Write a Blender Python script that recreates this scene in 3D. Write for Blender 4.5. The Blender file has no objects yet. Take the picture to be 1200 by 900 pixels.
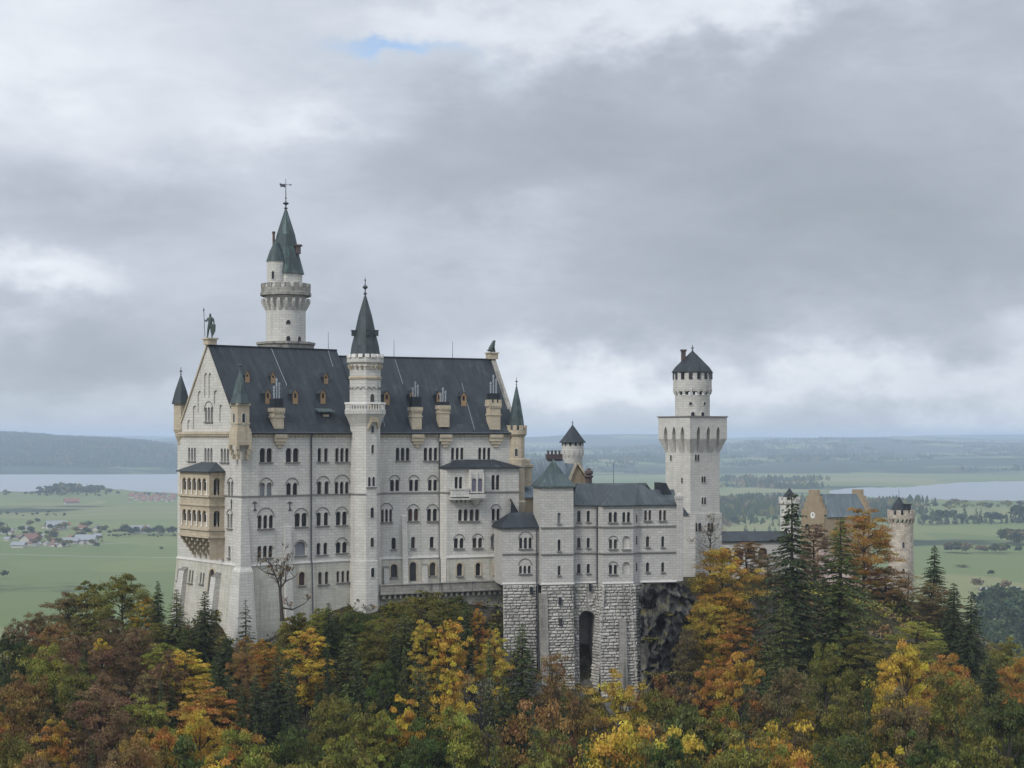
import bpy, bmesh, math, random
import numpy as np
from mathutils import Vector, Matrix
from mathutils.geometry import tessellate_polygon

PI = math.pi
scene = bpy.context.scene
COL = scene.collection

# ------------------------------------------------------------------ camera, world, sun, exposure
FPX, CX, HY = 1900.0, 600.0, 512.0          # the photograph's focal length, centre column and eye-level row
cam_d = bpy.data.cameras.new('camera')
cam_d.sensor_width = 36.0
cam_d.lens = 36.0 * FPX / 1200.0
cam_d.shift_y = (HY - 450.0) / 1200.0
cam_d.clip_start, cam_d.clip_end = 0.5, 60000.0
cam = bpy.data.objects.new('camera', cam_d)
COL.objects.link(cam)
cam.location = (0, 0, 0)
cam.rotation_euler = (PI / 2, 0, 0)
scene.camera = cam

vs = scene.view_settings
vs.view_transform = 'Standard'
vs.look = 'None'
vs.gamma = 1.0
vs.use_curve_mapping = False
vs.exposure = 0.5
scene.cycles.max_bounces = 6
scene.cycles.diffuse_bounces = 3
scene.cycles.glossy_bounces = 2
scene.cycles.transmission_bounces = 2
scene.cycles.volume_bounces = 1
scene.cycles.transparent_max_bounces = 6
scene.cycles.use_denoising = True
scene.cycles.caustics_reflective = False
scene.cycles.caustics_refractive = False

SUN_AZ, SUN_EL = math.radians(222), math.radians(40)   # compass bearing with +Y as north
sun_d = bpy.data.lights.new('sun', 'SUN')
sun_d.energy = 1.5
sun_d.angle = math.radians(15)
sun_d.color = (1.0, 0.96, 0.9)
sun = bpy.data.objects.new('sun', sun_d)
COL.objects.link(sun)
sdir = Vector((math.sin(SUN_AZ) * math.cos(SUN_EL), math.cos(SUN_AZ) * math.cos(SUN_EL), math.sin(SUN_EL)))
sun.rotation_euler = (-sdir).to_track_quat('-Z', 'Y').to_euler()
sun.location = sdir * 300


class NT:
    """small node-graph writer"""
    def __init__(self, tree):
        self.t = tree
        self.n = tree.nodes
        self.l = tree.links

    def new(self, typ, **kw):
        nd = self.n.new(typ)
        for k, v in kw.items():
            setattr(nd, k, v)
        return nd

    def put(self, sock, v):
        if v is None:
            return
        if isinstance(v, bpy.types.NodeSocket):
            self.l.new(v, sock)
        else:
            sock.default_value = v

    def math(self, op, a, b=None, c=None, clamp=False):
        nd = self.new('ShaderNodeMath', operation=op)
        nd.use_clamp = clamp
        for i, v in enumerate((a, b, c)):
            self.put(nd.inputs[i], v)
        return nd.outputs[0]

    def vec(self, op, a, b=None, s=None):
        nd = self.new('ShaderNodeVectorMath', operation=op)
        self.put(nd.inputs[0], a)
        self.put(nd.inputs[1], b)
        if s is not None:
            self.put(nd.inputs['Scale'], s)
        return nd.outputs[0]

    def mix(self, f, a, b, blend='MIX'):
        nd = self.new('ShaderNodeMix', data_type='RGBA', blend_type=blend)
        self.put(nd.inputs[0], f)
        self.put(nd.inputs[6], a)
        self.put(nd.inputs[7], b)
        return nd.outputs[2]

    def noise(self, vec, scale, detail=4, rough=0.55, dist=0.0, out='Fac'):
        nd = self.new('ShaderNodeTexNoise')
        self.put(nd.inputs['Vector'], vec)
        nd.inputs['Scale'].default_value = scale
        nd.inputs['Detail'].default_value = detail
        nd.inputs['Roughness'].default_value = rough
        nd.inputs['Distortion'].default_value = dist
        return nd.outputs[out]

    def ramp(self, f, stops):
        nd = self.new('ShaderNodeValToRGB')
        cr = nd.color_ramp
        while len(cr.elements) < len(stops):
            cr.elements.new(0.5)
        for e, (p, c) in zip(cr.elements, stops):
            e.position = p
            e.color = c if len(c) == 4 else (*c, 1)
        self.put(nd.inputs[0], f)
        return nd.outputs[0]

    def smooth(self, v, a, b, lo=0.0, hi=1.0):
        nd = self.new('ShaderNodeMapRange', interpolation_type='SMOOTHSTEP')
        self.put(nd.inputs['Value'], v)
        nd.inputs['From Min'].default_value = a
        nd.inputs['From Max'].default_value = b
        nd.inputs['To Min'].default_value = lo
        nd.inputs['To Max'].default_value = hi
        return nd.outputs[0]

    def scale(self, vec, s):
        nd = self.new('ShaderNodeMapping')
        self.put(nd.inputs['Vector'], vec)
        nd.inputs['Scale'].default_value = s
        return nd.outputs[0]


def build_world():
    w = bpy.data.worlds.new('World')
    scene.world = w
    w.use_nodes = True
    g = NT(w.node_tree)
    g.n.clear()
    out = g.new('ShaderNodeOutputWorld')
    sky = g.new('ShaderNodeTexSky', sky_type='NISHITA')
    sky.sun_disc = False
    sky.sun_elevation = SUN_EL
    sky.sun_rotation = SUN_AZ
    sky.altitude = 900
    bg_sky = g.new('ShaderNodeBackground')
    g.put(bg_sky.inputs[0], sky.outputs[0])
    bg_sky.inputs[1].default_value = 0.12
    d = g.new('ShaderNodeTexCoord').outputs['Generated']
    n_big = g.noise(g.scale(d, (5, 5, 11)), 1.0, 6, 0.58, 0.35)
    n_fine = g.noise(g.scale(d, (11, 11, 30)), 1.0, 7, 0.6, 0.5)
    n_warp = g.noise(g.scale(d, (9, 9, 16)), 1.0, 5, 0.6, 0.0, 'Color')
    warp = g.vec('SCALE', g.vec('SUBTRACT', n_warp, (0.5, 0.5, 0.5)), s=0.13)
    dw = g.vec('ADD', d, warp)
    sp = g.new('ShaderNodeSeparateXYZ')
    g.put(sp.inputs[0], dw)
    ax, el = sp.outputs[0], sp.outputs[2]
    sp0 = g.new('ShaderNodeSeparateXYZ')
    g.put(sp0.inputs[0], d)
    # bright and dark cloud masses: bearing, elevation (px in the photo), half-widths, strength
    blobs = SKY_BLOBS
    tot = g.math('MULTIPLY_ADD', g.math('SUBTRACT', n_big, 0.5), SKY_N1, SKY_BASE)
    tot = g.math('MULTIPLY_ADD', g.math('SUBTRACT', n_fine, 0.5), SKY_N2, tot)
    for px, py, sx, sy, amp in blobs:
        a, e = (px - CX) / FPX, (HY - py) / FPX
        qx = g.math('POWER', g.math('DIVIDE', g.math('SUBTRACT', ax, a), sx / FPX), 2)
        qy = g.math('POWER', g.math('DIVIDE', g.math('SUBTRACT', el, e), sy / FPX), 2)
        ex = g.math('EXPONENT', g.math('MULTIPLY', g.math('ADD', qx, qy), -1.0))
        tot = g.math('MULTIPLY_ADD', ex, amp, tot)
    col = g.ramp(tot, SKY_RAMP)
    # an overcast sky is brighter overhead than at the horizon
    up = g.smooth(sp0.outputs[2], 0.28, 0.95, 1.0, SKY_ZENITH)
    bg_c = g.new('ShaderNodeBackground')
    g.put(bg_c.inputs[0], col)
    g.put(bg_c.inputs[1], g.math('MULTIPLY', up, SKY_STRENGTH))
    # one small hole where the blue shows
    hx = g.math('POWER', g.math('DIVIDE', g.math('SUBTRACT', ax, (452 - CX) / FPX), 62 / FPX), 2)
    hy = g.math('POWER', g.math('DIVIDE', g.math('SUBTRACT', el, (HY - 84) / FPX), 13 / FPX), 2)
    hole = g.math('EXPONENT', g.math('MULTIPLY', g.math('ADD', hx, hy), -1.0))
    hole = g.math('MULTIPLY', hole, g.smooth(n_fine, 0.3, 0.6))
    cover = g.math('MULTIPLY_ADD', hole, -0.8, 0.985)
    mx = g.new('ShaderNodeMixShader')
    g.put(mx.inputs[0], cover)
    g.put(mx.inputs[1], bg_sky.outputs[0])
    g.put(mx.inputs[2], bg_c.outputs[0])
    g.put(out.inputs[0], mx.outputs[0])
    w.cycles.sampling_method = 'MANUAL'
    w.cycles.sample_map_resolution = 512


SKY_BASE, SKY_N1, SKY_N2 = 0.48, 0.52, 0.34
SKY_STRENGTH, SKY_ZENITH = 1.0, 2.8
SKY_RAMP = [(0.0, (0.246, 0.276, 0.314)), (0.38, (0.325, 0.358, 0.408)), (0.62, (0.428, 0.464, 0.522)), (1.0, (0.63, 0.66, 0.70))]
SKY_BLOBS = [
    (60, 50, 300, 150, 0.44), (30, 110, 90, 40, 0.12), (350, 150, 110, 30, 0.22), (690, 34, 210, 36, 0.34), (905, 22, 110, 32, 0.34), (520, 60, 90, 50, 0.22),
    (800, 140, 220, 85, -0.26), (1020, 265, 320, 95, -0.36), (1150, 60, 140, 60, -0.10), (640, 180, 160, 60, -0.14), (880, 340, 200, 40, -0.16),
    (480, 200, 150, 50, -0.06), (62, 340, 80, 30, 0.40), (590, 285, 120, 46, 0.16), (690, 430, 120, 30, 0.42),
    (1000, 448, 230, 30, 0.38), (1185, 372, 60, 60, 0.26), (70, 430, 150, 34, -0.16), (170, 260, 130, 50, -0.08),
    (560, 375, 150, 34, -0.06), (300, 480, 320, 22, 0.14), (150, 180, 160, 50, 0.06),
]
build_world()

# ------------------------------------------------------------------ helpers
def V(*a):
    return Vector(a)


def at(px, y):
    """x of the sight line through photo column px at distance y"""
    return (px - CX) / FPX * y


def zat(py, y):
    return (HY - py) / FPX * y


class MB:
    """collects faces with metre UVs and links them as ONE mesh object"""
    def __init__(self):
        self.v, self.f, self.uv = [], [], []

    def face(self, pts, uv=None):
        pts = [Vector(p) for p in pts]
        i = len(self.v)
        self.v += pts
        self.f.append(tuple(range(i, i + len(pts))))
        if uv is None:
            n = Vector((0, 0, 0))
            for k in range(len(pts)):
                a, b = pts[k], pts[(k + 1) % len(pts)]
                n += Vector(((a.y - b.y) * (a.z + b.z), (a.z - b.z) * (a.x + b.x), (a.x - b.x) * (a.y + b.y)))
            if n.length > 0:
                n.normalize()
            if abs(n.z) < 0.97:
                t = Vector((-n.y, n.x, 0)).normalized()
                b = n.cross(t)
                uv = [(p.dot(t), p.dot(b)) for p in pts]
            else:
                uv = [(p.x, p.y) for p in pts]
        self.uv += uv

    def box(self, c, e1, e2, e3):
        """centre and three half-extent vectors"""
        c, e1, e2, e3 = Vector(c), Vector(e1), Vector(e2), Vector(e3)
        if e1.cross(e2).dot(e3) < 0:
            e1 = -e1
        P = lambda a, b, d: c + e1 * a + e2 * b + e3 * d
        for q in (((-1, -1, -1), (-1, 1, -1), (1, 1, -1), (1, -1, -1)), ((-1, -1, 1), (1, -1, 1), (1, 1, 1), (-1, 1, 1)),
                  ((-1, -1, -1), (1, -1, -1), (1, -1, 1), (-1, -1, 1)), ((1, -1, -1), (1, 1, -1), (1, 1, 1), (1, -1, 1)),
                  ((1, 1, -1), (-1, 1, -1), (-1, 1, 1), (1, 1, 1)), ((-1, 1, -1), (-1, -1, -1), (-1, -1, 1), (-1, 1, 1))):
            self.face([P(*k) for k in q])
        return self

    def prism(self, poly, z0, z1):
        """vertical prism on a plan polygon given counter-clockwise"""
        n = len(poly)
        for i in range(n):
            a, b = poly[i], poly[(i + 1) % n]
            self.face([(a[0], a[1], z0), (b[0], b[1], z0), (b[0], b[1], z1), (a[0], a[1], z1)])
        self.face([(p[0], p[1], z1) for p in poly])
        self.face([(p[0], p[1], z0) for p in reversed(poly)])
        return self

    def lathe(self, c, prof, seg=24, ph=0.0, cap=True):
        """profile of (radius, z) from bottom to top round the vertical axis at c"""
        for k in range(len(prof) - 1):
            (r0, z0), (r1, z1) = prof[k], prof[k + 1]
            for i in range(seg):
                a0, a1 = ph + 2 * PI * i / seg, ph + 2 * PI * (i + 1) / seg
                p = lambda r, a, z: (c[0] + r * math.cos(a), c[1] + r * math.sin(a), z)
                R = max(r0, r1)
                uv = [(a0 * R, z0), (a1 * R, z0), (a1 * R, z1), (a0 * R, z1)]
                sl = math.hypot(r1 - r0, z1 - z0)
                if abs(z1 - z0) < 1e-4:
                    uv = [(a0 * R, z0), (a1 * R, z0), (a1 * R, z0 + sl), (a0 * R, z0 + sl)]
                if r0 < 1e-4:
                    self.face([p(r0, a0, z0), p(r1, a1, z1), p(r1, a0, z1)], [uv[0], uv[2], uv[3]])
                elif r1 < 1e-4:
                    self.face([p(r0, a0, z0), p(r0, a1, z0), p(r1, a1, z1)], [uv[0], uv[1], uv[2]])
                else:
                    self.face([p(r0, a0, z0), p(r0, a1, z0), p(r1, a1, z1), p(r1, a0, z1)], uv)
        if cap:
            r, z = prof[-1]
            if r > 1e-3:
                self.face([(c[0] + r * math.cos(ph + 2 * PI * i / seg), c[1] + r * math.sin(ph + 2 * PI * i / seg), z) for i in range(seg)])
            r, z = prof[0]
            if r > 1e-3:
                self.face([(c[0] + r * math.cos(ph - 2 * PI * i / seg), c[1] + r * math.sin(ph - 2 * PI * i / seg), z) for i in range(seg)])
        return self

    def tube(self, pts, rad, seg=6):
        pts = [Vector(p) for p in pts]
        rings = []
        for i, p in enumerate(pts):
            d = (pts[min(i + 1, len(pts) - 1)] - pts[max(i - 1, 0)]).normalized()
            r = rad[i] if isinstance(rad, (list, tuple)) else rad
            a = d.orthogonal().normalized() if i == 0 else (rings_a - d * rings_a.dot(d)).normalized()
            rings_a = a
            b = d.cross(a)
            rings.append([p + a * (r * math.cos(2 * PI * k / seg)) + b * (r * math.sin(2 * PI * k / seg)) for k in range(seg)])
        for i in range(len(rings) - 1):
            for k in range(seg):
                self.face([rings[i][k], rings[i][(k + 1) % seg], rings[i + 1][(k + 1) % seg], rings[i + 1][k]])
        self.face(list(reversed(rings[0])))
        self.face(rings[-1])
        return self

    def build(self, name, mat, parent=None, smooth=40):
        me = bpy.data.meshes.new(name)
        me.from_pydata([tuple(p) for p in self.v], [], self.f)
        ul = me.uv_layers.new(name='UVMap')
        ul.data.foreach_set('uv', [c for p in self.uv for c in p])
        bm = bmesh.new()
        bm.from_mesh(me)
        bmesh.ops.remove_doubles(bm, verts=bm.verts, dist=0.0008)
        bm.to_mesh(me)
        bm.free()
        if smooth:
            me.shade_smooth()
            me.set_sharp_from_angle(angle=math.radians(smooth))
        for m in (mat if isinstance(mat, (list, tuple)) else [mat]):
            me.materials.append(m)
        return link(name, me, parent)


def link(name, data, parent=None):
    o = bpy.data.objects.new(name, data)
    COL.objects.link(o)
    if parent is not None:
        o.parent = parent
        root = parent
        while root.parent:
            root = root.parent
        if root.type == 'EMPTY' and parent is root:
            o.matrix_parent_inverse = Matrix.Translation(-root.location)
    return o


def tag(o, label, cat, group=None, kind=None):
    if label:
        o['label'] = label
    if cat:
        o['category'] = cat
    if group:
        o['group'] = group
    if kind:
        o['kind'] = kind
    return o


def thing(name, label, cat, loc, group=None):
    o = bpy.data.objects.new(name, None)
    o.empty_display_size = 1.0
    COL.objects.link(o)
    o.location = loc
    return tag(o, label, cat, group)


def structure(o):
    o['kind'] = 'structure'
    return o


# ------------------------------------------------------------------ materials
def mat(name):
    m = bpy.data.materials.new(name)
    m.use_nodes = True
    g = NT(m.node_tree)
    b = g.n['Principled BSDF']
    return m, g, b


def setp(g, b, col=None, rough=None, metal=None, spec=None, normal=None):
    for k, v in (('Base Color', col), ('Roughness', rough), ('Metallic', metal), ('Specular IOR Level', spec), ('Normal', normal)):
        if v is not None:
            g.put(b.inputs[k], (*v, 1) if isinstance(v, tuple) and len(v) == 3 else v)


def bump(g, h, strength, dist=0.05):
    nd = g.new('ShaderNodeBump')
    nd.inputs['Strength'].default_value = strength
    nd.inputs['Distance'].default_value = dist
    g.put(nd.inputs['Height'], h)
    return nd.outputs[0]


def ashlar(name, base, alt, bw=1.15, bh=0.42, mortar=0.02, mcol=0.62, stain=0.55, streak=(0.42, 0.40, 0.36), bstr=0.5, vary=0.5):
    """coursed cut stone with uneven blocks, soot streaks and rain marks"""
    m, g, b = mat(name)
    uv = g.new('ShaderNodeUVMap').outputs[0]
    br = g.new('ShaderNodeTexBrick')
    br.offset = 0.5
    g.put(br.inputs['Vector'], uv)
    br.inputs['Scale'].default_value = 1.0
    br.inputs['Brick Width'].default_value = bw
    br.inputs['Row Height'].default_value = bh
    br.inputs['Mortar Size'].default_value = mortar
    br.inputs['Mortar Smooth'].default_value = 0.3
    br.inputs['Bias'].default_value = 0.0
    br.inputs['Color1'].default_value = (0, 0, 0, 1)
    br.inputs['Color2'].default_value = (1, 1, 1, 1)
    br.inputs['Mortar'].default_value = (0.5, 0.5, 0.5, 1)
    pos = g.new('ShaderNodeTexCoord').outputs['Object']
    n1 = g.noise(pos, 0.18, 5, 0.6)
    n2 = g.noise(uv, 2.3, 5, 0.65)
    ns = g.noise(g.scale(uv, (0.9, 0.07, 1)), 1.0, 6, 0.65)
    ns2 = g.noise(g.scale(uv, (2.6, 0.16, 1)), 1.0, 5, 0.6)
    f = g.math('MULTIPLY_ADD', g.math('SUBTRACT', br.outputs['Color'], 0.5), vary, g.math('MULTIPLY_ADD', g.math('SUBTRACT', n1, 0.5), 1.3, 0.5), clamp=True)
    c = g.mix(f, (*base, 1), (*alt, 1))
    c = g.mix(g.math('MULTIPLY', g.smooth(n2, 0.45, 0.8), 0.35), c, (alt[0] * 0.8, alt[1] * 0.8, alt[2] * 0.78, 1))
    st = g.math('MULTIPLY', g.smooth(ns, 0.50, 0.68), stain)
    c = g.mix(st, c, (*streak, 1), 'MIX')
    c = g.mix(g.math('MULTIPLY', g.smooth(ns2, 0.58, 0.75), stain * 0.6), c, (streak[0] * 0.7, streak[1] * 0.7, streak[2] * 0.7, 1))
    c = g.mix(g.math('MULTIPLY', br.outputs['Fac'], mcol), c, (alt[0] * 0.45, alt[1] * 0.45, alt[2] * 0.45, 1))
    h = g.math('SUBTRACT', g.math('MULTIPLY', n2, 0.6), br.outputs['Fac'])
    setp(g, b, c, 0.85, spec=0.2, normal=bump(g, h, bstr, 0.04))
    return m


def roofing(name, base, alt, patina, seam=0.62, patina_amt=0.3):
    """sheet-metal roof: standing seams, sheet joints, run-off streaks, patina"""
    m, g, b = mat(name)
    uv = g.new('ShaderNodeUVMap').outputs[0]
    sp = g.new('ShaderNodeSeparateXYZ')
    g.put(sp.inputs[0], uv)
    fr = g.math('FRACT', g.math('DIVIDE', sp.outputs[0], seam))
    ridge = g.smooth(g.math('ABSOLUTE', g.math('SUBTRACT', fr, 0.5)), 0.43, 0.49)
    cell = g.math('FLOOR', g.math('DIVIDE', sp.outputs[0], seam))
    wn = g.new('ShaderNodeTexWhiteNoise', noise_dimensions='2D')
    cb = g.new('ShaderNodeCombineXYZ')
    g.put(cb.inputs[0], cell)
    g.put(cb.inputs[1], g.math('FLOOR', g.math('DIVIDE', sp.outputs[1], 2.4)))
    g.put(wn.inputs['Vector'], cb.outputs[0])
    ns = g.noise(g.scale(uv, (1.1, 0.09, 1)), 1.0, 6, 0.68)
    nb = g.noise(uv, 0.33, 5, 0.6)
    f = g.math('MULTIPLY_ADD', wn.outputs['Value'], 0.45, g.math('MULTIPLY', g.math('SUBTRACT', ns, 0.2), 0.9), clamp=True)
    c = g.mix(f, (*base, 1), (*alt, 1))
    pt = g.math('MULTIPLY', g.smooth(g.math('MULTIPLY', g.math('ADD', nb, ns), 0.5), 0.50, 0.66), patina_amt)
    c = g.mix(pt, c, (*patina, 1))
    c = g.mix(g.math('MULTIPLY', ridge, 0.5), c, (base[0] * 0.5, base[1] * 0.5, base[2] * 0.5, 1))
    setp(g, b, c, g.math('MULTIPLY_ADD', nb, 0.25, 0.5), spec=0.28, normal=bump(g, ridge, 0.5, 0.05))
    return m


def plain(name, col, rough=0.7, metal=0.0, var=0.25, scale=1.5, spec=0.3):
    m, g, b = mat(name)
    p = g.new('ShaderNodeTexCoord').outputs['Object']
    n = g.noise(p, scale, 5, 0.6)
    c = g.mix(n, tuple(k * (1 - var) for k in col) + (1,), tuple(min(1, k * (1 + var)) for k in col) + (1,))
    setp(g, b, c, rough, metal, spec)
    return m


M = {}
M['lime'] = ashlar('white_limestone', (0.61, 0.588, 0.538), (0.445, 0.43, 0.395), 1.2, 0.45, 0.028, 0.52, 0.7, vary=0.45)
M['lime_low'] = ashlar('weathered_limestone', (0.56, 0.535, 0.465), (0.40, 0.385, 0.325), 1.2, 0.45, 0.02, 0.4, 0.75, (0.29, 0.28, 0.215))
M['lime_dark'] = ashlar('grey_limestone', (0.52, 0.50, 0.465), (0.37, 0.36, 0.335), 1.1, 0.42, 0.03, 0.6, 0.5)
M['tan'] = ashlar('tan_sandstone', (0.53, 0.455, 0.34), (0.38, 0.32, 0.235), 0.9, 0.4, 0.02, 0.4, 0.5, (0.25, 0.2, 0.14))
M['gatestone'] = ashlar('yellow_brick', (0.36, 0.295, 0.20), (0.28, 0.22, 0.145), 0.6, 0.3, 0.02, 0.4, 0.5, (0.22, 0.15, 0.09))
M['towerstone'] = ashlar('mottled_rubble_stone', (0.58, 0.52, 0.43), (0.37, 0.32, 0.26), 1.0, 0.5, 0.03, 0.5, 0.4, (0.27, 0.2, 0.16), 0.8, 1.0)
M['pink'] = ashlar('faded_pink_plaster', (0.58, 0.50, 0.46), (0.46, 0.33, 0.29), 3.0, 2.0, 0.004, 0.2, 0.8, (0.3, 0.19, 0.16))
M['trim'] = plain('pale_carved_stone', (0.68, 0.66, 0.62), 0.8, 0, 0.12)
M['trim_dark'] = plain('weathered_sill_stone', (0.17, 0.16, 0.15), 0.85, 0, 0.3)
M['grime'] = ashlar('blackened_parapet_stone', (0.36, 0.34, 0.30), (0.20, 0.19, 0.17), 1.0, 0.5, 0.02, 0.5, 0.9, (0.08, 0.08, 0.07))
M['slate'] = roofing('dark_sheet_roof', (0.013, 0.0165, 0.020), (0.029, 0.035, 0.041), (0.075, 0.10, 0.10), 0.62, 0.4)
M['copper'] = roofing('patinated_copper', (0.028, 0.040, 0.042), (0.070, 0.095, 0.095), (0.15, 0.235, 0.21), 0.5, 0.6)
M['blueroof'] = roofing('blue_grey_sheet_roof', (0.095, 0.122, 0.136), (0.165, 0.200, 0.220), (0.26, 0.31, 0.32), 0.7, 0.5)
M['spire'] = roofing('dark_spire_sheet', (0.026, 0.033, 0.036), (0.055, 0.067, 0.071), (0.10, 0.135, 0.13), 0.45, 0.4)
M['brownroof'] = plain('brown_tile', (0.075, 0.055, 0.052), 0.7, 0, 0.3)
M['gutter'] = plain('zinc_gutter', (0.07, 0.075, 0.085), 0.5, 0.3, 0.2)
M['bronze'] = plain('green_bronze', (0.055, 0.075, 0.065), 0.55, 0.3, 0.5, 3.0)
M['lead'] = plain('zinc_flue', (0.35, 0.38, 0.41), 0.5, 0.4, 0.2)
M['orange'] = plain('ochre_painted_wood', (0.30, 0.20, 0.11), 0.7, 0, 0.25)
M['shutter'] = plain('grey_board', (0.22, 0.23, 0.24), 0.7, 0, 0.08)
M['rust'] = plain('rusty_iron', (0.11, 0.07, 0.05), 0.7, 0.2, 0.3)
M['skin'] = plain('skin', (0.5, 0.32, 0.24), 0.6, 0, 0.05)
M['dark_cloth'] = plain('dark_cloth', (0.03, 0.032, 0.04), 0.9, 0, 0.2)
M['red_cloth'] = plain('grey_cloth', (0.10, 0.10, 0.12), 0.9, 0, 0.2)


def glass_mat(name, col):
    m, g, b = mat(name)
    p = g.new('ShaderNodeTexCoord').outputs['Object']
    n = g.noise(p, 0.7, 3, 0.6)
    oi = g.new('ShaderNodeObjectInfo').outputs['Random']
    c = g.mix(n, (col[0] * 0.5, col[1] * 0.5, col[2] * 0.5, 1), (col[0] * 1.5, col[1] * 1.5, col[2] * 1.5, 1))
    c = g.mix(g.math('MULTIPLY', g.smooth(oi, 0.6, 1.0), 0.6), c, (0.085, 0.07, 0.055, 1))
    setp(g, b, c, 0.25, spec=0.4)
    return m


M['glass'] = glass_mat('dark_window_glass', (0.016, 0.017, 0.022))
M['redglass'] = glass_mat('dark_red_curtained_glass', (0.055, 0.022, 0.018))
M['liltglass'] = glass_mat('grey_lilac_glass', (0.17, 0.16, 0.21))  # oriel panes: paler grey-lilac base colour


def rustic_mat():
    m, g, b = mat('rough_rusticated_stone')
    at_ = g.new('ShaderNodeAttribute', attribute_name='tint')
    p = g.new('ShaderNodeTexCoord').outputs['Object']
    n1 = g.noise(p, 2.2, 7, 0.7)
    n2 = g.noise(g.scale(p, (0.35, 0.35, 0.06)), 1.0, 6, 0.65)
    c = g.mix(at_.outputs['Fac'], (0.25, 0.24, 0.215, 1), (0.46, 0.44, 0.40, 1))
    c = g.mix(g.math('MULTIPLY', g.smooth(n1, 0.5, 0.75), 0.5), c, (0.2, 0.19, 0.17, 1))
    c = g.mix(g.math('MULTIPLY', g.smooth(n2, 0.52, 0.68), 0.65), c, (0.11, 0.105, 0.095, 1))
    setp(g, b, c, 0.9, spec=0.15, normal=bump(g, n1, 0.9, 0.12))
    return m


M['rustic'] = rustic_mat()


def cliff_mat():
    m, g, b = mat('wet_dark_rock')
    p = g.new('ShaderNodeTexCoord').outputs['Object']
    n1 = g.noise(g.scale(p, (1, 1, 0.35)), 0.35, 8, 0.68)
    n2 = g.noise(g.scale(p, (1.2, 1.2, 0.12)), 1.0, 7, 0.7)
    n3 = g.noise(p, 0.5, 6, 0.6)
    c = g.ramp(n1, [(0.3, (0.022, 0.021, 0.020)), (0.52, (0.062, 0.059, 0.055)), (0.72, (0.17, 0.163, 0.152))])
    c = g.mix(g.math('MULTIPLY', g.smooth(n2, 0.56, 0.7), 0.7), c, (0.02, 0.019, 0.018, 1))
    nrm = g.new('ShaderNodeNewGeometry').outputs['Normal']
    sp = g.new('ShaderNodeSeparateXYZ')
    g.put(sp.inputs[0], nrm)
    mossy = g.math('MULTIPLY', g.smooth(sp.outputs[2], 0.5, 0.85), g.smooth(n3, 0.42, 0.6))
    c = g.mix(mossy, c, (0.10, 0.09, 0.025, 1))
    setp(g, b, c, 0.75, spec=0.3, normal=bump(g, n1, 0.9, 0.5))
    return m


M['cliff'] = cliff_mat()


def leaf_mat(name, hue=0.075, val=0.58, trans=0.32):
    """foliage: the tree's own colour (object colour), each clump a little different in hue and value"""
    m, g, b = mat(name)
    oi = g.new('ShaderNodeObjectInfo')
    t1 = g.new('ShaderNodeAttribute', attribute_name='tint').outputs['Fac']
    t2 = g.new('ShaderNodeAttribute', attribute_name='tone').outputs['Fac']
    hs = g.new('ShaderNodeHueSaturation')
    g.put(hs.inputs['Hue'], g.math('MULTIPLY_ADD', g.math('SUBTRACT', t1, 0.36), hue, 0.5))
    hs.inputs['Saturation'].default_value = 0.99
    g.put(hs.inputs['Value'], g.math('MULTIPLY_ADD', t2, val * 2, 1.05 - val))
    g.put(hs.inputs['Color'], oi.outputs['Color'])
    setp(g, b, hs.outputs[0], 0.6, spec=0.25)
    tr = g.new('ShaderNodeBsdfTranslucent')
    g.put(tr.inputs[0], hs.outputs[0])
    mx = g.new('ShaderNodeMixShader')
    mx.inputs[0].default_value = trans
    g.put(mx.inputs[1], b.outputs[0])
    g.put(mx.inputs[2], tr.outputs[0])
    g.put(g.n['Material Output'].inputs[0], mx.outputs[0])
    return m


M['leaf'] = leaf_mat('autumn_leaves')
M['needle'] = leaf_mat('conifer_needles', 0.03, 0.4, 0.15)
M['bark'] = plain('bark', (0.055, 0.045, 0.038), 0.9, 0, 0.4, 2.0)
M['barepale'] = plain('grey_bark', (0.09, 0.08, 0.072), 0.9, 0, 0.4, 2.0)


def under_mat():
    m, g, b = mat('undergrowth_leaves')
    c = g.new('ShaderNodeVertexColor', layer_name='leafcol').outputs[0]
    setp(g, b, c, 0.65, spec=0.2)
    return m


M['under'] = under_mat()

# ------------------------------------------------------------------ walls with real openings
class Face:
    """a vertical wall plane: foot point P, direction u along it, inward normal v; optional batter below a level"""
    def __init__(self, P, u, v, bz=None, bk=0.0, ledge=0.0):
        self.P, self.u, self.v = Vector((P[0], P[1], 0)), Vector((u[0], u[1], 0)), Vector((v[0], v[1], 0))
        self.bz, self.bk, self.ledge = bz, bk, ledge

    def off(self, z):
        if self.bz is not None and z < self.bz:
            return -(self.bz - z) * self.bk - self.ledge
        return 0.0

    def pt(self, s, z, d=0.0):
        p = self.P + self.u * s + self.v * (d + self.off(z))
        return Vector((p.x, p.y, z))

    def s(self, px):
        k = (px - CX) / FPX
        return (k * self.P.y - self.P.x) / (self.u.x - k * self.u.y)

    def y(self, s):
        return self.P.y + self.u.y * s

    def z(self, px, py):
        return (HY - py) / FPX * self.y(self.s(px))


def arch_loop(s0, s1, z0, z1, seg=7, flat=False):
    if flat:
        return [(s0, z0), (s1, z0), (s1, z1), (s0, z1)]
    r = (s1 - s0) / 2
    c = (s0 + s1) / 2
    zr = max(z1 - r, z0 + 0.05)
    rz = z1 - zr
    return [(s0, z0), (s1, z0)] + [(c + r * math.cos(PI * i / seg), zr + rz * math.sin(PI * i / seg)) for i in range(seg + 1)]


LOWER = []          # collects the wall below the plinth ledge while a building asks for it


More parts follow.
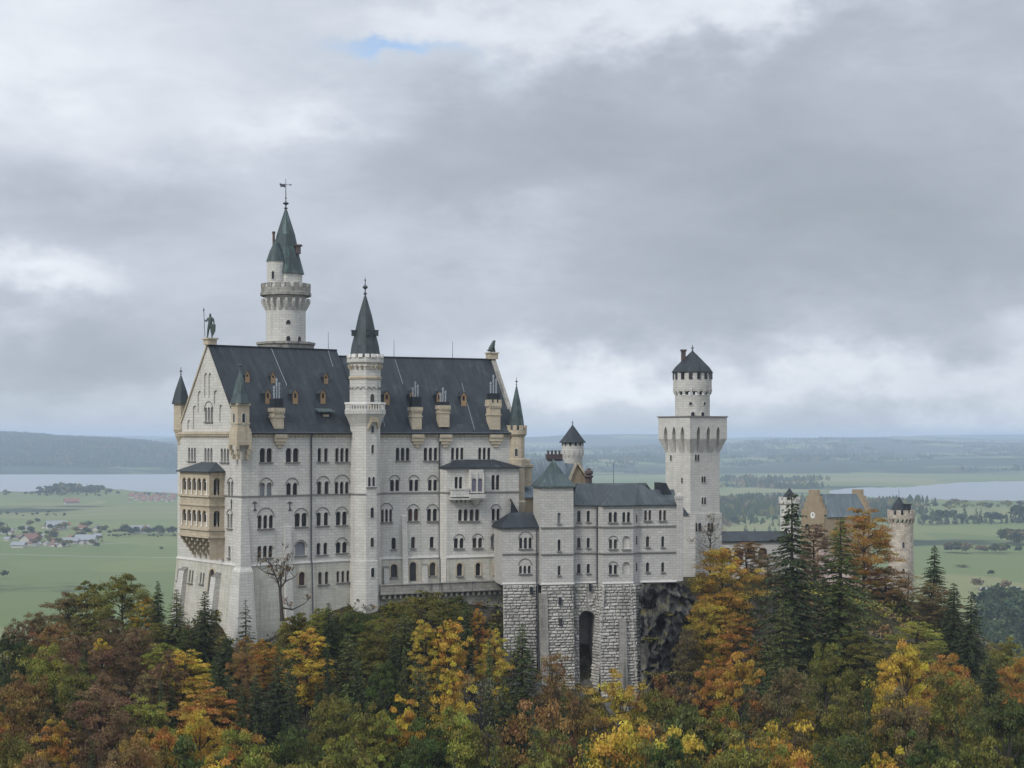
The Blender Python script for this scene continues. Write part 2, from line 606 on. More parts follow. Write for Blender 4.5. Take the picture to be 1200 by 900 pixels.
def clip_z(poly, z, upper):
    out = []
    for i in range(len(poly)):
        a, b = poly[i], poly[(i + 1) % len(poly)]
        ia, ib = (a[1] >= z) == upper, (b[1] >= z) == upper
        if ia:
            out.append(a)
        if ia != ib:
            t = (z - a[1]) / (b[1] - a[1])
            out.append((a[0] + (b[0] - a[0]) * t, z if upper else z - 1e-4))
    return out


def wall(mb, F, outline, holes=(), depth=0.5):
    zs_ = [p[1] for p in outline]
    if F.bz is not None and min(zs_) < F.bz - 0.01 and max(zs_) > F.bz + 0.01:
        up = [h for h in holes if sum(p[1] for p in h) / len(h) >= F.bz]
        lo = [h for h in holes if sum(p[1] for p in h) / len(h) < F.bz]
        wall(mb, F, clip_z(outline, F.bz, True), up, depth)
        wall(LOWER[-1] if LOWER else mb, F, clip_z(outline, F.bz, False), lo, depth)
        return
    loops = [[Vector((s, z, 0)) for s, z in outline]] + [[Vector((s, z, 0)) for s, z in h] for h in holes]
    flat = [p for lp in loops for p in lp]
    nrm = -F.v
    for tri in tessellate_polygon(loops):
        pts = [F.pt(flat[i].x, flat[i].y) for i in tri]
        n = (pts[1] - pts[0]).cross(pts[2] - pts[0])
        idx = tri
        if n.dot(nrm) < 0:
            pts.reverse()
            idx = tuple(reversed(tri))
        if n.length < 1e-7:
            continue
        mb.face(pts, [(flat[i].x, flat[i].y) for i in idx])
    for h in holes:
        c = sum((Vector(p) for p in h), Vector((0, 0))) / len(h)
        for i in range(len(h)):
            a, b = h[i], h[(i + 1) % len(h)]
            q = [F.pt(*a), F.pt(*b), F.pt(b[0], b[1], depth), F.pt(a[0], a[1], depth)]
            n = (q[1] - q[0]).cross(q[2] - q[0])
            m = F.pt(c.x, c.y) - F.pt(*a)
            if n.dot(m) < 0:
                q.reverse()
            mb.face(q)


class Win:
    pass


def win(F, x0, x1, y0, y1, n=1, hood=None, kind='glass', sill=True, col=True, frame=False, flat=False, gap=None):
    """a window measured on wall F: columns x0-x1, rows y0-y1, n arched lights, optional hood-mould row"""
    w = Win()
    xm = (x0 + x1) / 2
    w.F, w.n, w.kind, w.sill, w.col, w.frame = F, n, kind, sill, col, frame
    a, b = F.s(x0), F.s(x1)
    w.s0, w.s1 = min(a, b), max(a, b)
    w.z0, w.z1 = F.z(xm, y1), F.z(xm, y0)
    w.hood = F.z(xm, hood) if hood else None
    g = gap if gap is not None else (0.24 if col else 0.5)
    lw = ((w.s1 - w.s0) - g * (n - 1)) / n
    w.lights = [(w.s0 + i * (lw + g), w.s0 + i * (lw + g) + lw) for i in range(n)]
    w.gap = g
    w.loops = [arch_loop(p, q, w.z0, w.z1, 7, flat) for p, q in w.lights]
    return w


def build_window(w, parent, stone='trim', depth=0.42):
    F = w.F
    mb = MB()
    for lp in w.loops:
        mb.face([F.pt(s, z, depth) for s, z in lp])
    # glazing bar of each light, part of the window itself
    for p, q in w.lights:
        c = (p + q) / 2
        if q - p > 0.55 and w.kind != 'shutter':
            hw = 0.025
            mb.face([F.pt(c - hw, w.z0, depth - 0.03), F.pt(c + hw, w.z0, depth - 0.03), F.pt(c + hw, w.z1 - 0.1, depth - 0.03), F.pt(c - hw, w.z1 - 0.1, depth - 0.03)])
    m = {'glass': 'glass', 'red': 'redglass', 'lilac': 'liltglass', 'shutter': 'shutter', 'blind': 'lime'}[w.kind]
    o = mb.build('window', M[m], parent, 0)
    if w.kind == 'shutter':
        o['label'] = 'window closed off with plain grey board'
    if w.kind == 'blind':
        o['label'] = 'blind walled-up window'
    if w.n > 1 and w.col and w.kind not in ('shutter',):
        cb = MB()
        r = w.gap * 0.36
        for i in range(w.n - 1):
            c = (w.lights[i][1] + w.lights[i + 1][0]) / 2
            rr = (w.lights[0][1] - w.lights[0][0]) / 2
            zt = w.z1 - rr * 0.9
            base = F.pt(c, 0, 0.10)
            cb.lathe((base.x, base.y), [(r * 1.5, w.z0), (r * 1.5, w.z0 + 0.12), (r, w.z0 + 0.16), (r, zt - 0.22), (r * 1.7, zt), (r * 1.7, zt + 0.06)], 8)
        cb.build('column', M[stone], o)
    if w.sill:
        sb = MB()
        sb.box(F.pt((w.s0 + w.s1) / 2, w.z0 - 0.10, -0.05), F.u * ((w.s1 - w.s0) / 2 + 0.12), F.v * 0.19, (0, 0, 0.095))
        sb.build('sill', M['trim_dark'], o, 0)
    if w.hood is not None:
        hb = MB()
        r = (w.s1 - w.s0) / 2 + 0.10
        c = (w.s0 + w.s1) / 2
        zc = w.hood - r
        pts = [F.pt(c + r * math.cos(PI * i / 14), zc + r * math.sin(PI * i / 14), -0.03) for i in range(15)]
        hb.tube(pts, 0.085, 5)
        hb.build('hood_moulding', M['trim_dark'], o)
    if w.frame:
        fb = MB()
        p, q = w.lights[0]
        q = w.lights[-1][1]
        out = arch_loop(p - 0.28, q + 0.28, w.z0, w.z1 + 0.28)
        inn = arch_loop(p, q, w.z0, w.z1)
        for i in range(1, len(out)):
            j = (i + 1) % len(out)
            if j == 0:
                a, b, c_, d = out[i], out[0], inn[0], inn[i]
            else:
                a, b, c_, d = out[i], out[j], inn[j], inn[i]
            fb.face([F.pt(*a, -0.06), F.pt(*b, -0.06), F.pt(*c_, -0.06), F.pt(*d, -0.06)])
            fb.face([F.pt(*a, 0), F.pt(*b, 0), F.pt(*b, -0.06), F.pt(*a, -0.06)])
        fb.build('frame', M['tan'], o, 0)
    return o


def course(mb, F, s0, s1, z, h=0.16, proud=0.16):
    """a projecting string course along wall F"""
    mb.box(F.pt((s0 + s1) / 2, z, -proud / 2 + 0.01), F.u * ((s1 - s0) / 2), F.v * (proud / 2 + 0.01), (0, 0, h / 2))


def corbel_table(mb, F, s0, s1, ztop, h=0.55, step=0.72, proud=0.28):
    """arched corbel frieze under a cornice: band above, little brackets below"""
    mb.box(F.pt((s0 + s1) / 2, ztop - h * 0.25, -proud / 2), F.u * ((s1 - s0) / 2), F.v * (proud / 2), (0, 0, h * 0.25))
    n = max(1, int((s1 - s0) / step))
    for i in range(n + 1):
        s = s0 + (s1 - s0) * i / n
        mb.box(F.pt(s, ztop - h * 0.68, -proud * 0.38), F.u * 0.14, F.v * (proud * 0.38), (0, 0, h * 0.19))


def ring_merlons(mb, c, r, z0, z1, n, frac=0.6, th=0.35, ph=0.0):
    for i in range(n):
        a = ph + 2 * PI * (i + 0.5) / n
        d, t = V(math.cos(a), math.sin(a), 0), V(-math.sin(a), math.cos(a), 0)
        mb.box(V(c[0], c[1], (z0 + z1) / 2) + d * (r - th / 2), t * (PI * r / n * frac), d * (th / 2), (0, 0, (z1 - z0) / 2))


def ring_corbels(mb, c, r0, r1, z0, z1, n, w=0.3, ph=0.0):
    """brackets that carry a projecting gallery of radius r1 on a shaft of radius r0"""
    for i in range(n):
        a = ph + 2 * PI * (i + 0.5) / n
        d, t = V(math.cos(a), math.sin(a), 0), V(-math.sin(a), math.cos(a), 0)
        C = V(c[0], c[1], 0)
        k = w / 2
        A = [C + d * (r0 - 0.1) + V(0, 0, z0), C + d * (r0 + 0.12) + V(0, 0, z0), C + d * r1 + V(0, 0, z1 - (z1 - z0) * 0.35), C + d * r1 + V(0, 0, z1), C + d * (r0 - 0.1) + V(0, 0, z1)]
        L = [p - t * k for p in A]
        R = [p + t * k for p in A]
        mb.face(L)
        mb.face(list(reversed(R)))
        for j in range(5):
            q = (j + 1) % 5
            mb.face([L[j], R[j], R[q], L[q]])


def finial(parent, c, z, h, r=0.16, m='gutter', name='finial'):
    mb = MB()
    mb.lathe(c, [(r * 0.7, z - 0.3), (r * 0.6, z + h * .1), (r * 1.6, z + h * 0.16), (r * 0.5, z + h * 0.24), (r * 0.45, z + h * 0.36), (r * 2.2, z + h * 0.46),
                 (r * 2.2, z + h * 0.5), (r * 0.4, z + h * 0.6), (r * 0.3, z + h * 0.78), (r * 0.9, z + h * 0.82), (r * 0.2, z + h * 0.88), (0.0, z + h)], 10, cap=False)
    return mb.build(name, M[m], parent)


def slit_window(parent, c, r, ang, z0, z1, w=0.7, seg=None, depth_frame=True, kind='glass', proud=0.03):
    """a small arched opening on a round or faceted shaft: stone surround with the dark light set back inside it"""
    d, t = V(math.cos(ang), math.sin(ang), 0), V(-math.sin(ang), math.cos(ang), 0)
    F = Face(V(c[0], c[1], 0) + d * (r + proud) - t * 0, t, -d)
    lp = arch_loop(-w / 2, w / 2, z0, z1, 6)
    mb = MB()
    mb.face([F.pt(s, z, -0.01) for s, z in lp])
    o = mb.build('window', M['glass' if kind == 'glass' else kind], parent, 0)
    fb = MB()
    e, pr = 0.09, 0.05
    out = arch_loop(-w / 2 - e, w / 2 + e, z0 - e, z1 + e, 6)
    n = len(lp)
    for i in range(n):
        j = (i + 1) % n
        fb.face([F.pt(*out[i], -pr), F.pt(*out[j], -pr), F.pt(*lp[j], -pr), F.pt(*lp[i], -pr)])
        fb.face([F.pt(*lp[i], -pr), F.pt(*lp[j], -pr), F.pt(*lp[j], 0.1), F.pt(*lp[i], 0.1)])
        fb.face([F.pt(*out[j], -pr), F.pt(*out[i], -pr), F.pt(*out[i], 0.5), F.pt(*out[j], 0.5)])
    fb.build('frame', M['lime'], o, 0)
    return o


def U(deg):
    a = math.radians(deg)
    return (math.cos(a), math.sin(a)), (-math.sin(a), math.cos(a))


def vadd(p, *terms):
    x, y = p
    for k, w in terms:
        x += k * w[0]
        y += k * w[1]
    return (x, y)


def hit_plane(px, py, P, n):
    """where the sight line through (px, py) meets the plane through P with normal n"""
    d = V((px - CX) / FPX, 1, (HY - py) / FPX)
    return d * (Vector(P).dot(n) / d.dot(n))


# ------------------------------------------------------------------ THE PALACE
u1, v1 = U(38.0)
u2, v2 = U(24.0)
A = (-41.7, 250.0)
L1, L2, WD = 22.6, 27.4, 21.8
Mp = vadd(A, (L1, u1))
SE = vadd(Mp, (L2, u2))
NW = vadd(A, (WD, v1))
NE = vadd(SE, (WD, v2))
dt = u1[0] * u2[0] + u1[1] * u2[1]
mit = ((v1[0] + v2[0]) / (1 + dt), (v1[1] + v2[1]) / (1 + dt))
Mm = vadd(Mp, (WD / 2, mit))
Mn = vadd(Mp, (WD, mit))
RW = vadd(A, (WD / 2, v1))
RE = vadd(SE, (WD / 2, v2))
ZE, ZR1, ZR2, ZC, ZPL, ZB = 0.65, 14.6, 13.6, -9.2, -19.9, -46.0

palace = thing('palace', 'long five-storey pale limestone palace with dark steep roof and west gable', 'castle building', (A[0], A[1], -31))
FL = Face(A, u1, v1, ZPL, 0.03, 0.10)
FR = Face(Mp, u2, v2, ZPL, 0.02, 0.08)
FW = Face(A, v1, u1, ZPL, 0.11, 0.10)
FB = Face(vadd(Mp, (-2.1, v2)), u2, v2, ZPL, 0.02, 0.08)       # front of the projecting bay

WL = [win(FL, 304.4, 319, 525, 541.5, 2), win(FL, 335, 350.3, 525, 541.5, 2), win(FL, 372.3, 384.5, 525, 541, 2, col=False), win(FL, 393, 409, 525, 541, 3),
      win(FL, 304.4, 319, 565.5, 581.7, 2, 560, 'shutter', sill=False), win(FL, 335.6, 349, 565.8, 580.5, 2, 560, sill=False), win(FL, 371.7, 385.7, 564, 580, 2, 558, col=False, sill=False), win(FL, 392.5, 409, 564.5, 578.8, 3, 556.3, sill=False),
      win(FL, 302, 320.3, 603.7, 619.3, 3, 595), win(FL, 345.4, 360, 601, 617, 2, 595.5), win(FL, 371, 385, 600.4, 616, 2, 594.5, col=False), win(FL, 393.7, 407, 599.4, 615.3, 2, 594),
      win(FL, 301.8, 319.7, 639.5, 653.6, 3), win(FL, 346, 358.5, 634.6, 651, 1, 633, 'shutter'), win(FL, 371, 384, 636, 650, 2, col=False), win(FL, 393.7, 407, 635, 648, 2, 630),
      win(FL, 349.4, 357, 670, 686, 1, None, 'red', frame=True), win(FL, 372.3, 384.5, 670, 684.7, 2, None, 'red', col=False), win(FL, 393.7, 409, 669, 682.3, 3, None, 'red', gap=0.35)]
WR = [win(FR, 463.8, 480, 524.6, 539.5, 3), win(FR, 496.6, 512.7, 524.6, 539.5, 3), win(FR, 528.7, 543.4, 524.6, 538.5, 3), win(FR, 560.5, 575, 524.6, 538.5, 3),
      win(FR, 457.2, 467.8, 562, 575.6, 2, 557, sill=False), win(FR, 479.5, 490.5, 562, 575.4, 2, 557, sill=False), win(FR, 501.7, 512.5, 562, 575, 2, 557, sill=False),
      win(FR, 446.5, 459.5, 596.7, 611.7, 3, 589.6), win(FR, 478.3, 490.5, 596, 610.5, 2, 591, 'red'), win(FR, 500.5, 512.5, 596, 610.5, 2, 591),
      win(FR, 458.8, 464, 630, 643.7), win(FR, 481.7, 486.7, 629, 642.5), win(FR, 503.7, 508.7, 628.8, 642),
      win(FR, 457.5, 465.5, 661, 676.7, frame=True), win(FR, 479.5, 488, 658.5, 681, frame=True, sill=False), win(FR, 503, 510.5, 659, 674.7, frame=True)]
WB = [win(FB, 532.8, 542, 558.5, 575, 2, sill=False, gap=0.16), win(FB, 576, 585.6, 556.5, 574, 2, sill=False, gap=0.16),
      win(FB, 537, 548.2, 596.7, 610.3, 2), win(FB, 550.4, 561.7, 596.7, 610.3, 2), win(FB, 576.3, 586, 596, 609.7, 2, 591),
      win(FB, 532, 543.7, 630.5, 642.5, 2, 626), win(FB, 553.8, 565.5, 630, 642, 2, 625.5), win(FB, 575.3, 587, 626, 641, 1, 624.5, 'shutter'),
      win(FB, 535, 541.7, 660, 675, frame=True), win(FB, 557, 563, 659.5, 674.5, frame=True), win(FB, 578.3, 587, 658.7, 674, frame=True)]
WW = [win(FW, 220.5, 229.5, 524.5, 540, 3), win(FW, 239.5, 249, 525, 541, 3), win(FW, 258.5, 268.5, 525.5, 541.5, 3),
      win(FW, 267.2, 273.2, 564, 581, 2, 560, sill=False), win(FW, 266.5, 272.3, 602, 619.3, 2, 597), win(FW, 267.5, 270, 640, 654),
      win(FW, 210.5, 214.5, 666, 680, 1, None, 'red'), win(FW, 224, 229, 668, 683, 2, None, 'red', gap=0.4), win(FW, 237, 242, 671, 684, 2, gap=0.4), win(FW, 247.5, 253.5, 667, 694, 1, None, 'red', frame=True)]
WG = [win(FW, 240, 249.4, 477, 494, 3, 470.5)]

mb = MB()
LOWER.append(MB())


def done():
    global mb
    if mb.f:
        mb.build('wall', M['lime'], palace, 0)
    if LOWER[-1].f:
        LOWER[-1].build('plinth_wall', M['lime_low'], palace, 0)
    LOWER[-1] = MB()
    mb = MB()


wall(mb, FL, [(0, ZB), (L1, ZB), (L1, ZE - 0.1), (0, ZE - 0.1)], [l for w in WL for l in w.loops])
done()
wall(mb, FR, [(0, ZB), (L2, ZB), (L2, ZE - 0.1), (0, ZE - 0.1)], [l for w in WR for l in w.loops])
done()
# west front with its gable
niche = []
for x0, x1, y0, y1 in ((239.2, 243, 437, 466), (244.3, 248, 437, 466), (231.5, 236.5, 458, 484), (250.5, 255.5, 457, 474), (226, 230.5, 475, 503), (257, 261, 474, 494), (219.5, 223, 492, 503.5)):
    s0, s1 = sorted((FW.s(x0), FW.s(x1)))
    niche.append(arch_loop(s0, s1, FW.z((x0 + x1) / 2, y1), FW.z((x0 + x1) / 2, y0), 6))
gable_out = [(0, ZB), (WD, ZB), (WD, ZE), (WD / 2, ZR1 + 0.25), (0, ZE)]
wall(mb, FW, gable_out, [l for w in WW + WG for l in w.loops] + niche, 0.4)
for lp in niche:
    mb.face([FW.pt(s, z, 0.22) for s, z in reversed(lp)], [(s, z) for s, z in reversed(lp)])
done()
# the sides away from the view
for P, Q in ((Mn, NW), (NE, Mn)):
    mb.face([(P[0], P[1], ZB), (Q[0], Q[1], ZB), (Q[0], Q[1], ZE), (P[0], P[1], ZE)])
done()
FE = Face(SE, v2, (-u2[0], -u2[1]))
wall(mb, FE, [(0, ZB), (WD, ZB), (WD, ZE), (WD / 2, ZR2 + 0.3), (0, ZE)])
done()
# projecting bay on the right half of the south front
sb0, sb1 = FB.s(523), L2 - 0.9
zbt = zat(548, FB.y(15))
wall(mb, FB, [(sb0, ZB), (sb1, ZB), (sb1, zbt), (sb0, zbt)], [l for w in WB for l in w.loops])
done()
FBs = Face(FR.pt(FR.s(514), 0).to_2d(), (FB.pt(sb0, 0) - FR.pt(FR.s(514), 0)).to_2d().normalized(), u2)
Lc = (FB.pt(sb0, 0) - FR.pt(FR.s(514), 0)).length
wall(mb, FBs, [(0, ZB), (Lc, ZB), (Lc, zbt), (0, zbt)])
done()
a_, b_ = FB.pt(sb1, 0), FR.pt(sb1, 0)
mb.face([(a_.x, a_.y, ZB), (b_.x, b_.y, ZB), (b_.x, b_.y, zbt), (a_.x, a_.y, zbt)])
done()
LOWER.pop()
for w in WL + WR + WB + WW + WG:
    build_window(w, palace)

# string courses, plinth ledge, cornice with corbel frieze
mb = MB()
course(mb, FL, -0.1, L1, ZC)
course(mb, FR, 0, FR.s(514), ZC)
course(mb, FB, sb0 - 0.1, sb1 + 0.1, ZC)
course(mb, FBs, 0, Lc, ZC + 0.003)
course(mb, FW, -0.1, 5.6, ZC + 0.002)
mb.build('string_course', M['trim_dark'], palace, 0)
mb = MB()
for F, s0, s1, dz in ((FL, -0.1, L1, 0), (FR, 0, L2, .002), (FB, sb0, sb1, .004), (FW, -0.1, WD, .003)):
    course(mb, F, s0, s1, ZPL + 0.02 + dz, 0.24, 0.24)
mb.build('plinth_ledge', M['trim'], palace, 0)
mb = MB()
for F, s0, s1 in ((FL, 0.9, L1 - 2.2), (FR, 2.3, L2 - 1.2), (FW, 1.2, WD - 1.2)):
    corbel_table(mb, F, s0, s1, ZE - 0.25)
course(mb, FW, 0.9, WD - 0.9, ZE - 0.05, 0.42, 0.42)
mb.build('cornice', M['tan'], palace, 0)

# roof: two gabled halves meeting in the bend, the left ridge one metre higher
mb = MB()
ov = 0.5
eW = vadd(A, (-ov, v1), (0.25, u1))
eM = vadd(Mp, (-ov, mit))
eE = vadd(SE, (-ov, v2), (-0.3, u2))
nW, nM, nE = vadd(NW, (ov, v1), (0.25, u1)), vadd(Mn, (ov, mit)), vadd(NE, (ov, v2), (-0.3, u2))
rW, rE = vadd(RW, (0.25, u1)), vadd(RE, (-0.3, u2))
z3 = lambda p, z: (p[0], p[1], z)
kz = (ZR1 - ZE) / (WD / 2)
ze = ZE
# a slight flare at the eaves
def slope(e0, e1, r0, r1, ze, zr):
    f = 0.13
    a0, a1 = vadd(e0, (f, (r0[0] - e0[0], r0[1] - e0[1]))), vadd(e1, (f, (r1[0] - e1[0], r1[1] - e1[1])))
    zf = ze + (zr - ze) * f * 0.88
    mb.face([z3(e0, ze), z3(e1, ze), z3(a1, zf), z3(a0, zf)])
    mb.face([z3(a0, zf), z3(a1, zf), z3(r1, zr), z3(r0, zr)])


slope(eW, eM, rW, Mm, ze, ZR1)
slope(eM, eE, Mm, rE, ze, ZR2)
slope(nM, nW, Mm, rW, ze, ZR1)
slope(nE, nM, rE, Mm, ze, ZR2)
mb.face([z3(eM, ze), z3(nM, ze), z3(Mm, ZR1)])
mb.box(((rW[0] + Mm[0]) / 2, (rW[1] + Mm[1]) / 2, ZR1 + 0.03), V(Mm[0] - rW[0], Mm[1] - rW[1], 0) * 0.5, V(*v1, 0) * 0.16, (0, 0, 0.12))
mb.box(((Mm[0] + rE[0]) / 2, (Mm[1] + rE[1]) / 2, ZR2 + 0.03), V(rE[0] - Mm[0], rE[1] - Mm[1], 0) * 0.5, V(*v2, 0) * 0.16, (0, 0, 0.12))
roof = mb.build('roof', M['slate'], palace, 0)
mb = MB()
for F, s0, s1 in ((FL, 0.6, L1 - 2.3), (FR, 2.4, L2 - 0.9)):
    mb.tube([F.pt(s0, ZE - 0.02, -0.62), F.pt(s1, ZE - 0.02, -0.62)], 0.14, 6)
mb.build('gutter', M['gutter'], palace)
mb = MB()
for F, s0, s1 in ((FL, 0.6, L1 - 2.3), (FR, 2.4, L2 - 0.9)):
    mb.box(F.pt((s0 + s1) / 2, ZE - 0.19, -0.27), F.u * ((s1 - s0) / 2), F.v * 0.26, (0, 0, 0.07))
mb.build('eaves_board', M['gutter'], palace, 0)
# gable copings
for (F, zr, L) in ((FW, ZR1 + 0.25, WD), (FE, ZR2 + 0.3, WD)):
    for sg in (0, 1):
        mb = MB()
        e, r = F.pt(0.3 if not sg else L - 0.3, ZE, 0.2), F.pt(L / 2, zr, 0.2)
        d = (r - e)
        nn = d.cross(F.v).normalized()
        if nn.z < 0:
            nn = -nn
        mb.box((e + r) / 2 + nn * 0.12, d / 2, F.v * 0.42, nn * 0.14)
        mb.build('gable_coping', M['tan'] if (F is FW and sg) else M['slate'] if F is FW else M['grime'], palace, 0)

# drainpipes
for F, px, y0, y1 in ((FL, 364, 509, 735), (FR, 514.5, 509, 683)):
    s = F.s(px)
    mb = MB()
    mb.tube([F.pt(s, F.z(px, y0), -0.55), F.pt(s, F.z(px, y0) - 0.7, -0.2), F.pt(s, ZPL + 0.3, -0.2), F.pt(s, ZPL - 0.4, -0.34), F.pt(s, F.z(px, y1), -0.36)], 0.13, 6)
    mb.build('drainpipe', M['gutter'], palace)
# wall anchors
for px, py in ((298.5, 593), (339.5, 593)):
    s, z = FL.s(px), FL.z(px, py)
    mb = MB()
    mb.box(FL.pt(s, z, -0.05), FL.u * 0.07, FL.v * 0.05, (0, 0, 0.75))
    for k in (-1, 1):
        mb.tube([FL.pt(s, z + 0.35, -0.05), FL.pt(s + k * 0.25, z + 0.6, -0.05), FL.pt(s + k * 0.42, z + 0.42, -0.05)], 0.06, 5)
        mb.tube([FL.pt(s, z - 0.35, -0.05), FL.pt(s + k * 0.3, z - 0.75, -0.05)], 0.06, 5)
    mb.build('wall_anchor', M['gutter'], palace)
s, z = FW.s(271.5), FW.z(271.5, 591)
mb = MB()
mb.box(FW.pt(s, z, -0.05), FW.u * 0.08, FW.v * 0.05, (0, 0, 0.8))
mb.tube([FW.pt(s - 0.3, z + .3, -0.05), FW.pt(s, z + .5, -0.05), FW.pt(s + 0.3, z + .3, -0.05)], 0.06, 5)
mb.build('wall_anchor', M['gutter'], palace)


def buttress(F, px0, px1, py_top, zbot, top_out, bot_out, m='lime', cap=None, parent=None):
    s0, s1 = sorted((F.s(px0), F.s(px1)))
    zt = F.z((px0 + px1) / 2, py_top)
    mb = MB()
    P = lambda s, z, o: F.pt(s, z, -o)
    q = [P(s0, zbot, bot_out), P(s1, zbot, bot_out), P(s1, zt, top_out), P(s0, zt, top_out)]
    b = [P(s0, zbot, -0.5), P(s1, zbot, -0.5), P(s1, zt + top_out * 0.9, -0.1), P(s0, zt + top_out * 0.9, -0.1)]
    mb.face(q)
    mb.face([b[0], q[0], q[3], b[3]])
    mb.face([q[1], b[1], b[2], q[2]])
    o = mb.build('buttress', M[m], parent or palace, 0)
    cb = MB()
    n = V(0, 0, 0.16)
    e = F.u * 0.08
    cb.face([q[3] - e, q[2] + e, b[2] + e, b[3] - e])
    cb.face([q[3] - e - n, q[2] + e - n, q[2] + e, q[3] - e])
    cb.build('buttress_cap', M[cap or m], o, 0)
    return o


buttress(FL, 332.5, 341, 617, ZB, 0.12, 0.9)
buttress(FR, 470.5, 476.5, 604, -27, 0.12, 0.9)
buttress(FR, 448.5, 454.5, 666, -28, 0.5, 0.7, cap='trim_dark')
buttress(FR, 494, 499.5, 663, -28, 0.5, 0.7, cap='trim_dark')
buttress(FW, 216, 222, 668, ZB, 0.7, 1.6, cap='trim_dark')
buttress(FW, 255.5, 261, 676, ZB, 0.9, 1.8, cap='trim_dark')
# big corner buttress at the south-west corner
mb = MB()
d45 = Vector((-(u1[0] + v1[0]), -(u1[1] + v1[1]), 0)).normalized()
z_s, z_t = ZPL - 0.9, -10.5
Cc = V(A[0], A[1], 0)
uu, vv = V(*u1, 0), V(*v1, 0)
def cpt(a, b, z):
    p = Cc + uu * a + vv * b
    return V(p.x, p.y, z)
lev = [(ZB, 2.6, 2.2), (z_s, 0.75, 1.6), (z_s + 0.7, 0.35, 1.5), (z_t, 0.06, 1.0)]
for k in range(3):
    (za, oa, wa), (zb_, ob, wb) = lev[k], lev[k + 1]
    mb.face([cpt(-oa, -oa, za), cpt(wa, -oa, za), cpt(wb, -ob, zb_), cpt(-ob, -ob, zb_)])
    mb.face([cpt(-oa, wa, za), cpt(-oa, -oa, za), cpt(-ob, -ob, zb_), cpt(-ob, wb, zb_)])
    mb.face([cpt(wa, -oa, za), cpt(wa, 0.5, za), cpt(wb, 0.5, zb_), cpt(wb, -ob, zb_)])
    mb.face([cpt(0.5, wa, za), cpt(-oa, wa, za), cpt(-ob, wb, zb_), cpt(0.5, wb, zb_)])
mb.build('buttress', M['lime'], palace, 0)

# ---- bay roof, oriel balcony
zbr = zat(538.5, FR.y(16)) 
mb = MB()
e0, e1 = FBs.pt(0, zbt, -0.0), FB.pt(sb0 - 0.3, zbt, -0.5)
e0 = FR.pt(FR.s(513.5), zbt, -0.05)
e2, e3 = FB.pt(sb1 + 0.4, zbt, -0.5), FR.pt(sb1 + 0.4, zbt, -0.05)
r0, r1 = FR.pt(FR.s(536), zbr, -0.03), FR.pt(FR.s(578), zbr, -0.03)
mb.face([e1, e2, r1, r0])
mb.face([e0, e1, r0])
mb.face([e2, e3, r1])
for a, b in ((e0, e1), (e1, e2), (e2, e3)):
    mb.face([a - V(0, 0, .16), b - V(0, 0, .16), b, a])
mb.face([e0 - V(0, 0, .16), e3 - V(0, 0, .16), e2 - V(0, 0, .16), e1 - V(0, 0, .16)])
mb.build('bay_roof', M['slate'], palace, 0)
FO = Face(vadd(Mp, (-3.3, v2)), u2, v2)
so0, so1 = FO.s(552), FO.s(566.5)
zf, zt_ = FB.z(560, 577.5), FB.z(560, 550)
mb = MB()
hs = [win(FO, 553, 558.5, 560.5, 576, 1), win(FO, 560, 565.5, 560.5, 576, 1)]
wall(mb, FO, [(so0, zf), (so1, zf), (so1, zt_), (so0, zt_)], [l for w in hs for l in w.loops], 0.25)
for s in (so0, so1):
    q = [FO.pt(s, zf), FO.pt(s, zf, 1.2), FO.pt(s, zt_, 1.2), FO.pt(s, zt_)]
    mb.face(q if s == so1 else list(reversed(q)))
for s in (so0, so1, (so0 + so1) / 2):
    p = FO.pt(s, 0, -0.05)
    mb.lathe((p.x, p.y), [(0.11, zf), (0.11, zt_ - 0.6)], 8)
orl = mb.build('oriel', M['lime'], palace, 0)
for w in hs:
    w.kind = 'lilac'
    w.sill = False
    mbw = MB()
    for lp in w.loops:
        mbw.face([FO.pt(s, z, 0.22) for s, z in lp])
    mbw.build('pane', M['liltglass'], orl, 0)
mb = MB()
p0, p1 = FO.s(530.5), FO.s(568)
zfl = FB.z(550, 578)
mb.box(FO.pt((p0 + FO.s(550)) / 2, zfl + 0.05, 0.6), FO.u * ((FO.s(550) - p0) / 2), FO.v * 0.6, (0, 0, 0.62))
mb.box(FO.pt((p0 + FO.s(550)) / 2 - 0.05, zfl + 0.72, 0.56), FO.u * ((FO.s(550) - p0) / 2 + 0.1), FO.v * 0.66, (0, 0, 0.07))
mb.box(FO.pt((FO.s(550) + p1) / 2, zfl - 0.45, 0.4), FO.u * ((p1 - FO.s(550)) / 2), FO.v * 0.85, (0, 0, 0.32))
mb.box(FO.pt((p0 + p1) / 2, zfl - 0.9, 0.5), FO.u * ((p1 - p0) / 2 + 0.2), FO.v * 0.8, (0, 0, 0.13))
for px in (534, 539, 544, 549):
    mb.box(FO.pt(FO.s(px), zfl - 1.25, 0.8), FO.u * 0.14, FO.v * 0.45, (0, 0, 0.25))
s = FO.s(559.5)
mb.lathe(FO.pt(s, 0, 0.7).to_2d(), [(0.25, zfl - 2.1), (0.75, zfl - 1.5), (1.05, zfl - 1.05)], 8)
mb.build('balcony', M['lime'], palace, 30)

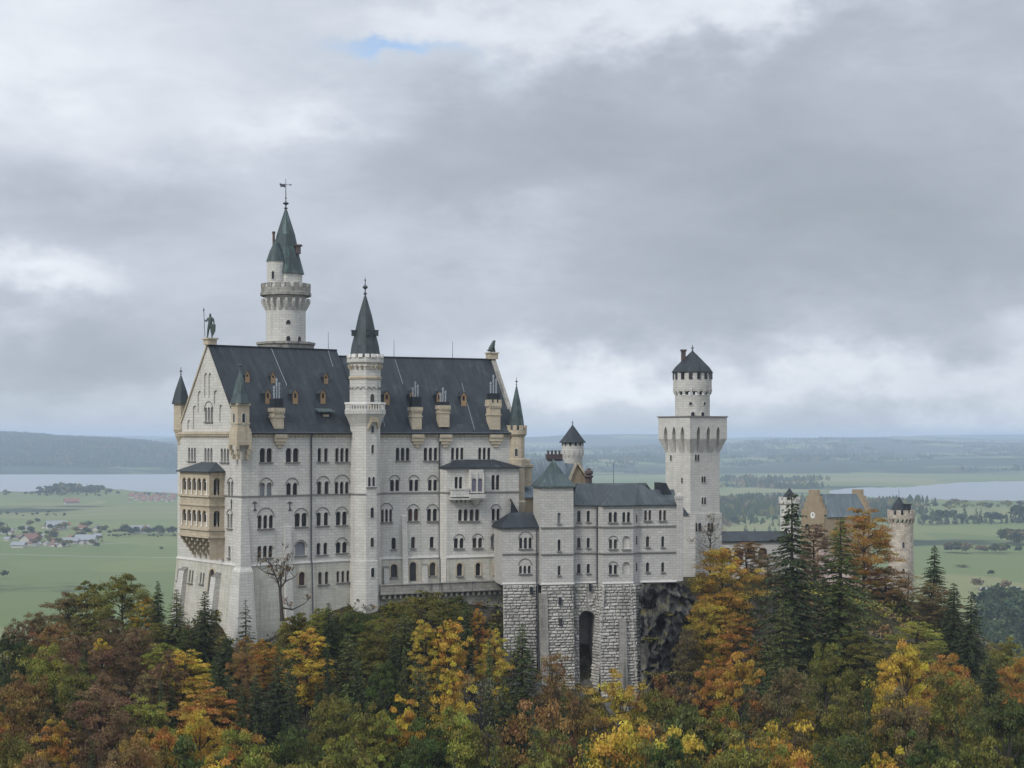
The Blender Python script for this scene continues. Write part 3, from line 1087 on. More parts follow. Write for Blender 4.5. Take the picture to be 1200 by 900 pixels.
# ---- west loggia: two arcaded storeys on corbels
LP, LO0, LO1 = 2.6, 5.6, 15.7
FLo = Face(vadd(A, (-LP, u1)), v1, u1)
FLs = Face(vadd(A, (LO0, v1), (-LP, u1)), u1, v1)
zL = [FLo.z(230, 629), FLo.z(230, 617.5), FLo.z(230, 597.5), FLo.z(230, 580.5), FLo.z(230, 560), FLo.z(230, 552)]
arc = []
for (za, zb_) in ((zL[1] + 0.15, zL[2]), (zL[3] + 0.1, zL[4])):
    for k in range(5):
        s0 = LO0 + 1.05 + k * 1.72
        arc.append(arch_loop(s0, s0 + 1.3, za, zb_, 7))
arc_s = [arch_loop(0.75, 1.9, za, zb_, 7) for za, zb_ in ((zL[1] + 0.15, zL[2]), (zL[3] + 0.1, zL[4]))]
mb = MB()
wall(mb, FLo, [(LO0, zL[0]), (LO1, zL[0]), (LO1, zL[5]), (LO0, zL[5])], arc, 0.4)
wall(mb, FLs, [(0, zL[0] - 3.4), (LP, zL[0] - 3.4), (LP, zL[5]), (0, zL[5])], arc_s, 0.4)
q = [FLo.pt(LO1, zL[0]), FLo.pt(LO1, zL[0], LP), FLo.pt(LO1, zL[5], LP), FLo.pt(LO1, zL[5])]
mb.face(q)
mb.face([FLo.pt(LO0, zL[0]), FLo.pt(LO0, zL[0], LP), FLo.pt(LO1, zL[0], LP), FLo.pt(LO1, zL[0])])
mb.face([FLo.pt(LO0, zL[3], 0.42), FLo.pt(LO1, zL[3], 0.42), FLo.pt(LO1, zL[3], LP - .01), FLo.pt(LO0, zL[3], LP - .01)])
mb.face([FLo.pt(LO0, zL[1], 0.42), FLo.pt(LO1, zL[1], 0.42), FLo.pt(LO1, zL[1], LP - .01), FLo.pt(LO0, zL[1], LP - .01)])
lg = mb.build('loggia', M['tan'], palace, 0)
mb = MB()
for z, pr, h in ((zL[0] + 0.1, 0.3, 0.3), (zL[1] - 0.35, 0.22, 0.22), (zL[3] - 0.1, 0.26, 0.22), (zL[2] + 0.75, 0.18, 0.16), (zL[5] - 0.1, 0.25, 0.2)):
    course(mb, FLo, LO0 - pr, LO1 + pr, z, h, pr)
    course(mb, FLs, -pr + 0.001, LP, z, h - 0.004, pr)
mb.build('cornice', M['tan'], lg, 0)
mb = MB()
for (za, zb_) in ((zL[1] + 0.15, zL[2]), (zL[3] + 0.1, zL[4])):
    for k in range(6):
        p = FLo.pt(LO0 + 0.84 + k * 1.72, 0, 0.02)
        mb.lathe(p.to_2d(), [(0.2, za), (0.2, za + 0.15), (0.12, za + 0.2), (0.12, zb_ - 0.75), (0.23, zb_ - 0.5), (0.23, zb_ - 0.42)], 8)
mb.build('arcade_column', M['trim'], lg)
mb = MB()
for (za, zb_) in ((zL[1] + 0.15, zL[2]), (zL[3] + 0.1, zL[4])):
    mb.box(FLo.pt((LO0 + LO1) / 2, za + 0.36, 0.2), FLo.u * ((LO1 - LO0) / 2 - 0.8), FLo.v * 0.06, (0, 0, 0.36))
    mb.build('parapet', M['tan'], lg, 0)
    mb = MB()
for k in range(6):
    mb = MB()
    s = LO0 + 0.3 + k * (LO1 - LO0 - 0.6) / 5
    for j in range(5):
        mb.box(FLo.pt(s, zL[0] - 0.3 - j * 0.66, LP - (LP - j * 0.5) / 2), FLo.u * 0.22, FLo.v * ((LP - j * 0.5) / 2 - 0.02), (0, 0, 0.33))
    mb.build('corbel', M['tan'], lg, 0)
mb = MB()
o_ = 0.45
ea, eb = FLo.pt(LO0 - o_, zL[5], -o_), FLo.pt(LO1 + o_, zL[5], -o_)
ec, ed = FLo.pt(LO1 + o_, zL[5], LP - 0.02), FLo.pt(LO0 - o_, zL[5], LP - 0.02)
zl = FLo.z(230, 541.5)
ra, rb = FLo.pt(LO0 + 2.6, zl, LP - 0.02), FLo.pt(LO1 - 2.6, zl, LP - 0.02)
mb.face([eb, ea, ra, rb])
mb.face([ea, ed, ra])
mb.face([ec, eb, rb])
for a, b in ((eb, ea), (ea, ed), (ec, eb)):
    mb.face([a - V(0, 0, .18), b - V(0, 0, .18), b, a])
mb.face([ea - V(0, 0, .18), eb - V(0, 0, .18), ec - V(0, 0, .18), ed - V(0, 0, .18)])
mb.build('loggia_roof', M['spire'], lg, 0)
for za, zb_ in ((zL[1], zL[2]), (zL[3], zL[4])):
    for k in range(5):
        s0 = LO0 + 1.05 + k * 1.72
        lp = arch_loop(s0, s0 + 1.1, za + 0.05, zb_ - 0.1, 6)
        mb = MB()
        mb.face([FW.pt(s, z, -0.03) for s, z in reversed(lp)])
        mb.build('glazed_door', M['glass'], lg, 0)

# ---- corner turrets
def corbel_foot(mb, c, r, z_top, h, seg=8, ph=PI / 8):
    mb.lathe(c, [(0.15, z_top - h), (r * 0.45, z_top - h * 0.75), (r * 0.5, z_top - h * 0.62), (r * 0.8, z_top - h * 0.35), (r * 0.84, z_top - h * 0.2), (r * 1.06, z_top - 0.1), (r * 1.06, z_top)], seg, ph)


def turret_square(px, y, zb, zt, z_apex, w, rot, label):
    c = (at(px, y), y)
    u, v = U(rot)
    mb = MB()
    h = w / 2
    P = lambda a, b: vadd(c, (a * h, u), (b * h, v))
    mb.prism([P(-1, -1), P(1, -1), P(1, 1), P(-1, 1)], zb, zt)
    for z, e, t in ((zb + 0.15, 0.16, 0.2), (zt - 0.15, 0.14, 0.18), (zb + (zt - zb) * 0.28, 0.08, 0.12)):
        k = 1 + e / h
        mb.prism([P(-k, -k), P(k, -k), P(k, k), P(-k, k)], z - t, z + t)
    return c, u, v, h, P, mb


# south-west corner: square tan bartizan with green spire, carried on arched corbels
yT = 250.3
c, u, v, h, P, mb = turret_square(281.5, yT, zat(505, yT), zat(473, yT), 0, 2.05, 38, '')
zb = zat(505, yT)
k = 1.25
mb.prism([P(-k, -k), P(k, -k), P(k, k), P(-k, k)], zb - 2.2, zb - 0.05)
for a, b in ((-1.1, -1.1), (1.1, -1.1), (-1.1, 1.1)):
    for j in range(3):
        q = vadd(c, (a * h * (1 - 0.16 * j), u), (b * h * (1 - 0.16 * j), v))
        mb.box((q[0], q[1], zb - 2.5 - 0.75 * j), V(*u, 0) * 0.26, V(*v, 0) * 0.26, (0, 0, 0.38))
tur = mb.build('corner_turret', M['tan'], palace, 0)
for ang, kk in ((38 - 90, 1), (38 + 180, 1)):
    slit_window(tur, c, h, math.radians(ang), zat(497, yT), zat(484.5, yT), 0.5)
mb = MB()
mb.lathe(c, [(1.62, zat(473, yT)), (1.15, zat(462, yT)), (0.7, zat(448, yT)), (0.12, zat(434, yT))], 8, math.radians(38 + 22.5))
mb.build('spire', M['copper'], tur, 0)
finial(tur, c, zat(434, yT), 1.6, 0.12, 'gutter')

# north-west corner: octagonal turret
yT = 267.0
cN = (at(212, yT), yT)
mb = MB()
mb.lathe(cN, [(1.15, zat(503, yT)), (1.15, zat(474, yT)), (1.4, zat(473.5, yT)), (1.4, zat(472, yT))], 8, 0.2)
corbel_foot(mb, cN, 1.15, zat(503, yT), 3.2, 8, 0.2)
tur = mb.build('corner_turret', M['tan'], palace, 0)
mb = MB()
mb.lathe(cN, [(1.5, zat(473.5, yT)), (0.95, zat(458, yT)), (0.1, zat(440, yT))], 8, 0.2)
mb.build('spire', M['spire'], tur, 0)
finial(tur, cN, zat(440, yT), 1.5, 0.12)

# south-east corner: tall round oriel turret with battlements and green spire
yT = 275.2
cE = (at(605.3, yT), yT)
zc_ = lambda py: zat(py, yT)
mb = MB()
mb.lathe(cE, [(0.5, zc_(617)), (0.75, zc_(607)), (1.4, zc_(597)), (1.55, zc_(588)), (1.35, zc_(586)), (1.35, zc_(548)), (1.55, zc_(547)), (1.55, zc_(538)), (1.38, zc_(537)),
              (1.38, zc_(512)), (1.75, zc_(509)), (1.75, zc_(504))], 12, 0.1)
ring_merlons(mb, cE, 1.75, zc_(504), zc_(498.5), 9, 0.55, 0.3)
tur = mb.build('corner_turret', M['tan'], palace, 30)
for (a, b) in ((534.5, 525.5), (573, 563), ):
    slit_window(tur, cE, 1.33, math.radians(-92), zc_(a), zc_(b), 0.5)
mb = MB()
mb.lathe(cE, [(1.38, zc_(504)), (1.15, zc_(490)), (0.7, zc_(472)), (0.08, zc_(452))], 8, 0.1)
mb.build('spire', M['copper'], tur, 0)
finial(tur, cE, zc_(452), 1.5, 0.1)

# ---- things on the roof slope: dormers, chimneys, hatches, rods
roofnL = (V(*mit, 0) * 0)
pL = V(eW[0], eW[1], ZE)
nL = (V(eM[0], eM[1], ZE) - pL).cross(V(Mm[0], Mm[1], ZR1) - pL).normalized()
pR = V(eM[0], eM[1], ZE)
nR = (V(eE[0], eE[1], ZE) - pR).cross(V(rE[0], rE[1], ZR2) - pR).normalized()


def dormer(px, py, h=1.9, w=1.0, left=True, small=False):
    """arched ochre dormer window: px, py its sill centre"""
    p = hit_plane(px, py, pL if left else pR, nL if left else nR)
    u, v = (u1, v1) if left else (u2, v2)
    uu, vv = V(*u, 0), V(*v, 0)
    F = Face((p - vv * 0.55).to_2d(), u, v)
    z0, z1 = p.z, p.z + h
    mb = MB()
    hw = w / 2
    loop = [(-hw, z0 - 0.8), (hw, z0 - 0.8), (hw, z1 - 0.55), (0, z1 + 0.1), (-hw, z1 - 0.55)]
    hole = arch_loop(-hw * 0.5, hw * 0.5, z0 + 0.12, z1 - 0.5, 6)
    wall(mb, F, loop, [hole], 0.3)
    o = mb.build('dormer', M['orange'], palace, 0)
    mb = MB()
    mb.face([F.pt(s, z, 0.2) for s, z in hole])
    mb.build('pane', M['redglass'], o, 0)
    mb = MB()
    D = 2.2
    mb.face([F.pt(-hw, z0 - 0.8, 0.02), F.pt(-hw, z1 - 0.55, 0.02), F.pt(-hw, z1 - 0.55, D), F.pt(-hw, z0 - 0.8, D)])
    mb.face([F.pt(hw, z0 - 0.8, 0.02), F.pt(hw, z0 - 0.8, D), F.pt(hw, z1 - 0.55, D), F.pt(hw, z1 - 0.55, 0.02)])
    e = 0.12
    for sg in (-1, 1):
        a, b = F.pt(sg * (hw + e), z1 - 0.62, -0.08), F.pt(0, z1 + 0.16, -0.08)
        c_, d = F.pt(0, z1 + 0.16, D), F.pt(sg * (hw + e), z1 - 0.62, D)
        mb.face([a, b, c_, d] if sg < 0 else [a, d, c_, b])
    mb.build('dormer_roof', M['slate'], o, 0)
    return o


for px, py, h in ((288, 444, 1.2), (318, 445, 1.2), (380, 446, 1.2), (312, 469, 1.75), (344, 469, 1.75), (376.5, 469, 1.75)):
    dormer(px, py - 1.5, h * 0.82, 0.95 if h > 1.5 else 0.8, True)
for px, py, h in ((452, 470.5, 1.8), (482, 470, 1.8), (513.5, 470.5, 1.8), (542, 472, 1.8)):
    dormer(px, py - 1.5, h * 0.82, 0.98, False)


def chimney(px0, px1, yb, yt, yfb, yft, left, flue=True, batt=False, foot=True):
    """stone wall-head chimney rising through the lower roof, with a cluster of zinc flues on top"""
    F = FL if left else FR
    u, v = (u1, v1) if left else (u2, v2)
    s0, s1 = F.s(px0), F.s(px1)
    d = 0.85
    yy = F.y((s0 + s1) / 2) + 0.85 * v[1]
    z0, z1 = zat(yb, yy), zat(yt, yy)
    sc, hw = (s0 + s1) / 2, (s1 - s0) / 2 * 0.88
    mb = MB()
    mb.box(F.pt(sc, (z0 + z1) / 2 - 0.6, d), F.u * (hw * 0.84), F.v * 0.75, (0, 0, (z1 - z0) / 2 + 0.6))
    mb.box(F.pt(sc, z1 - 0.32, d), F.u * hw, F.v * 0.92, (0, 0, 0.3))
    mb.box(F.pt(sc, z0 + (z1 - z0) * 0.5, d), F.u * (hw * 0.95), F.v * 0.84, (0, 0, 0.14))
    for k in range(5):
        mb.box(F.pt(sc + (k - 2) * hw * 0.4, z1 - 0.75, d - 0.8), F.u * (hw * 0.11), F.v * 0.1, (0, 0, 0.14))
    if batt:
        for k in range(3):
            mb.box(F.pt(sc + (k - 1) * hw * 0.75, z1 + 0.25, d), F.u * (hw * 0.22), F.v * 0.9, (0, 0, 0.26))
    o = mb.build('chimney', M['tan'], palace, 0)
    if foot:
        mb = MB()
        for j, (dz, k) in enumerate(((0.25, 1.05), (-0.35, 1.05), (-0.85, 0.75), (-1.35, 0.4))):
            mb.box(F.pt(sc, ZE - 0.45 + dz - 0.3, -0.2 + 0.06 * j), F.u * (hw * k), F.v * (0.45 - 0.07 * j), (0, 0, 0.28))
        mb.build('corbel', M['tan'], o, 0)
    if flue:
        zf0, zf1 = zat(yfb, yy), zat(yft, yy)
        mb = MB()
        mb.box(F.pt(sc, (z1 + zf0) / 2, d), F.u * (hw * 0.8), F.v * 0.7, (0, 0, max(0.1, (zf0 - z1) / 2)))
        mb.build('chimney_hood', M['slate'], o, 0)
        mb = MB()
        for k, hh in ((-1, 0.62), (0, 1.0), (1, 0.8)):
            zt2 = zf0 + (zf1 - zf0) * hh
            q = F.pt(sc + k * hw * 0.42, 0, d)
            mb.lathe(q.to_2d(), [(0.13, zf0 - 0.1), (0.13, zt2 - 0.4), (0.22, zt2 - 0.38), (0.22, zt2 - 0.2), (0.1, zt2 - 0.18), (0.1, zt2)], 7)
            for zz in (0.35, 0.6):
                mb.lathe(q.to_2d(), [(0.2, zf0 + (zt2 - zf0) * zz), (0.2, zf0 + (zt2 - zf0) * zz + 0.12)], 7)
        mb.build('flue', M['lead'], o, 0)
    return o


chimney(319.5, 335, 499, 478, 467, 443, True)
chimney(481, 496.5, 499, 477, 465, 447, False)
chimney(513.5, 529, 492, 475, 471, 454, False)
chimney(572, 589, 500, 472, 461, 439, False, batt=True)
# hipped copper-roofed dormer near the stair tower
F = FL
s = F.s(389)
yy = F.y(s) + 2.2
mb = MB()
zz = zat(496, yy)
mb.box(F.pt(s, zz + 0.5, 3.2), F.u * 0.55, F.v * 1.4, (0, 0, 0.95))
o = mb.build('dormer', M['tan'], palace, 0)
mb = MB()
z2, z4 = zat(482, yy), zat(472, yy)
a, b, c_, d_ = F.pt(s - 1.5, z2, 1.3), F.pt(s + 1.5, z2, 1.3), F.pt(s + 1.0, z4, 6.0), F.pt(s - 1.6, z4, 6.0)
mb.face([a, b, c_, d_])
mb.face([a - V(0, 0, .2), b - V(0, 0, .2), b, a])
mb.face([b - V(0, 0, .2), c_ - V(0, 0, .2), c_, b])
mb.face([d_ - V(0, 0, .2), a - V(0, 0, .2), a, d_])
mb.build('dormer_roof', M['copper'], o, 0)
mb = MB()
mb.box(F.pt(s, zz + 0.45, 1.78), F.u * 0.26, F.v * 0.03, (0, 0, 0.45))
mb.build('pane', M['glass'], o, 0)
# lightning rods on the ridge and their cables down the slope
for px, zr, a, b, t, le in ((384, ZR1, rW, Mm, 0.93, True), (462, ZR2, Mm, rE, 0.36, False), (535, ZR2, Mm, rE, 0.74, False)):
    p = (a[0] + (b[0] - a[0]) * t, a[1] + (b[1] - a[1]) * t)
    mb = MB()
    mb.tube([V(p[0], p[1], zr), V(p[0], p[1], zr + 3.0)], [0.05, 0.03], 5)
    mb.build('lightning_rod', M['gutter'], palace)
for (x0, y0), (x1, y1), le in (((318, 409), (336, 452), True), ((384.5, 411), (390, 430), True), ((463, 422), (472, 450), False), ((541, 449), (556, 504), False), ((451, 500), (446, 480), False)):
    n_, p_ = (nL, pL) if le else (nR, pR)
    a, b = hit_plane(x0, y0, p_, n_), hit_plane(x1, y1, p_, n_)
    mb = MB()
    mb.tube([a + n_ * 0.06, (a + b) / 2 + n_ * 0.03, b + n_ * 0.06], 0.028, 4)
    mb.build('lightning_cable', M['lead'], palace)

# ---- south stair tower in the bend
yS = 262.6
cS = (at(428, yS), yS)
zs = lambda py: zat(py, yS)
stair = thing('stair_tower', 'octagonal stair tower with dark spire rising mid-front of the palace', 'tower', (cS[0], cS[1], -30))
ph8 = math.radians(31 - 90 - 22.5)
mb = MB()
mb.lathe(cS, [(2.75, -46), (2.62, ZPL), (2.45, ZPL + 0.05), (2.42, zs(500)), (2.55, zs(497)), (3.0, zs(489)), (3.3, zs(485)), (3.3, zs(480)), (2.5, zs(479.5)), (2.5, zs(431)), (2.62, zs(430)),
              (2.62, zs(427)), (2.95, zs(425)), (2.95, zs(419.5))], 8, ph8)
body = mb.build('wall', M['lime'], stair, 0)
mb = MB()
n = 16
ring_merlons(mb, cS, 2.95, zs(419.5), zs(415.5), n, 0.62, 0.4)
mb.build('battlement', M['trim'], stair, 0)
mb = MB()
ring_corbels(mb, cS, 2.5, 2.85, zs(433), zs(428), 20, 0.2)
mb.lathe(cS, [(2.56, zs(445)), (2.66, zs(444)), (2.66, zs(442)), (2.56, zs(441))], 8, ph8, False)
mb.build('corbel', M['tan'], stair, 0)
mb = MB()
mb.lathe(cS, [(3.3, zs(474)), (3.34, zs(474)), (3.34, zs(471.5)), (3.1, zs(471.5)), (3.1, zs(474))], 8, ph8, False)
for i in range(40):
    a = 2 * PI * (i + 0.5) / 40
    k = math.cos(PI / 8) / math.cos(((a - ph8) % (PI / 4)) - PI / 8)
    mb.lathe((cS[0] + 3.2 * k * math.cos(a), cS[1] + 3.2 * k * math.sin(a)), [(0.1, zs(480)), (0.06, zs(478)), (0.1, zs(476)), (0.06, zs(474))], 5)
mb.build('balustrade', M['trim'], stair, 0)
mb = MB()
mb.lathe(cS, [(2.45, zs(417.5)), (2.2, zs(405)), (1.75, zs(392)), (1.1, zs(370)), (0.18, zs(347))], 8, ph8)
mb.build('spire', M['spire'], stair, 0)
finial(stair, cS, zs(348), zs(324) - zs(348), 0.2)
for a in (-70, -20, 200):
    aa = math.radians(a)
    mb = MB()
    q = (cS[0] + 1.95 * math.cos(aa), cS[1] + 1.95 * math.sin(aa))
    mb.box((q[0], q[1], zs(391)), V(math.cos(aa), math.sin(aa), 0) * 0.3, V(-math.sin(aa), math.cos(aa), 0) * 0.22, (0, 0, 0.42))
    mb.box((q[0], q[1], zs(391) + 0.47), V(math.cos(aa), math.sin(aa), 0) * 0.38, V(-math.sin(aa), math.cos(aa), 0) * 0.3, (0, 0, 0.06))
    mb.build('dormer', M['spire'], stair, 0)
af = math.radians(31 - 90)
ap = 2.42 * math.cos(PI / 8)
for y0, y1 in ((507, 497.5), (531, 521)):
    slit_window(stair, cS, ap, af + 0.12, zs(y0), zs(y1), 0.62)
for y0, y1 in ((606, 594), (640, 629), (675, 664)):
    slit_window(stair, cS, ap + 0.02 + (0.2 if y0 > 660 else 0), af + 0.05, zs(y0), zs(y1), 0.62)
for k in (-0.36, 0.36):
    d, t = V(math.cos(af), math.sin(af), 0), V(-math.sin(af), math.cos(af), 0)
    slit_window(stair, (cS[0] + t.x * k * 1.05, cS[1] + t.y * k * 1.05), ap, af, zs(569.5), zs(558.5), 0.45)
slit_window(stair, cS, 2.5 * math.cos(PI / 8), af + 0.05, zs(472), zs(462), 0.75)
mb = MB()
for i in range(8):
    a0 = ph8 + PI / 4 * i
    for k in (0.28, 0.72):
        p0 = V(cS[0] + 2.5 * math.cos(a0), cS[1] + 2.5 * math.sin(a0), 0)
        p1 = V(cS[0] + 2.5 * math.cos(a0 + PI / 4), cS[1] + 2.5 * math.sin(a0 + PI / 4), 0)
        c_ = p0.lerp(p1, k)
        t = (p1 - p0).normalized()
        r = 0.38
        dd = (c_ - V(cS[0], cS[1], 0)).normalized()
        mb.tube([V(c_.x, c_.y, zs(457)) + dd * .05 + t * (r * math.cos(PI * j / 8)) + V(0, 0, r * math.sin(PI * j / 8)) for j in range(9)], 0.07, 4)
mb.build('arch_moulding', M['trim_dark'], stair)
mb = MB()
for i in range(8):
    a0 = ph8 + PI / 4 * i
    p = [V(cS[0] + 2.46 * math.cos(a0 + PI / 4 * j), cS[1] + 2.46 * math.sin(a0 + PI / 4 * j), ZC) for j in (0, 1)]
    d = ((p[0] + p[1]) / 2 - V(cS[0], cS[1], ZC)).normalized()
    dz = 0.0
    if abs(((math.atan2(d.y, d.x) - af + PI) % (2 * PI)) - PI) < 0.3:
        dz = zs(571) - ZC
    mb.box((p[0] + p[1]) / 2 + V(0, 0, dz), (p[1] - p[0]) / 2, d * 0.12, (0, 0, 0.085))
mb.build('string_course', M['trim_dark'], stair, 0)
mb = MB()
d = V(math.cos(af + 0.12), math.sin(af + 0.12), 0)
t = V(-d.y, d.x, 0)
base = V(cS[0], cS[1], 0) + d * ap
mb.box(base + d * 0.1 + V(0, 0, zs(484)), t * 0.75, d * 0.5, (0, 0, 1.5))
for k in (-1, 1):
    for j in range(4):
        mb.box(base + d * (0.35 - 0.07 * j) + t * (k * (0.55 + 0.13 * j)) + V(0, 0, zs(494) - 0.35 * j), t * 0.14, d * (0.35 - 0.05 * j), (0, 0, 0.18))
mb.build('oriel', M['tan'], stair, 0)

# ---- tall north tower behind the roof
yN = 283.4
cT = (at(335, yN), yN)
zt = lambda py: zat(py, yN)
tall = thing('tall_tower', 'tallest round white tower behind the palace with corbelled gallery and green spire', 'tower', (cT[0], cT[1], -25))
mb = MB()
mb.lathe(cT, [(3.45, -40), (3.45, zt(368)), (3.45, zt(350)), (3.6, zt(349)), (4.2, zt(343)), (4.2, zt(335))], 32)
ring_corbels(mb, cT, 3.45, 4.25, zt(364), zt(351), 20, 0.42)
mb.build('wall', M['lime'], tall, 30)
mb = MB()
mb.lathe(cT, [(4.9, -10), (4.9, zt(405)), (5.15, zt(404)), (5.15, zt(401.5)), (4.8, zt(401.5))], 8, 0.2)
mb.build('platform', M['grime'], tall, 0)
mb = MB()
mb.lathe(cT, [(4.1, zt(348)), (4.45, zt(347)), (4.45, zt(344)), (4.3, zt(343.5)), (4.3, zt(338)), (3.9, zt(338))], 32)
ring_merlons(mb, cT, 4.3, zt(338.2), zt(333), 16, 0.6, 0.4)
mb.build('battlement', M['grime'], tall, 0)
mb = MB()
mb.lathe(cT, [(2.85, zt(345)), (2.85, zt(321))], 8, 0.15)
mb.build('drum', M['lime'], tall, 0)
cU = (cT[0] - 1.45, cT[1] - 2.0)
mb = MB()
mb.lathe(cU, [(1.55, zt(344)), (1.55, zt(308))], 16)
mb.build('stair_turret', M['lime'], tall, 30)
mb = MB()
mb.lathe(cT, [(3.2, zt(321.5)), (2.4, zt(301)), (1.6, zt(275)), (0.22, zt(246))], 8, 0.15)
mb.build('spire', M['copper'], tall, 0)
mb = MB()
mb.lathe(cU, [(1.72, zt(308)), (1.1, zt(296)), (0.1, zt(282))], 12)
mb.build('turret_spire', M['copper'], tall, 30)
mb = MB()
mb.lathe((cT[0] - 2.1, cT[1] - 0.2), [(0.22, zt(300)), (0.22, zt(274)), (0.3, zt(273.6)), (0.3, zt(271.5))], 8)
mb.build('chimney', M['rust'], tall, 30)
mb = MB()
mb.box((cT[0] + 2.25, cT[1] - 0.8, zt(293)), (0.4, 0, 0), (0, 0.5, 0), (0, 0, 0.75))
mb.box((cT[0] + 2.3, cT[1] - 0.8, zt(288.3)), (0.62, 0, 0), (0, 0.65, 0), (0, 0, 0.12))
mb.build('dormer', M['brownroof'], tall, 0)
finial(tall, cT, zt(247), zt(229) - zt(247), 0.24)
mb = MB()
za = zt(229)
mb.tube([V(cT[0], cT[1], za - 0.5), V(cT[0], cT[1], zt(209.5))], [0.09, 0.04], 5)
zv = zt(216.5)
mb.tube([V(cT[0] - 1.0, cT[1], zv), V(cT[0] + 1.0, cT[1], zv)], 0.05, 5)
mb.tube([V(cT[0] + 0.7, cT[1], zv + 0.15), V(cT[0] + 1.05, cT[1], zv), V(cT[0] + 0.7, cT[1], zv - 0.15)], 0.05, 4)
mb.box(V(cT[0] - 0.55, cT[1], zv - 0.12), (0.42, 0, 0), (0, 0.04, 0), (0, 0, 0.26))
mb.box(V(cT[0] - 0.95, cT[1], zv + 0.1), (0.14, 0, 0), (0, 0.04, 0), (0, 0, 0.14))
mb.box(V(cT[0] - 0.2, cT[1], zv - 0.3), (0.1, 0, 0), (0, 0.04, 0), (0, 0, 0.18))
mb.build('weather_vane', M['gutter'], tall, 0)
slit_window(tall, cU, 1.55, math.radians(-100), zt(329), zt(320), 0.45)
slit_window(tall, cT, 3.42, math.radians(-75), zt(401), zt(395), 0.7)
slit_window(tall, cT, 3.42, math.radians(-40), zt(401), zt(395), 0.7)
o = slit_window(tall, cT, 3.42, math.radians(-75), zt(381.5), zt(376.5), 0.75)
mb = MB()
mb.lathe(vadd(cU, (0.0, (0, 0))), [(0.2, zt(370)), (0.9, zt(362)), (1.1, zt(358)), (1.1, zt(350))], 10)
mb.build('oriel', M['lime'], tall, 0)

# ---- statues on the gable tops
def skin_figure(name, verts, edges, radii, m, parent=None, sub=1, root=0):
    me = bpy.data.meshes.new(name)
    me.from_pydata(verts, edges, [])
    o = bpy.data.objects.new(name, me)
    COL.objects.link(o)
    md = o.modifiers.new('skin', 'SKIN')
    for i, r in enumerate(radii):
        d = me.skin_vertices[0].data[i]
        d.radius = (r, r) if not isinstance(r, tuple) else r
        d.use_root = (i == root)
    md.use_smooth_shade = True
    o.modifiers.new('sub', 'SUBSURF').levels = sub
    o.modifiers['sub'].render_levels = sub
    bpy.context.view_layer.update()
    dg = bpy.context.evaluated_depsgraph_get()
    me2 = bpy.data.meshes.new_from_object(o.evaluated_get(dg))
    bpy.data.objects.remove(o)
    me2.name = name
    me2.materials.clear()
    me2.materials.append(M[m])
    for p in me2.polygons:
        p.use_smooth = True
    return link(name, me2, parent)


pw = FW.pt(WD / 2, ZR1 + 0.3, 0.3)
mb = MB()
mb.box(pw + V(0, 0, 0.25), uu * 0.75, vv * 0.85, (0, 0, 0.45))
mb.box(pw + V(0, 0, 0.75), uu * 0.95, vv * 1.05, (0, 0, 0.12))
mb.build('pedestal', M['tan'], palace, 0)
base = pw + V(0, 0, 0.88)
kn = thing('knight_statue', 'green bronze knight statue with lance and shield on the west gable top', 'statue', base)
right = V(1, 0, 0)
fwd = V(0, -1, 0)
def kp(x, y, z):
    return tuple(base + right * x + fwd * y + V(0, 0, z))
S_ = 1.0
kv = [kp(0, 0, 2.0), kp(0, 0, 2.5), kp(0.02, 0, 3.0), kp(0.04, 0, 3.35), kp(0.02, 0.03, 3.62), kp(0.02, 0.05, 3.95),
      kp(-0.22, 0, 1.85), kp(-0.33, 0.05, 1.0), kp(-0.42, 0, 0.15), kp(-0.6, 0.15, 0.08),
      kp(0.22, 0, 1.85), kp(0.3, 0.1, 1.0), kp(0.3, 0, 0.15), kp(0.34, 0.22, 0.08),
      kp(-0.38, 0, 3.1), kp(-0.62, 0.1, 2.55), kp(-0.82, 0.2, 2.95),
      kp(0.44, 0, 3.1), kp(0.62, 0.05, 2.5), kp(0.62, 0.2, 2.0)]
ke = [(0, 1), (1, 2), (2, 3), (3, 4), (4, 5), (0, 6), (6, 7), (7, 8), (8, 9), (0, 10), (10, 11), (11, 12), (12, 13), (2, 14), (14, 15), (15, 16), (2, 17), (17, 18), (18, 19)]
kr = [.34, .31, .38, .16, .2, .17, .25, .18, .12, .1, .25, .18, .12, .1, .18, .13, .1, .18, .13, .1]
skin_figure('body', kv, ke, kr, 'bronze', kn)
mb = MB()
mb.tube([kp(-0.78, 0.25, 0.2), kp(-0.98, 0.2, 4.4)], 0.05, 5)
mb.lathe((kp(-0.98, 0.2, 0)[0], kp(-0.98, 0.2, 0)[1]), [(0.03, base.z + 4.2), (0.13, base.z + 4.4), (0.0, base.z + 4.9)], 6)
mb.build('lance', M['bronze'], kn)
mb = MB()
sh = [(-.05, 2.2), (0.95, 2.15), (0.9, 1.1), (0.55, 0.35), (0.15, 0.85)]
f_ = [V(*kp(x, 0.42, z)) for x, z in sh]
b_ = [V(*kp(x, 0.30, z)) for x, z in sh]
mb.face(list(reversed(f_)))
mb.face(b_)
for i in range(5):
    j = (i + 1) % 5
    mb.face([b_[i], f_[i], f_[j], b_[j]] if False else [f_[i], f_[j], b_[j], b_[i]])
mb.build('shield', M['bronze'], kn, 0)

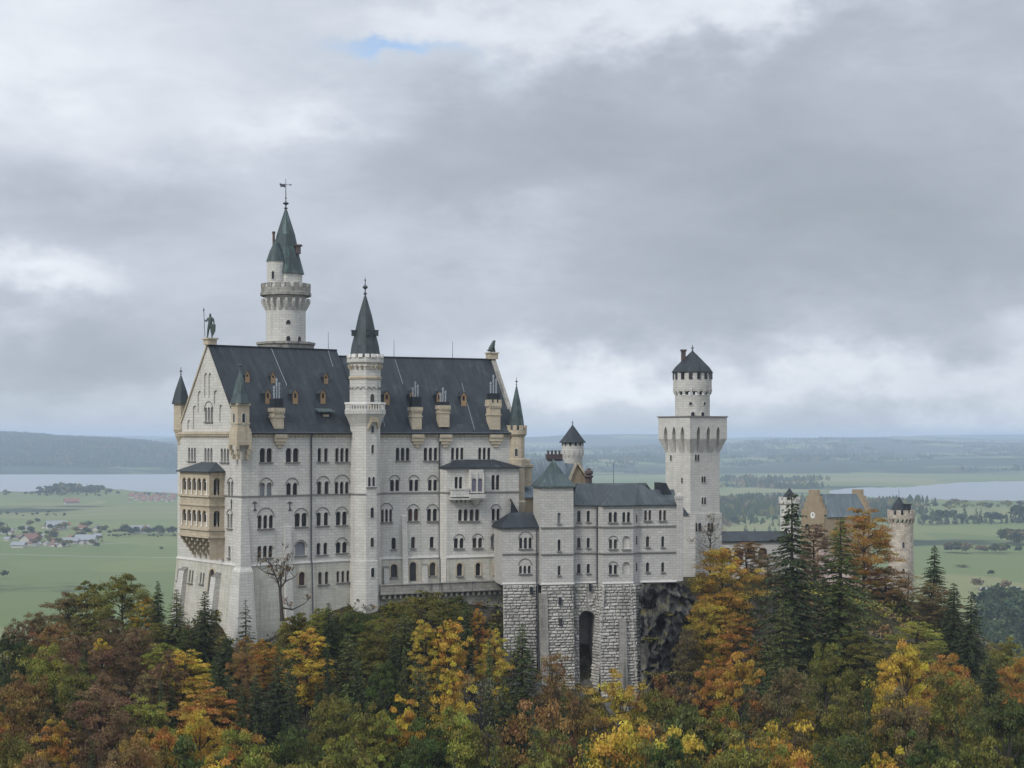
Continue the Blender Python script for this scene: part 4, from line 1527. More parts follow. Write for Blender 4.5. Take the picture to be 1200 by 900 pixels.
pe = FE.pt(WD / 2, ZR2 + 0.35, 0.25)
mb = MB()
mb.box(pe + V(0, 0, 0.2), V(*u2, 0) * 0.8, V(*v2, 0) * 0.9, (0, 0, 0.5))
mb.box(pe + V(0, 0, 0.78), V(*u2, 0) * 0.95, V(*v2, 0) * 1.05, (0, 0, 0.1))
mb.build('pedestal', M['tan'], palace, 0)
bl = pe + V(0, 0, 0.88)
U2, V2 = V(*u2, 0), V(*v2, 0)
def lp_(a, b, z):
    return tuple(bl + U2 * a + V2 * b + V(0, 0, z))
lion = thing('lion_statue', 'seated green bronze lion statue on the east gable top', 'statue', bl)
lv = [lp_(-0.45, 0, 0.4), lp_(-0.25, 0, 0.85), lp_(0.1, 0, 1.3), lp_(0.3, 0, 1.75), lp_(0.42, 0, 2.05), lp_(0.72, 0, 1.95),
      lp_(0.3, -0.22, 0.9), lp_(0.42, -0.22, 0.4), lp_(0.55, -0.22, 0.08), lp_(0.3, 0.22, 0.9), lp_(0.42, 0.22, 0.4), lp_(0.55, 0.22, 0.08),
      lp_(-0.2, -0.35, 0.4), lp_(0.15, -0.38, 0.1), lp_(-0.2, 0.35, 0.4), lp_(0.15, 0.38, 0.1), lp_(-0.75, 0, 0.2), lp_(-0.95, 0.1, 0.5)]
le = [(0, 1), (1, 2), (2, 3), (3, 4), (4, 5), (2, 6), (6, 7), (7, 8), (2, 9), (9, 10), (10, 11), (0, 12), (12, 13), (0, 14), (14, 15), (0, 16), (16, 17)]
lr = [.38, .36, .38, .34, .3, .15, .16, .11, .1, .16, .11, .1, .24, .1, .24, .1, .07, .07]
skin_figure('body', lv, le, lr, 'bronze', lion, 1)

# ------------------------------------------------------------------ THE LOWER HOUSE IN FRONT (bower)
u3, v3 = U(12.0)
PB = (4.17, 264.0)
F0 = Face(PB, u3, v3)
sB = F0.s
ZB0, ZB2, ZB1, ZBE, ZBT = zat(683.5, 264.5), zat(649, 265), zat(618, 264.5), zat(592, 266), zat(570, 263.5)
bower = thing('bower_house', 'low pale stone wing with square corner tower and dark roof on rusticated base', 'castle building', (14, 268, -24))


def Fd(d, s=0.0):
    return Face(vadd(PB, (d, v3)), u3, v3)


FA, FT, FC, FE3 = Fd(1.4), Fd(-0.5), Fd(0.9), Fd(0.2)
sa0, sa1 = FA.s(588.5), FA.s(631)
st0, st1 = FT.s(634.5), FT.s(672)
sc1 = FC.s(699.5)
se0, se1 = FE3.s(749), FE3.s(797)
FD = Fd(-1.0)
sd0, sd1 = FD.s(706), FD.s(742)

WA = [win(FA, 608.4, 623.3, 630, 642.7, 3, 623), win(FA, 608.4, 622, 663, 672, 3, 654.5)]
WT = [win(FT, 653.3, 657.1, 600.7, 613.3, 1, None, 'shutter'), win(FT, 653.5, 657.1, 632, 645.6), win(FT, 653.5, 657.1, 663, 674)]
WC = []
for x0, x1 in ((676.3, 680.3), (687.6, 691.4)):
    WC += [win(FC, x0, x1, 598.4, 611.5), win(FC, x0, x1, 630, 642), win(FC, x0, x1, 660.7, 671.7)]
WD_ = [win(FD, 713.3, 723.3, 600, 612, 2), win(FD, 729.3, 738.5, 600, 612, 2), win(FD, 713.7, 723.3, 632, 643, 2, 627.8), win(FD, 729.3, 738.5, 628, 643.5, 1, None, 'blind'),
       win(FD, 713.7, 723.3, 662, 672.7, 2, 658), win(FD, 729.3, 738.5, 658.5, 673, 1, None, 'blind', sill=False)]
WE = [win(FE3, 755, 763.3, 597.8, 610, 2), win(FE3, 772.3, 780.7, 597.8, 610, 2)]
for x0, x1 in ((757, 761), (775, 778.6)):
    WE += [win(FE3, x0, x1, 628.4, 641), win(FE3, x0, x1, 659, 670.3)]

mb = MB()
D_ = 10.5


def block(F, s0, s1, zt, ws, dep=D_, sides=True):
    wall(mb, F, [(s0, ZB0 - 0.3), (s1, ZB0 - 0.3), (s1, zt), (s0, zt)], [l for w in ws for l in w.loops], 0.4)
    if sides:
        mb.face([F.pt(s0, ZB0 - 0.3, dep), F.pt(s0, ZB0 - 0.3), F.pt(s0, zt), F.pt(s0, zt, dep)])
        mb.face([F.pt(s1, ZB0 - 0.3), F.pt(s1, ZB0 - 0.3, dep), F.pt(s1, zt, dep), F.pt(s1, zt)])
        mb.face([F.pt(s1, ZB0 - 0.3, dep), F.pt(s0, ZB0 - 0.3, dep), F.pt(s0, zt, dep), F.pt(s1, zt, dep)])


block(FA, sa0, sa1 + 0.6, ZB1 - 0.05, WA)
block(FT, st0, st1, ZBT, WT, 6.0)
block(FC, st1 - 0.2, sc1 + 0.5, ZBE, WC)
block(FE3, se0, se1, ZBE + 0.002, WE)
# faceted bay
q0, q1, q2, q3 = FC.pt(sc1, 0), FD.pt(sd0, 0), FD.pt(sd1, 0), FE3.pt(se0 + 0.1, 0)
wall(mb, FD, [(sd0, ZB0 - 0.3), (sd1, ZB0 - 0.3), (sd1, ZBE), (sd0, ZBE)], [l for w in WD_ for l in w.loops], 0.4)
facets = []
for a, b in ((q0, q1), (q2, q3)):
    d = (b - a)
    Ff = Face(a.to_2d(), d.normalized().to_2d(), (-d.normalized().y, d.normalized().x))
    wall(mb, Ff, [(0, ZB0 - 0.3), (d.length, ZB0 - 0.3), (d.length, ZBE), (0, ZBE)], [])
    facets.append((Ff, d.length))
mb.build('wall', M['lime_dark'], bower, 0)
for w in WA + WT + WC + WD_ + WE:
    build_window(w, bower, depth=0.34)
for zz in ((ZBE - 1.6, ZBE - 2.9), (ZB1 - 1.6, ZB1 - 3.0), (ZB2 - 1.6, ZB2 - 3.0)):
    Ff, L_ = facets[1]
    lp = arch_loop(L_ * 0.42, L_ * 0.62, zz[1], zz[0])
    m2 = MB()
    m2.face([Ff.pt(s, z, -0.012) for s, z in lp])
    m2.build('window', M['glass'], bower, 0)
SC = (MB(), MB())
for F, s0, s1, zs_ in ((FA, sa0, sa1, (ZB2,)), (FT, st0 - 0.15, st1 + 0.15, (ZB1, ZB2)), (FC, st1 + 0.17, sc1, (ZB1, ZB2)), (FD, sd0 - 0.1, sd1 + 0.1, (ZB1, ZB2)), (FE3, se0 + 0.2, se1 + 0.1, (ZB1, ZB2)), (facets[0][0], 0.05, facets[0][1], (ZB1 + .003, ZB2 + .003)), (facets[1][0], 0.05, facets[1][1], (ZB1 + .003, ZB2 + .003))):
    for z in zs_:
        course(SC[0] if abs(z - ZB1) < .1 else SC[1], F, s0, s1, z, 0.18, 0.2)
for m2 in SC:
    m2.build('string_course', M['trim_dark'], bower, 0)
mb = MB()
for F, s0, s1 in ((FA, sa0, sa1, ), (FT, st0 - .1, st1 + .1), (FC, st1 + .12, sc1), (FD, sd0, sd1), (FE3, se0 + .2, se1 + .1)):
    course(mb, F, s0, s1, ZB0 - 0.05, 0.22, 0.2)
mb.build('plinth_ledge', M['trim'], bower, 0)
# roofs
mb = MB()
zr = zat(566.5, 270)
e = 0.35
ridge = [Fd(5.2).pt(Fd(5.2).s(676), zr), Fd(5.2).pt(Fd(5.2).s(757), zr)]
eave = [FC.pt(st1 - 0.1, ZBE, -e), FC.pt(sc1, ZBE, -e), FD.pt(sd0 - 0.1, ZBE, -e), FD.pt(sd1 + 0.1, ZBE, -e), FE3.pt(se0 + 0.2, ZBE, -e), FE3.pt(se1 - 0.6, ZBE, -e)]
rp = lambda px: Fd(5.2).pt(Fd(5.2).s(px), zr)
mb.face([eave[0], eave[1], rp(696), rp(676)])
bayr = Fd(3.0).pt(Fd(3.0).s(721), zr - 0.3)
mb.face([eave[1], eave[2], bayr, rp(696)])
mb.face([eave[2], eave[3], bayr])
mb.face([eave[3], eave[4], rp(748), bayr])
mb.face([rp(696), bayr, rp(748)])
zr2 = zat(574, 271)
lowr = [Fd(4.4).pt(Fd(4.4).s(px), zr2) for px in (757, 790)]
mb.face([eave[4], eave[5], lowr[1], lowr[0], rp(748)])
hip = [FE3.pt(se1 - 0.2, ZBE, 10), lowr[1]]
mb.face([rp(748), lowr[0], rp(757)])
bk = [Fd(11.2).pt(st1, ZBE), Fd(11.2).pt(se1, ZBE)]
mb.face([bk[1], bk[0], ridge[0], rp(757)])
mb.face([bk[1], rp(757), lowr[0], lowr[1]])
for a, b in zip(eave, eave[1:]):
    mb.face([a - V(0, 0, .2), b - V(0, 0, .2), b, a])
    mb.face([a - V(0, 0, .2) + V(*v3, 0) * 0.5, b - V(0, 0, .2) + V(*v3, 0) * 0.5, b - V(0, 0, .2), a - V(0, 0, .2)])
mb.build('roof', M['spire'], bower, 0)
mb = MB()
h2 = 0.4
tc = FT.pt((st0 + st1) / 2, 0, 2.9)
hw_ = (st1 - st0) / 2 + h2
apx = V(tc.x, tc.y, zat(537.5, 266.5))
cr = [FT.pt(st0 - h2, ZBT, -h2), FT.pt(st1 + h2, ZBT, -h2), FT.pt(st1 + h2, ZBT, 6.2), FT.pt(st0 - h2, ZBT, 6.2)]
for i in range(4):
    a, b = cr[i], cr[(i + 1) % 4]
    k = 0.55
    am, bm_ = a.lerp(apx, k), b.lerp(apx, k)
    am.z -= 0.45
    bm_.z -= 0.45
    mb.face([a, b, bm_, am])
    mb.face([am, bm_, apx])
    mb.face([a - V(0, 0, .18), b - V(0, 0, .18), b, a])
mb.face([p - V(0, 0, .18) for p in reversed(cr)])
mb.build('tower_roof', M['copper'], bower, 0)
mb = MB()
zt1 = zat(601, 268)
ra_ = FA.pt(FA.s(604), zt1, 4.5), FA.pt(sa1 + 0.4, zt1, 4.5)
ea_ = FA.pt(sa0 - 0.4, ZB1, -0.4), FA.pt(sa1 + 0.35, ZB1, -0.4), FA.pt(sa0 - 0.4, ZB1, 8)
mb.face([ea_[0], ea_[1], ra_[1], ra_[0]])
mb.face([ea_[2], ea_[0], ra_[0]])
for a, b in ((ea_[0], ea_[1]), (ea_[2], ea_[0])):
    mb.face([a - V(0, 0, .2), b - V(0, 0, .2), b, a])
mb.face([ea_[0] - V(0, 0, .2), ea_[2] - V(0, 0, .2), FA.pt(sa1, ZB1 - .2, 8), ea_[1] - V(0, 0, .2)])
# little steep roof behind the low block
p0, p1, p2 = FA.pt(FA.s(607), zat(601, 270), 6), FA.pt(FA.s(617), zat(601, 270), 6), FA.pt(FA.s(608), zat(585, 270), 6)
mb.face([p0, p1, p2])
mb.face([p1, p1 + V(*v3, 0) * 3, p2 + V(*v3, 0) * 3, p2])
mb.build('low_roof', M['slate'], bower, 0)
# pinnacle gable at the east end, drainpipes, small dark vents, rod
mb = MB()
vv3 = V(*v3, 0)
zg = zat(566, 271)
tri = [(se1 - 2.3, ZBE - 0.2), (se1 + 0.1, ZBE - 0.2), (se1 - 0.2, ZBE + 0.9), (se1 - 1.6, zg), (se1 - 2.3, zg)]
fr_ = [FE3.pt(s, z, 2.6) for s, z in tri]
bk2 = [p + vv3 * 4.5 for p in fr_]
mb.face(fr_)
mb.face(list(reversed(bk2)))
for i in range(5):
    j = (i + 1) % 5
    mb.face([fr_[j], fr_[i], bk2[i], bk2[j]])
mb.build('end_gable', M['slate'], bower, 0)
mb = MB()
ec = FE3.pt(se1 - 0.15, 0, 0.1)
mb.box(V(ec.x, ec.y, (ZBE + 0.9 + ZB0) / 2), V(*u3, 0) * 0.55, vv3 * 0.5, (0, 0, (ZBE + 0.9 - ZB0) / 2))
mb.box(V(ec.x, ec.y, ZBE + 1.2), V(*u3, 0) * 0.65, vv3 * 0.6, (0, 0, 0.25))
mb.lathe((ec.x, ec.y), [(0.6, ZBE + 1.4), (0.25, ZBE + 1.9)], 4, math.radians(12 + 45))
mb.build('corner_pier', M['lime_dark'], bower, 0)
for F, px, zt2, zb2 in ((FC, 699, ZBE - 0.2, -38), (FA, 628.5, ZB1 - 0.2, -40)):
    mb = MB()
    s = F.s(px)
    mb.tube([F.pt(s, zt2, -0.5), F.pt(s, zt2 - 0.6, -0.35), F.pt(s, ZB0, -0.35), F.pt(s, ZB0 - 0.5, -0.9), F.pt(s, zb2, -1.9)], 0.12, 6)
    mb.build('drainpipe', M['gutter'], bower)
p = rp(719)
mb = MB()
mb.tube([p, p + V(0, 0, 3.6)], [0.05, 0.03], 5)
mb.build('lightning_rod', M['gutter'], bower)
# chimney with onion cap behind the ridge
mb = MB()
q = (at(690, 278), 278)
mb.lathe(q, [(0.55, zat(570, 278)), (0.55, zat(560, 278)), (0.8, zat(559, 278)), (0.8, zat(557.5, 278)), (0.45, zat(556.5, 278)), (0.75, zat(555, 278)), (0.7, zat(552, 278)), (0.3, zat(550, 278)), (0.35, zat(549.3, 278)), (0, zat(548, 278))], 10)
mb.build('chimney', M['brownroof'], bower, 30)

# ------------------------------------------------------------------ rusticated foundation
random.seed(5)
found = thing('foundation_wall', 'rough rusticated stone foundation with a tall dark arched recess below the low wing', 'retaining wall', (12, 262, -40))


def rustic_wall(F, s0, s1, z0, z1, skip=None, bk=0.075, last=True):
    verts = MB()
    tints = []
    h = 0.5
    z = z1
    row = 0
    wobble = random.Random(int(s0 * 100))
    while z > z0:
        hh = h * wobble.uniform(0.8, 1.2)
        s = s0 - wobble.random() * 1.0
        while s < s1:
            w_ = wobble.uniform(0.5, 1.35)
            a, b = max(s, s0), min(s + w_ - 0.03, s1)
            s += w_
            if b - a < 0.15:
                continue
            zc = z - hh / 2
            if skip:
                lo_, hi_ = skip(zc, hh / 2)
                if a > lo_ and b < hi_:
                    continue
                if a <= lo_ < b:
                    b = lo_
                elif a < hi_ <= b:
                    a = hi_
                if b - a < 0.08:
                    continue
            pr = wobble.uniform(0.05, 0.21) * min(1.0, 0.5 + (z1 - z) * 0.08)
            o = lambda zz: -(z1 - zz) * bk
            zt2, zb2 = z - 0.015, z - hh + 0.015
            i_ = 0.085
            jit = lambda k: wobble.uniform(-k, k)
            outq = [F.pt(a, zb2, o(zb2) + 0.12), F.pt(b, zb2, o(zb2) + 0.12), F.pt(b, zt2, o(zt2) + 0.12), F.pt(a, zt2, o(zt2) + 0.12)]
            inq = [F.pt(a + i_ + jit(.05), zb2 + i_, o(zb2) - pr + jit(.06)), F.pt(b - i_ + jit(.05), zb2 + i_, o(zb2) - pr + jit(.06)), F.pt(b - i_, zt2 - i_ + jit(.05), o(zt2) - pr + jit(.06)), F.pt(a + i_, zt2 - i_, o(zt2) - pr + jit(.06))]
            cen = F.pt((a + b) / 2 + jit(.15), zc + jit(.08), o(zc) - pr - wobble.uniform(0.02, 0.12))
            t = min(1, max(0, wobble.gauss(0.6, 0.26)))
            for k in range(4):
                j = (k + 1) % 4
                verts.face([outq[k], outq[j], inq[j], inq[k]])
                verts.face([inq[k], inq[j], cen])
                tints += [t, t]
        z -= hh
    # backing wall
    q = [F.pt(s0, z0, -(z1 - z0) * bk + 0.1), F.pt(s1, z0, -(z1 - z0) * bk + 0.1), F.pt(s1, z1, 0.1), F.pt(s0, z1, 0.1)]
    if not skip:
        verts.face(q)
        tints.append(0.0)
    return verts, tints


def build_tinted(mb, tints, name, m, parent):
    me = bpy.data.meshes.new(name)
    me.from_pydata([tuple(p) for p in mb.v], [], mb.f)
    ul = me.uv_layers.new(name='UVMap')
    ul.data.foreach_set('uv', [c for p in mb.uv for c in p])
    a_ = me.attributes.new('tint', 'FLOAT', 'FACE')
    a_.data.foreach_set('value', tints)
    me.materials.append(m)
    return link(name, me, parent)


ZF = -50.0
allv, allt = MB(), []


def merge(r):
    k = len(allv.v)
    allv.v += r[0].v
    allv.f += [tuple(i + k for i in f) for f in r[0].f]
    allv.uv += r[0].uv
    allt.extend(r[1])


zt0 = ZB0 - 0.3
merge(rustic_wall(Fd(1.2), Fd(1.2).s(589.5), Fd(1.2).s(628.5), ZF, zt0, None, 0.05))
FP = Fd(-0.55)
merge(rustic_wall(FP, FP.s(634.5), FP.s(672), ZF, zt0))
FQ = Fd(0.45)
sr0, sr1 = FQ.s(677.5), FQ.s(697.5)
zar = zat(718, 263)
rad = (sr1 - sr0) / 2
def arch_skip(z, half):
    """span of the opening that a course of stones centred at height z must leave free"""
    c = (sr0 + sr1) / 2
    if z - half > zar:
        return c, c
    zz = z - half * 0.3
    lim = rad if zz < zar - rad else math.sqrt(max(0, rad * rad - (zz - zar + rad) ** 2))
    return c - lim, c + lim


merge(rustic_wall(FQ, FQ.s(671), FQ.s(704), ZF, zt0, arch_skip))
bayF = []
pts = [FQ.pt(FQ.s(699.5), 0), Fd(-1.15).pt(Fd(-1.15).s(706), 0), Fd(-1.15).pt(Fd(-1.15).s(741), 0), Fd(0.35).pt(Fd(0.35).s(751.5), 0), Fd(3.5).pt(Fd(3.5).s(757), 0)]
for a, b in zip(pts, pts[1:]):
    d = (b - a)
    n = d.normalized()
    merge(rustic_wall(Face(a.to_2d(), n.to_2d(), (-n.y, n.x)), -0.6 if a is not pts[0] else 0, d.length + 0.6, ZF, zt0))
build_tinted(allv, allt, 'stonework', M['rustic'], found)
# recess: front with arched opening, deep dark walls
mb = MB()
lp = arch_loop(sr0, sr1, ZF + 0.5, zar, 10)
FQb = Face(vadd(PB, (0.5, v3)), u3, v3, zt0, 0.075, 0)
FQb.bz = None
def ptb(s, z, d=0):
    return FQ.pt(s, z, d - (zt0 - z) * 0.075 + 0.05)
flat = [(FQ.s(671), ZF), (FQ.s(704), ZF), (FQ.s(704), zt0), (FQ.s(671), zt0)]
loops = [[Vector((s, z, 0)) for s, z in flat], [Vector((s, z, 0)) for s, z in lp]]
fl = [p for l in loops for p in l]
for tri in tessellate_polygon(loops):
    pt_ = [ptb(fl[i].x, fl[i].y) for i in tri]
    if (pt_[1] - pt_[0]).cross(pt_[2] - pt_[0]).dot(V(*v3, 0)) > 0:
        pt_.reverse()
    mb.face(pt_)
for i in range(len(lp)):
    a, b = lp[i], lp[(i + 1) % len(lp)]
    mb.face([ptb(*a), ptb(*b), FQ.pt(b[0], b[1], 4.5), FQ.pt(a[0], a[1], 4.5)])
mb.face([FQ.pt(s, z, 4.5) for s, z in lp])
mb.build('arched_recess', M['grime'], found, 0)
# flanking dark strips and top ledge
mb = MB()
for x0, x1, dd, y0 in ((628.5, 635.5, 2.4, 685), ):
    Fx = Fd(dd)
    s0, s1 = Fx.s(x0), Fx.s(x1)
    mb.face([Fx.pt(s0, ZF, -1.2), Fx.pt(s1, ZF, -1.2), Fx.pt(s1, zt0), Fx.pt(s0, zt0)])
for x0, x1, y0, dd in ((632.5, 641, 696, -0.62), (724, 732.5, 727, -1.5)):
    Fx = Fd(dd)
    s0, s1 = Fx.s(x0), Fx.s(x1)
    z_ = zat(y0, 263)
    o1, o2 = -(zt0 - z_) * 0.075 - 0.25, -(zt0 - ZF) * 0.075 - 0.5
    q = [Fx.pt(s0, ZF, o2), Fx.pt(s1, ZF, o2), Fx.pt(s1, z_, o1), Fx.pt(s0, z_, o1)]
    mb.face(q)
    b_ = [p + vv3 * 1.2 for p in q]
    mb.face([b_[0], q[0], q[3], b_[3]])
    mb.face([q[1], b_[1], b_[2], q[2]])
    mb.face([q[3], q[2], b_[2], b_[3]])
mb.build('buttress', M['grime'], found, 0)
for px, py in ((622, 693), (655.5, 705), (655.5, 729), (691, 690)):
    mb = MB()
    Fx = FP if 630 < px < 676 else (Fd(1.2) if px < 630 else FQ)
    s = Fx.s(px)
    z_ = zat(py, 263)
    mb.box(Fx.pt(s, z_, -(zt0 - z_) * 0.075 - 0.3), V(*u3, 0) * 0.24, vv3 * 0.12, (0, 0, 0.6))
    mb.build('drain_slit', M['glass'], found, 0)

# ------------------------------------------------------------------ terrace along the palace foot
terr = thing('terrace_wall', 'stone terrace with dark weathered parapet on brackets along the palace foot', 'terrace', (-8, 267, -27))
FT1 = Face(vadd(Mp, (-3.4, v2)), u2, v2)
t0, t1 = FT1.s(446.5), FT1.s(589.5)
zp0, zp1 = zat(692.5, 266), zat(683.5, 266)
mb = MB()
mb.box(FT1.pt((t0 + t1) / 2, (zp0 + zp1) / 2, 0.2), FT1.u * ((t1 - t0) / 2), FT1.v * 0.2, (0, 0, (zp1 - zp0) / 2))
mb.box(FT1.pt((t0 + t1) / 2, zp1 + 0.07, 0.2), FT1.u * ((t1 - t0) / 2 + 0.1), FT1.v * 0.32, (0, 0, 0.075))
mb.box(FT1.pt((t0 + t1) / 2, zp0 - 0.1, 0.15), FT1.u * ((t1 - t0) / 2 + 0.1), FT1.v * 0.35, (0, 0, 0.12))
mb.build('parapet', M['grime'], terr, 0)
mb = MB()
mb.box(FT1.pt((t0 + t1) / 2, zp0 + 0.05, 2.0), FT1.u * ((t1 - t0) / 2), FT1.v * 1.55, (0, 0, 0.1))
mb.build('walkway', M['lime_low'], terr, 0)
mb = MB()
FT2 = Face(vadd(Mp, (-2.4, v2)), u2, v2, zp0, 0.05, 0)
q = [(t0, ZB), (t1 + 0.4, ZB), (t1 + 0.4, zp0 - 0.02), (t0, zp0 - 0.02)]
wall(mb, FT2, q)
mb.face([FT2.pt(t0, ZB, 2.3), FT2.pt(t0, ZB, 0), FT2.pt(t0, zp0 - 0.02, 0), FT2.pt(t0, zp0 - 0.02, 2.3)])
mb.build('wall', M['lime_low'], terr, 0)
mb = MB()
n = 22
for i in range(n):
    s = t0 + (t1 - t0) * (i + 0.5) / n
    mb.box(FT1.pt(s, zp0 - 0.55, 0.45), FT1.u * 0.18, FT1.v * 0.45, (0, 0, 0.33))
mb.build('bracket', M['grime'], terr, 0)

# ------------------------------------------------------------------ square tower
yQ = 312.0
sq = thing('square_tower', 'tall square pale tower with flared arched top and small pointed turret', 'tower', (at(811, yQ), yQ, -28))
zq = lambda py: zat(py, yQ)
cq = (at(811.5, yQ + 1), yQ + 1)
aw, ang = 7.35, 34.5       # side and turn, from its two visible faces
uq, vq = U(ang)
hq = aw / 2
PQ = lambda a, b: vadd(cq, (a, uq), (b, vq))
mb = MB()
sqp = [PQ(-hq, -hq), PQ(hq, -hq), PQ(hq, hq), PQ(-hq, hq)]
mb.prism(sqp, -48, zq(489))
zb_, hb_ = zq(601), hq + 0.28
mb.prism([PQ(-hb_, -hb_), PQ(hb_, -hb_), PQ(hb_, hb_), PQ(-hb_, hb_)], -48, zb_)
mb.build('wall', M['lime'], sq, 0)
# flared head: wall with three pointed arches per side, carried on sloping ribs
hf = hq + 1.0
zf0, zf1, zf2 = zq(530), zq(514), zq(489)
mb = MB()
FQS = []
for k in range(4):
    uu_, vv_ = U(ang + 90 * k)
    Pf = vadd(cq, (-hf, uu_), (-hf, vv_))
    FQS.append((Face(Pf, uu_, vv_), Face(vadd(cq, (-hq, uu_), (-hq, vv_)), uu_, vv_)))
for Fo, Fi in FQS:
    L_ = 2 * hf
    holes = []
    cs_ = (0.235, 0.5, 0.765)
    for c_ in cs_:
        s = L_ * c_
        w_ = 0.52
        zz0, zz1 = zf1 - 0.001, zq(500)
        zm = (zq(500) + zq(514)) / 2 - 0.2
        holes.append((s, w_, zm))
    # outline with open arch notches at the bottom edge
    out = [(0, zf1)]
    for s, w_, zm in holes:
        out += [(s - w_, zf1), (s - w_, zm), (s - w_ * 0.8, zm + 0.55), (s - w_ * 0.45, zm + 1.05), (s, zq(500)), (s + w_ * 0.45, zm + 1.05), (s + w_ * 0.8, zm + 0.55), (s + w_, zm), (s + w_, zf1)]
    out += [(L_, zf1), (L_, zf2), (0, zf2)]
    lo = [Vector((s, z, 0)) for s, z in out]
    for tri in tessellate_polygon([lo]):
        p_ = [Fo.pt(lo[i].x, lo[i].y) for i in tri]
        if (p_[1] - p_[0]).cross(p_[2] - p_[0]).dot(Fo.v) > 0:
            p_.reverse()
        mb.face(p_)
    for i in range(1, len(out) - 3):
        a, b = out[i], out[i + 1]
        if a[1] <= zf1 and b[1] <= zf1:
            continue
        mb.face([Fo.pt(*a), Fo.pt(*b), Fo.pt(b[0], b[1], 0.98), Fo.pt(a[0], a[1], 0.98)])
    # sloping ribs between the notches
    ribs = [(0, holes[0][0] - 0.52), (holes[0][0] + 0.52, holes[1][0] - 0.52), (holes[1][0] + 0.52, holes[2][0] - 0.52), (holes[2][0] + 0.52, L_)]
    dlt = hf - hq
    for i, (a, b) in enumerate(ribs):
        t = [Fo.pt(a, zf1), Fo.pt(b, zf1)]
        a2, b2 = a, b
        if i == 0:
            a2 = dlt
        if i == 3:
            b2 = L_ - dlt
        bt = [Fo.pt(a2, zf0, dlt - 0.02), Fo.pt(b2, zf0, dlt - 0.02)]
        mb.face([bt[0], bt[1], t[1], t[0]])
        if i > 0:
            mb.face([Fo.pt(a, zf0, dlt), bt[0], t[0], Fo.pt(a, zf1, dlt)])
        if i < 3:
            mb.face([bt[1], Fo.pt(b, zf0, dlt), Fo.pt(b, zf1, dlt), t[1]])
mb.face([(*PQ(-hf, -hf), zf2), (*PQ(hf, -hf), zf2), (*PQ(hf, hf), zf2), (*PQ(-hf, hf), zf2)])
mb.build('flared_head', M['lime'], sq, 0)
mb = MB()
hr = hf + 0.18
mb.prism([PQ(-hr, -hr), PQ(hr, -hr), PQ(hr, hr), PQ(-hr, hr)], zf2 + 0.004, zf2 + 0.2)
mb.build('coping', M['trim_dark'], sq, 0)
ct = (at(811.5, yQ), yQ)
mb = MB()
mb.lathe(ct, [(3.4, zf2), (3.4, zq(464)), (3.45, zq(463))], 12, 0.1)
mb.lathe(ct, [(3.65, zq(459)), (3.78, zq(456)), (3.78, zq(437)), (3.4, zq(436.5))], 12, 0.1)
ring_corbels(mb, ct, 3.4, 3.75, zq(462.5), zq(456), 16, 0.5)
tq = mb.build('upper_turret', M['lime'], sq, 30)
for i in range(8):
    a_ = math.radians(-90 + (i - 3.5) * 24)
    d, t = V(math.cos(a_), math.sin(a_), 0), V(-math.sin(a_), math.cos(a_), 0)
    m2 = MB()
    m2.box(V(ct[0], ct[1], zq(441)) + d * 3.73, t * 0.32, d * 0.1, (0, 0, 0.62))
    m2.build('opening', M['glass'], tq, 0)
mb = MB()
mb.lathe(ct, [(4.15, zq(436.2)), (3.4, zq(430)), (0.1, zq(411))], 8, 0.2)
mb.lathe(ct, [(4.15, zq(436.9)), (4.15, zq(436.2))], 8, 0.2, True)
mb.build('spire', M['slate'], sq, 0)
finial(sq, ct, zq(411.5), 1.3, 0.16)
mb = MB()
mb.box((ct[0] - 1.8, ct[1] - 0.6, zq(419)), (0.42, 0, 0), (0, 0.42, 0), (0, 0, 1.4))
mb.box((ct[0] - 1.8, ct[1] - 0.6, zq(410.8)), (0.58, 0, 0), (0, 0.58, 0), (0, 0, 0.16))
mb.build('chimney', M['brownroof'], sq, 0)
slit_window(sq, ct, 3.4, math.radians(-95), zq(488), zq(483), 0.7)
slit_window(sq, ct, 3.4, math.radians(-62), zq(488), zq(483), 0.7)
for a in (-102, -55):
    slit_window(sq, ct, 3.4, math.radians(a), zq(475), zq(471.5), 0.55)
Fr, Fl_ = FQS[0][1], FQS[3][1]
for (x0, x1, y0, y1, hood) in ((813.7, 819.5, 532.6, 540, None), (821.5, 827, 558, 565.5, None), (821.5, 827.5, 582.5, 591, 579.5)):
    for k in (0, 1):
        xa = x0 + (x1 - x0) * (0.25 + 0.5 * k)
        s = Fr.s(xa)
        slit_window(sq, Fr.pt(s, 0).to_2d(), 0, math.radians(ang - 90), Fr.z(xa, y1), Fr.z(xa, y0), 0.5)
for y0, y1 in ((533, 540), (559, 566)):
    s = Fl_.s(786.5 if y0 < 550 else 799.5)
    slit_window(sq, Fl_.pt(s, 0).to_2d(), 0, math.radians(ang + 180), Fl_.z(787, y1), Fl_.z(787, y0), 0.45)
Fb = Face(vadd(cq, (-hb_, uq), (-hb_, vq)), uq, vq)
for x0, x1 in ((813, 822), (828.5, 836)):
    for k in (0, 1):
        xa = x0 + (x1 - x0) * (0.25 + 0.5 * k)
        slit_window(sq, Fb.pt(Fb.s(xa), 0).to_2d(), 0, math.radians(ang - 90), Fb.z(xa, 623), Fb.z(xa, 612.5), 0.75)

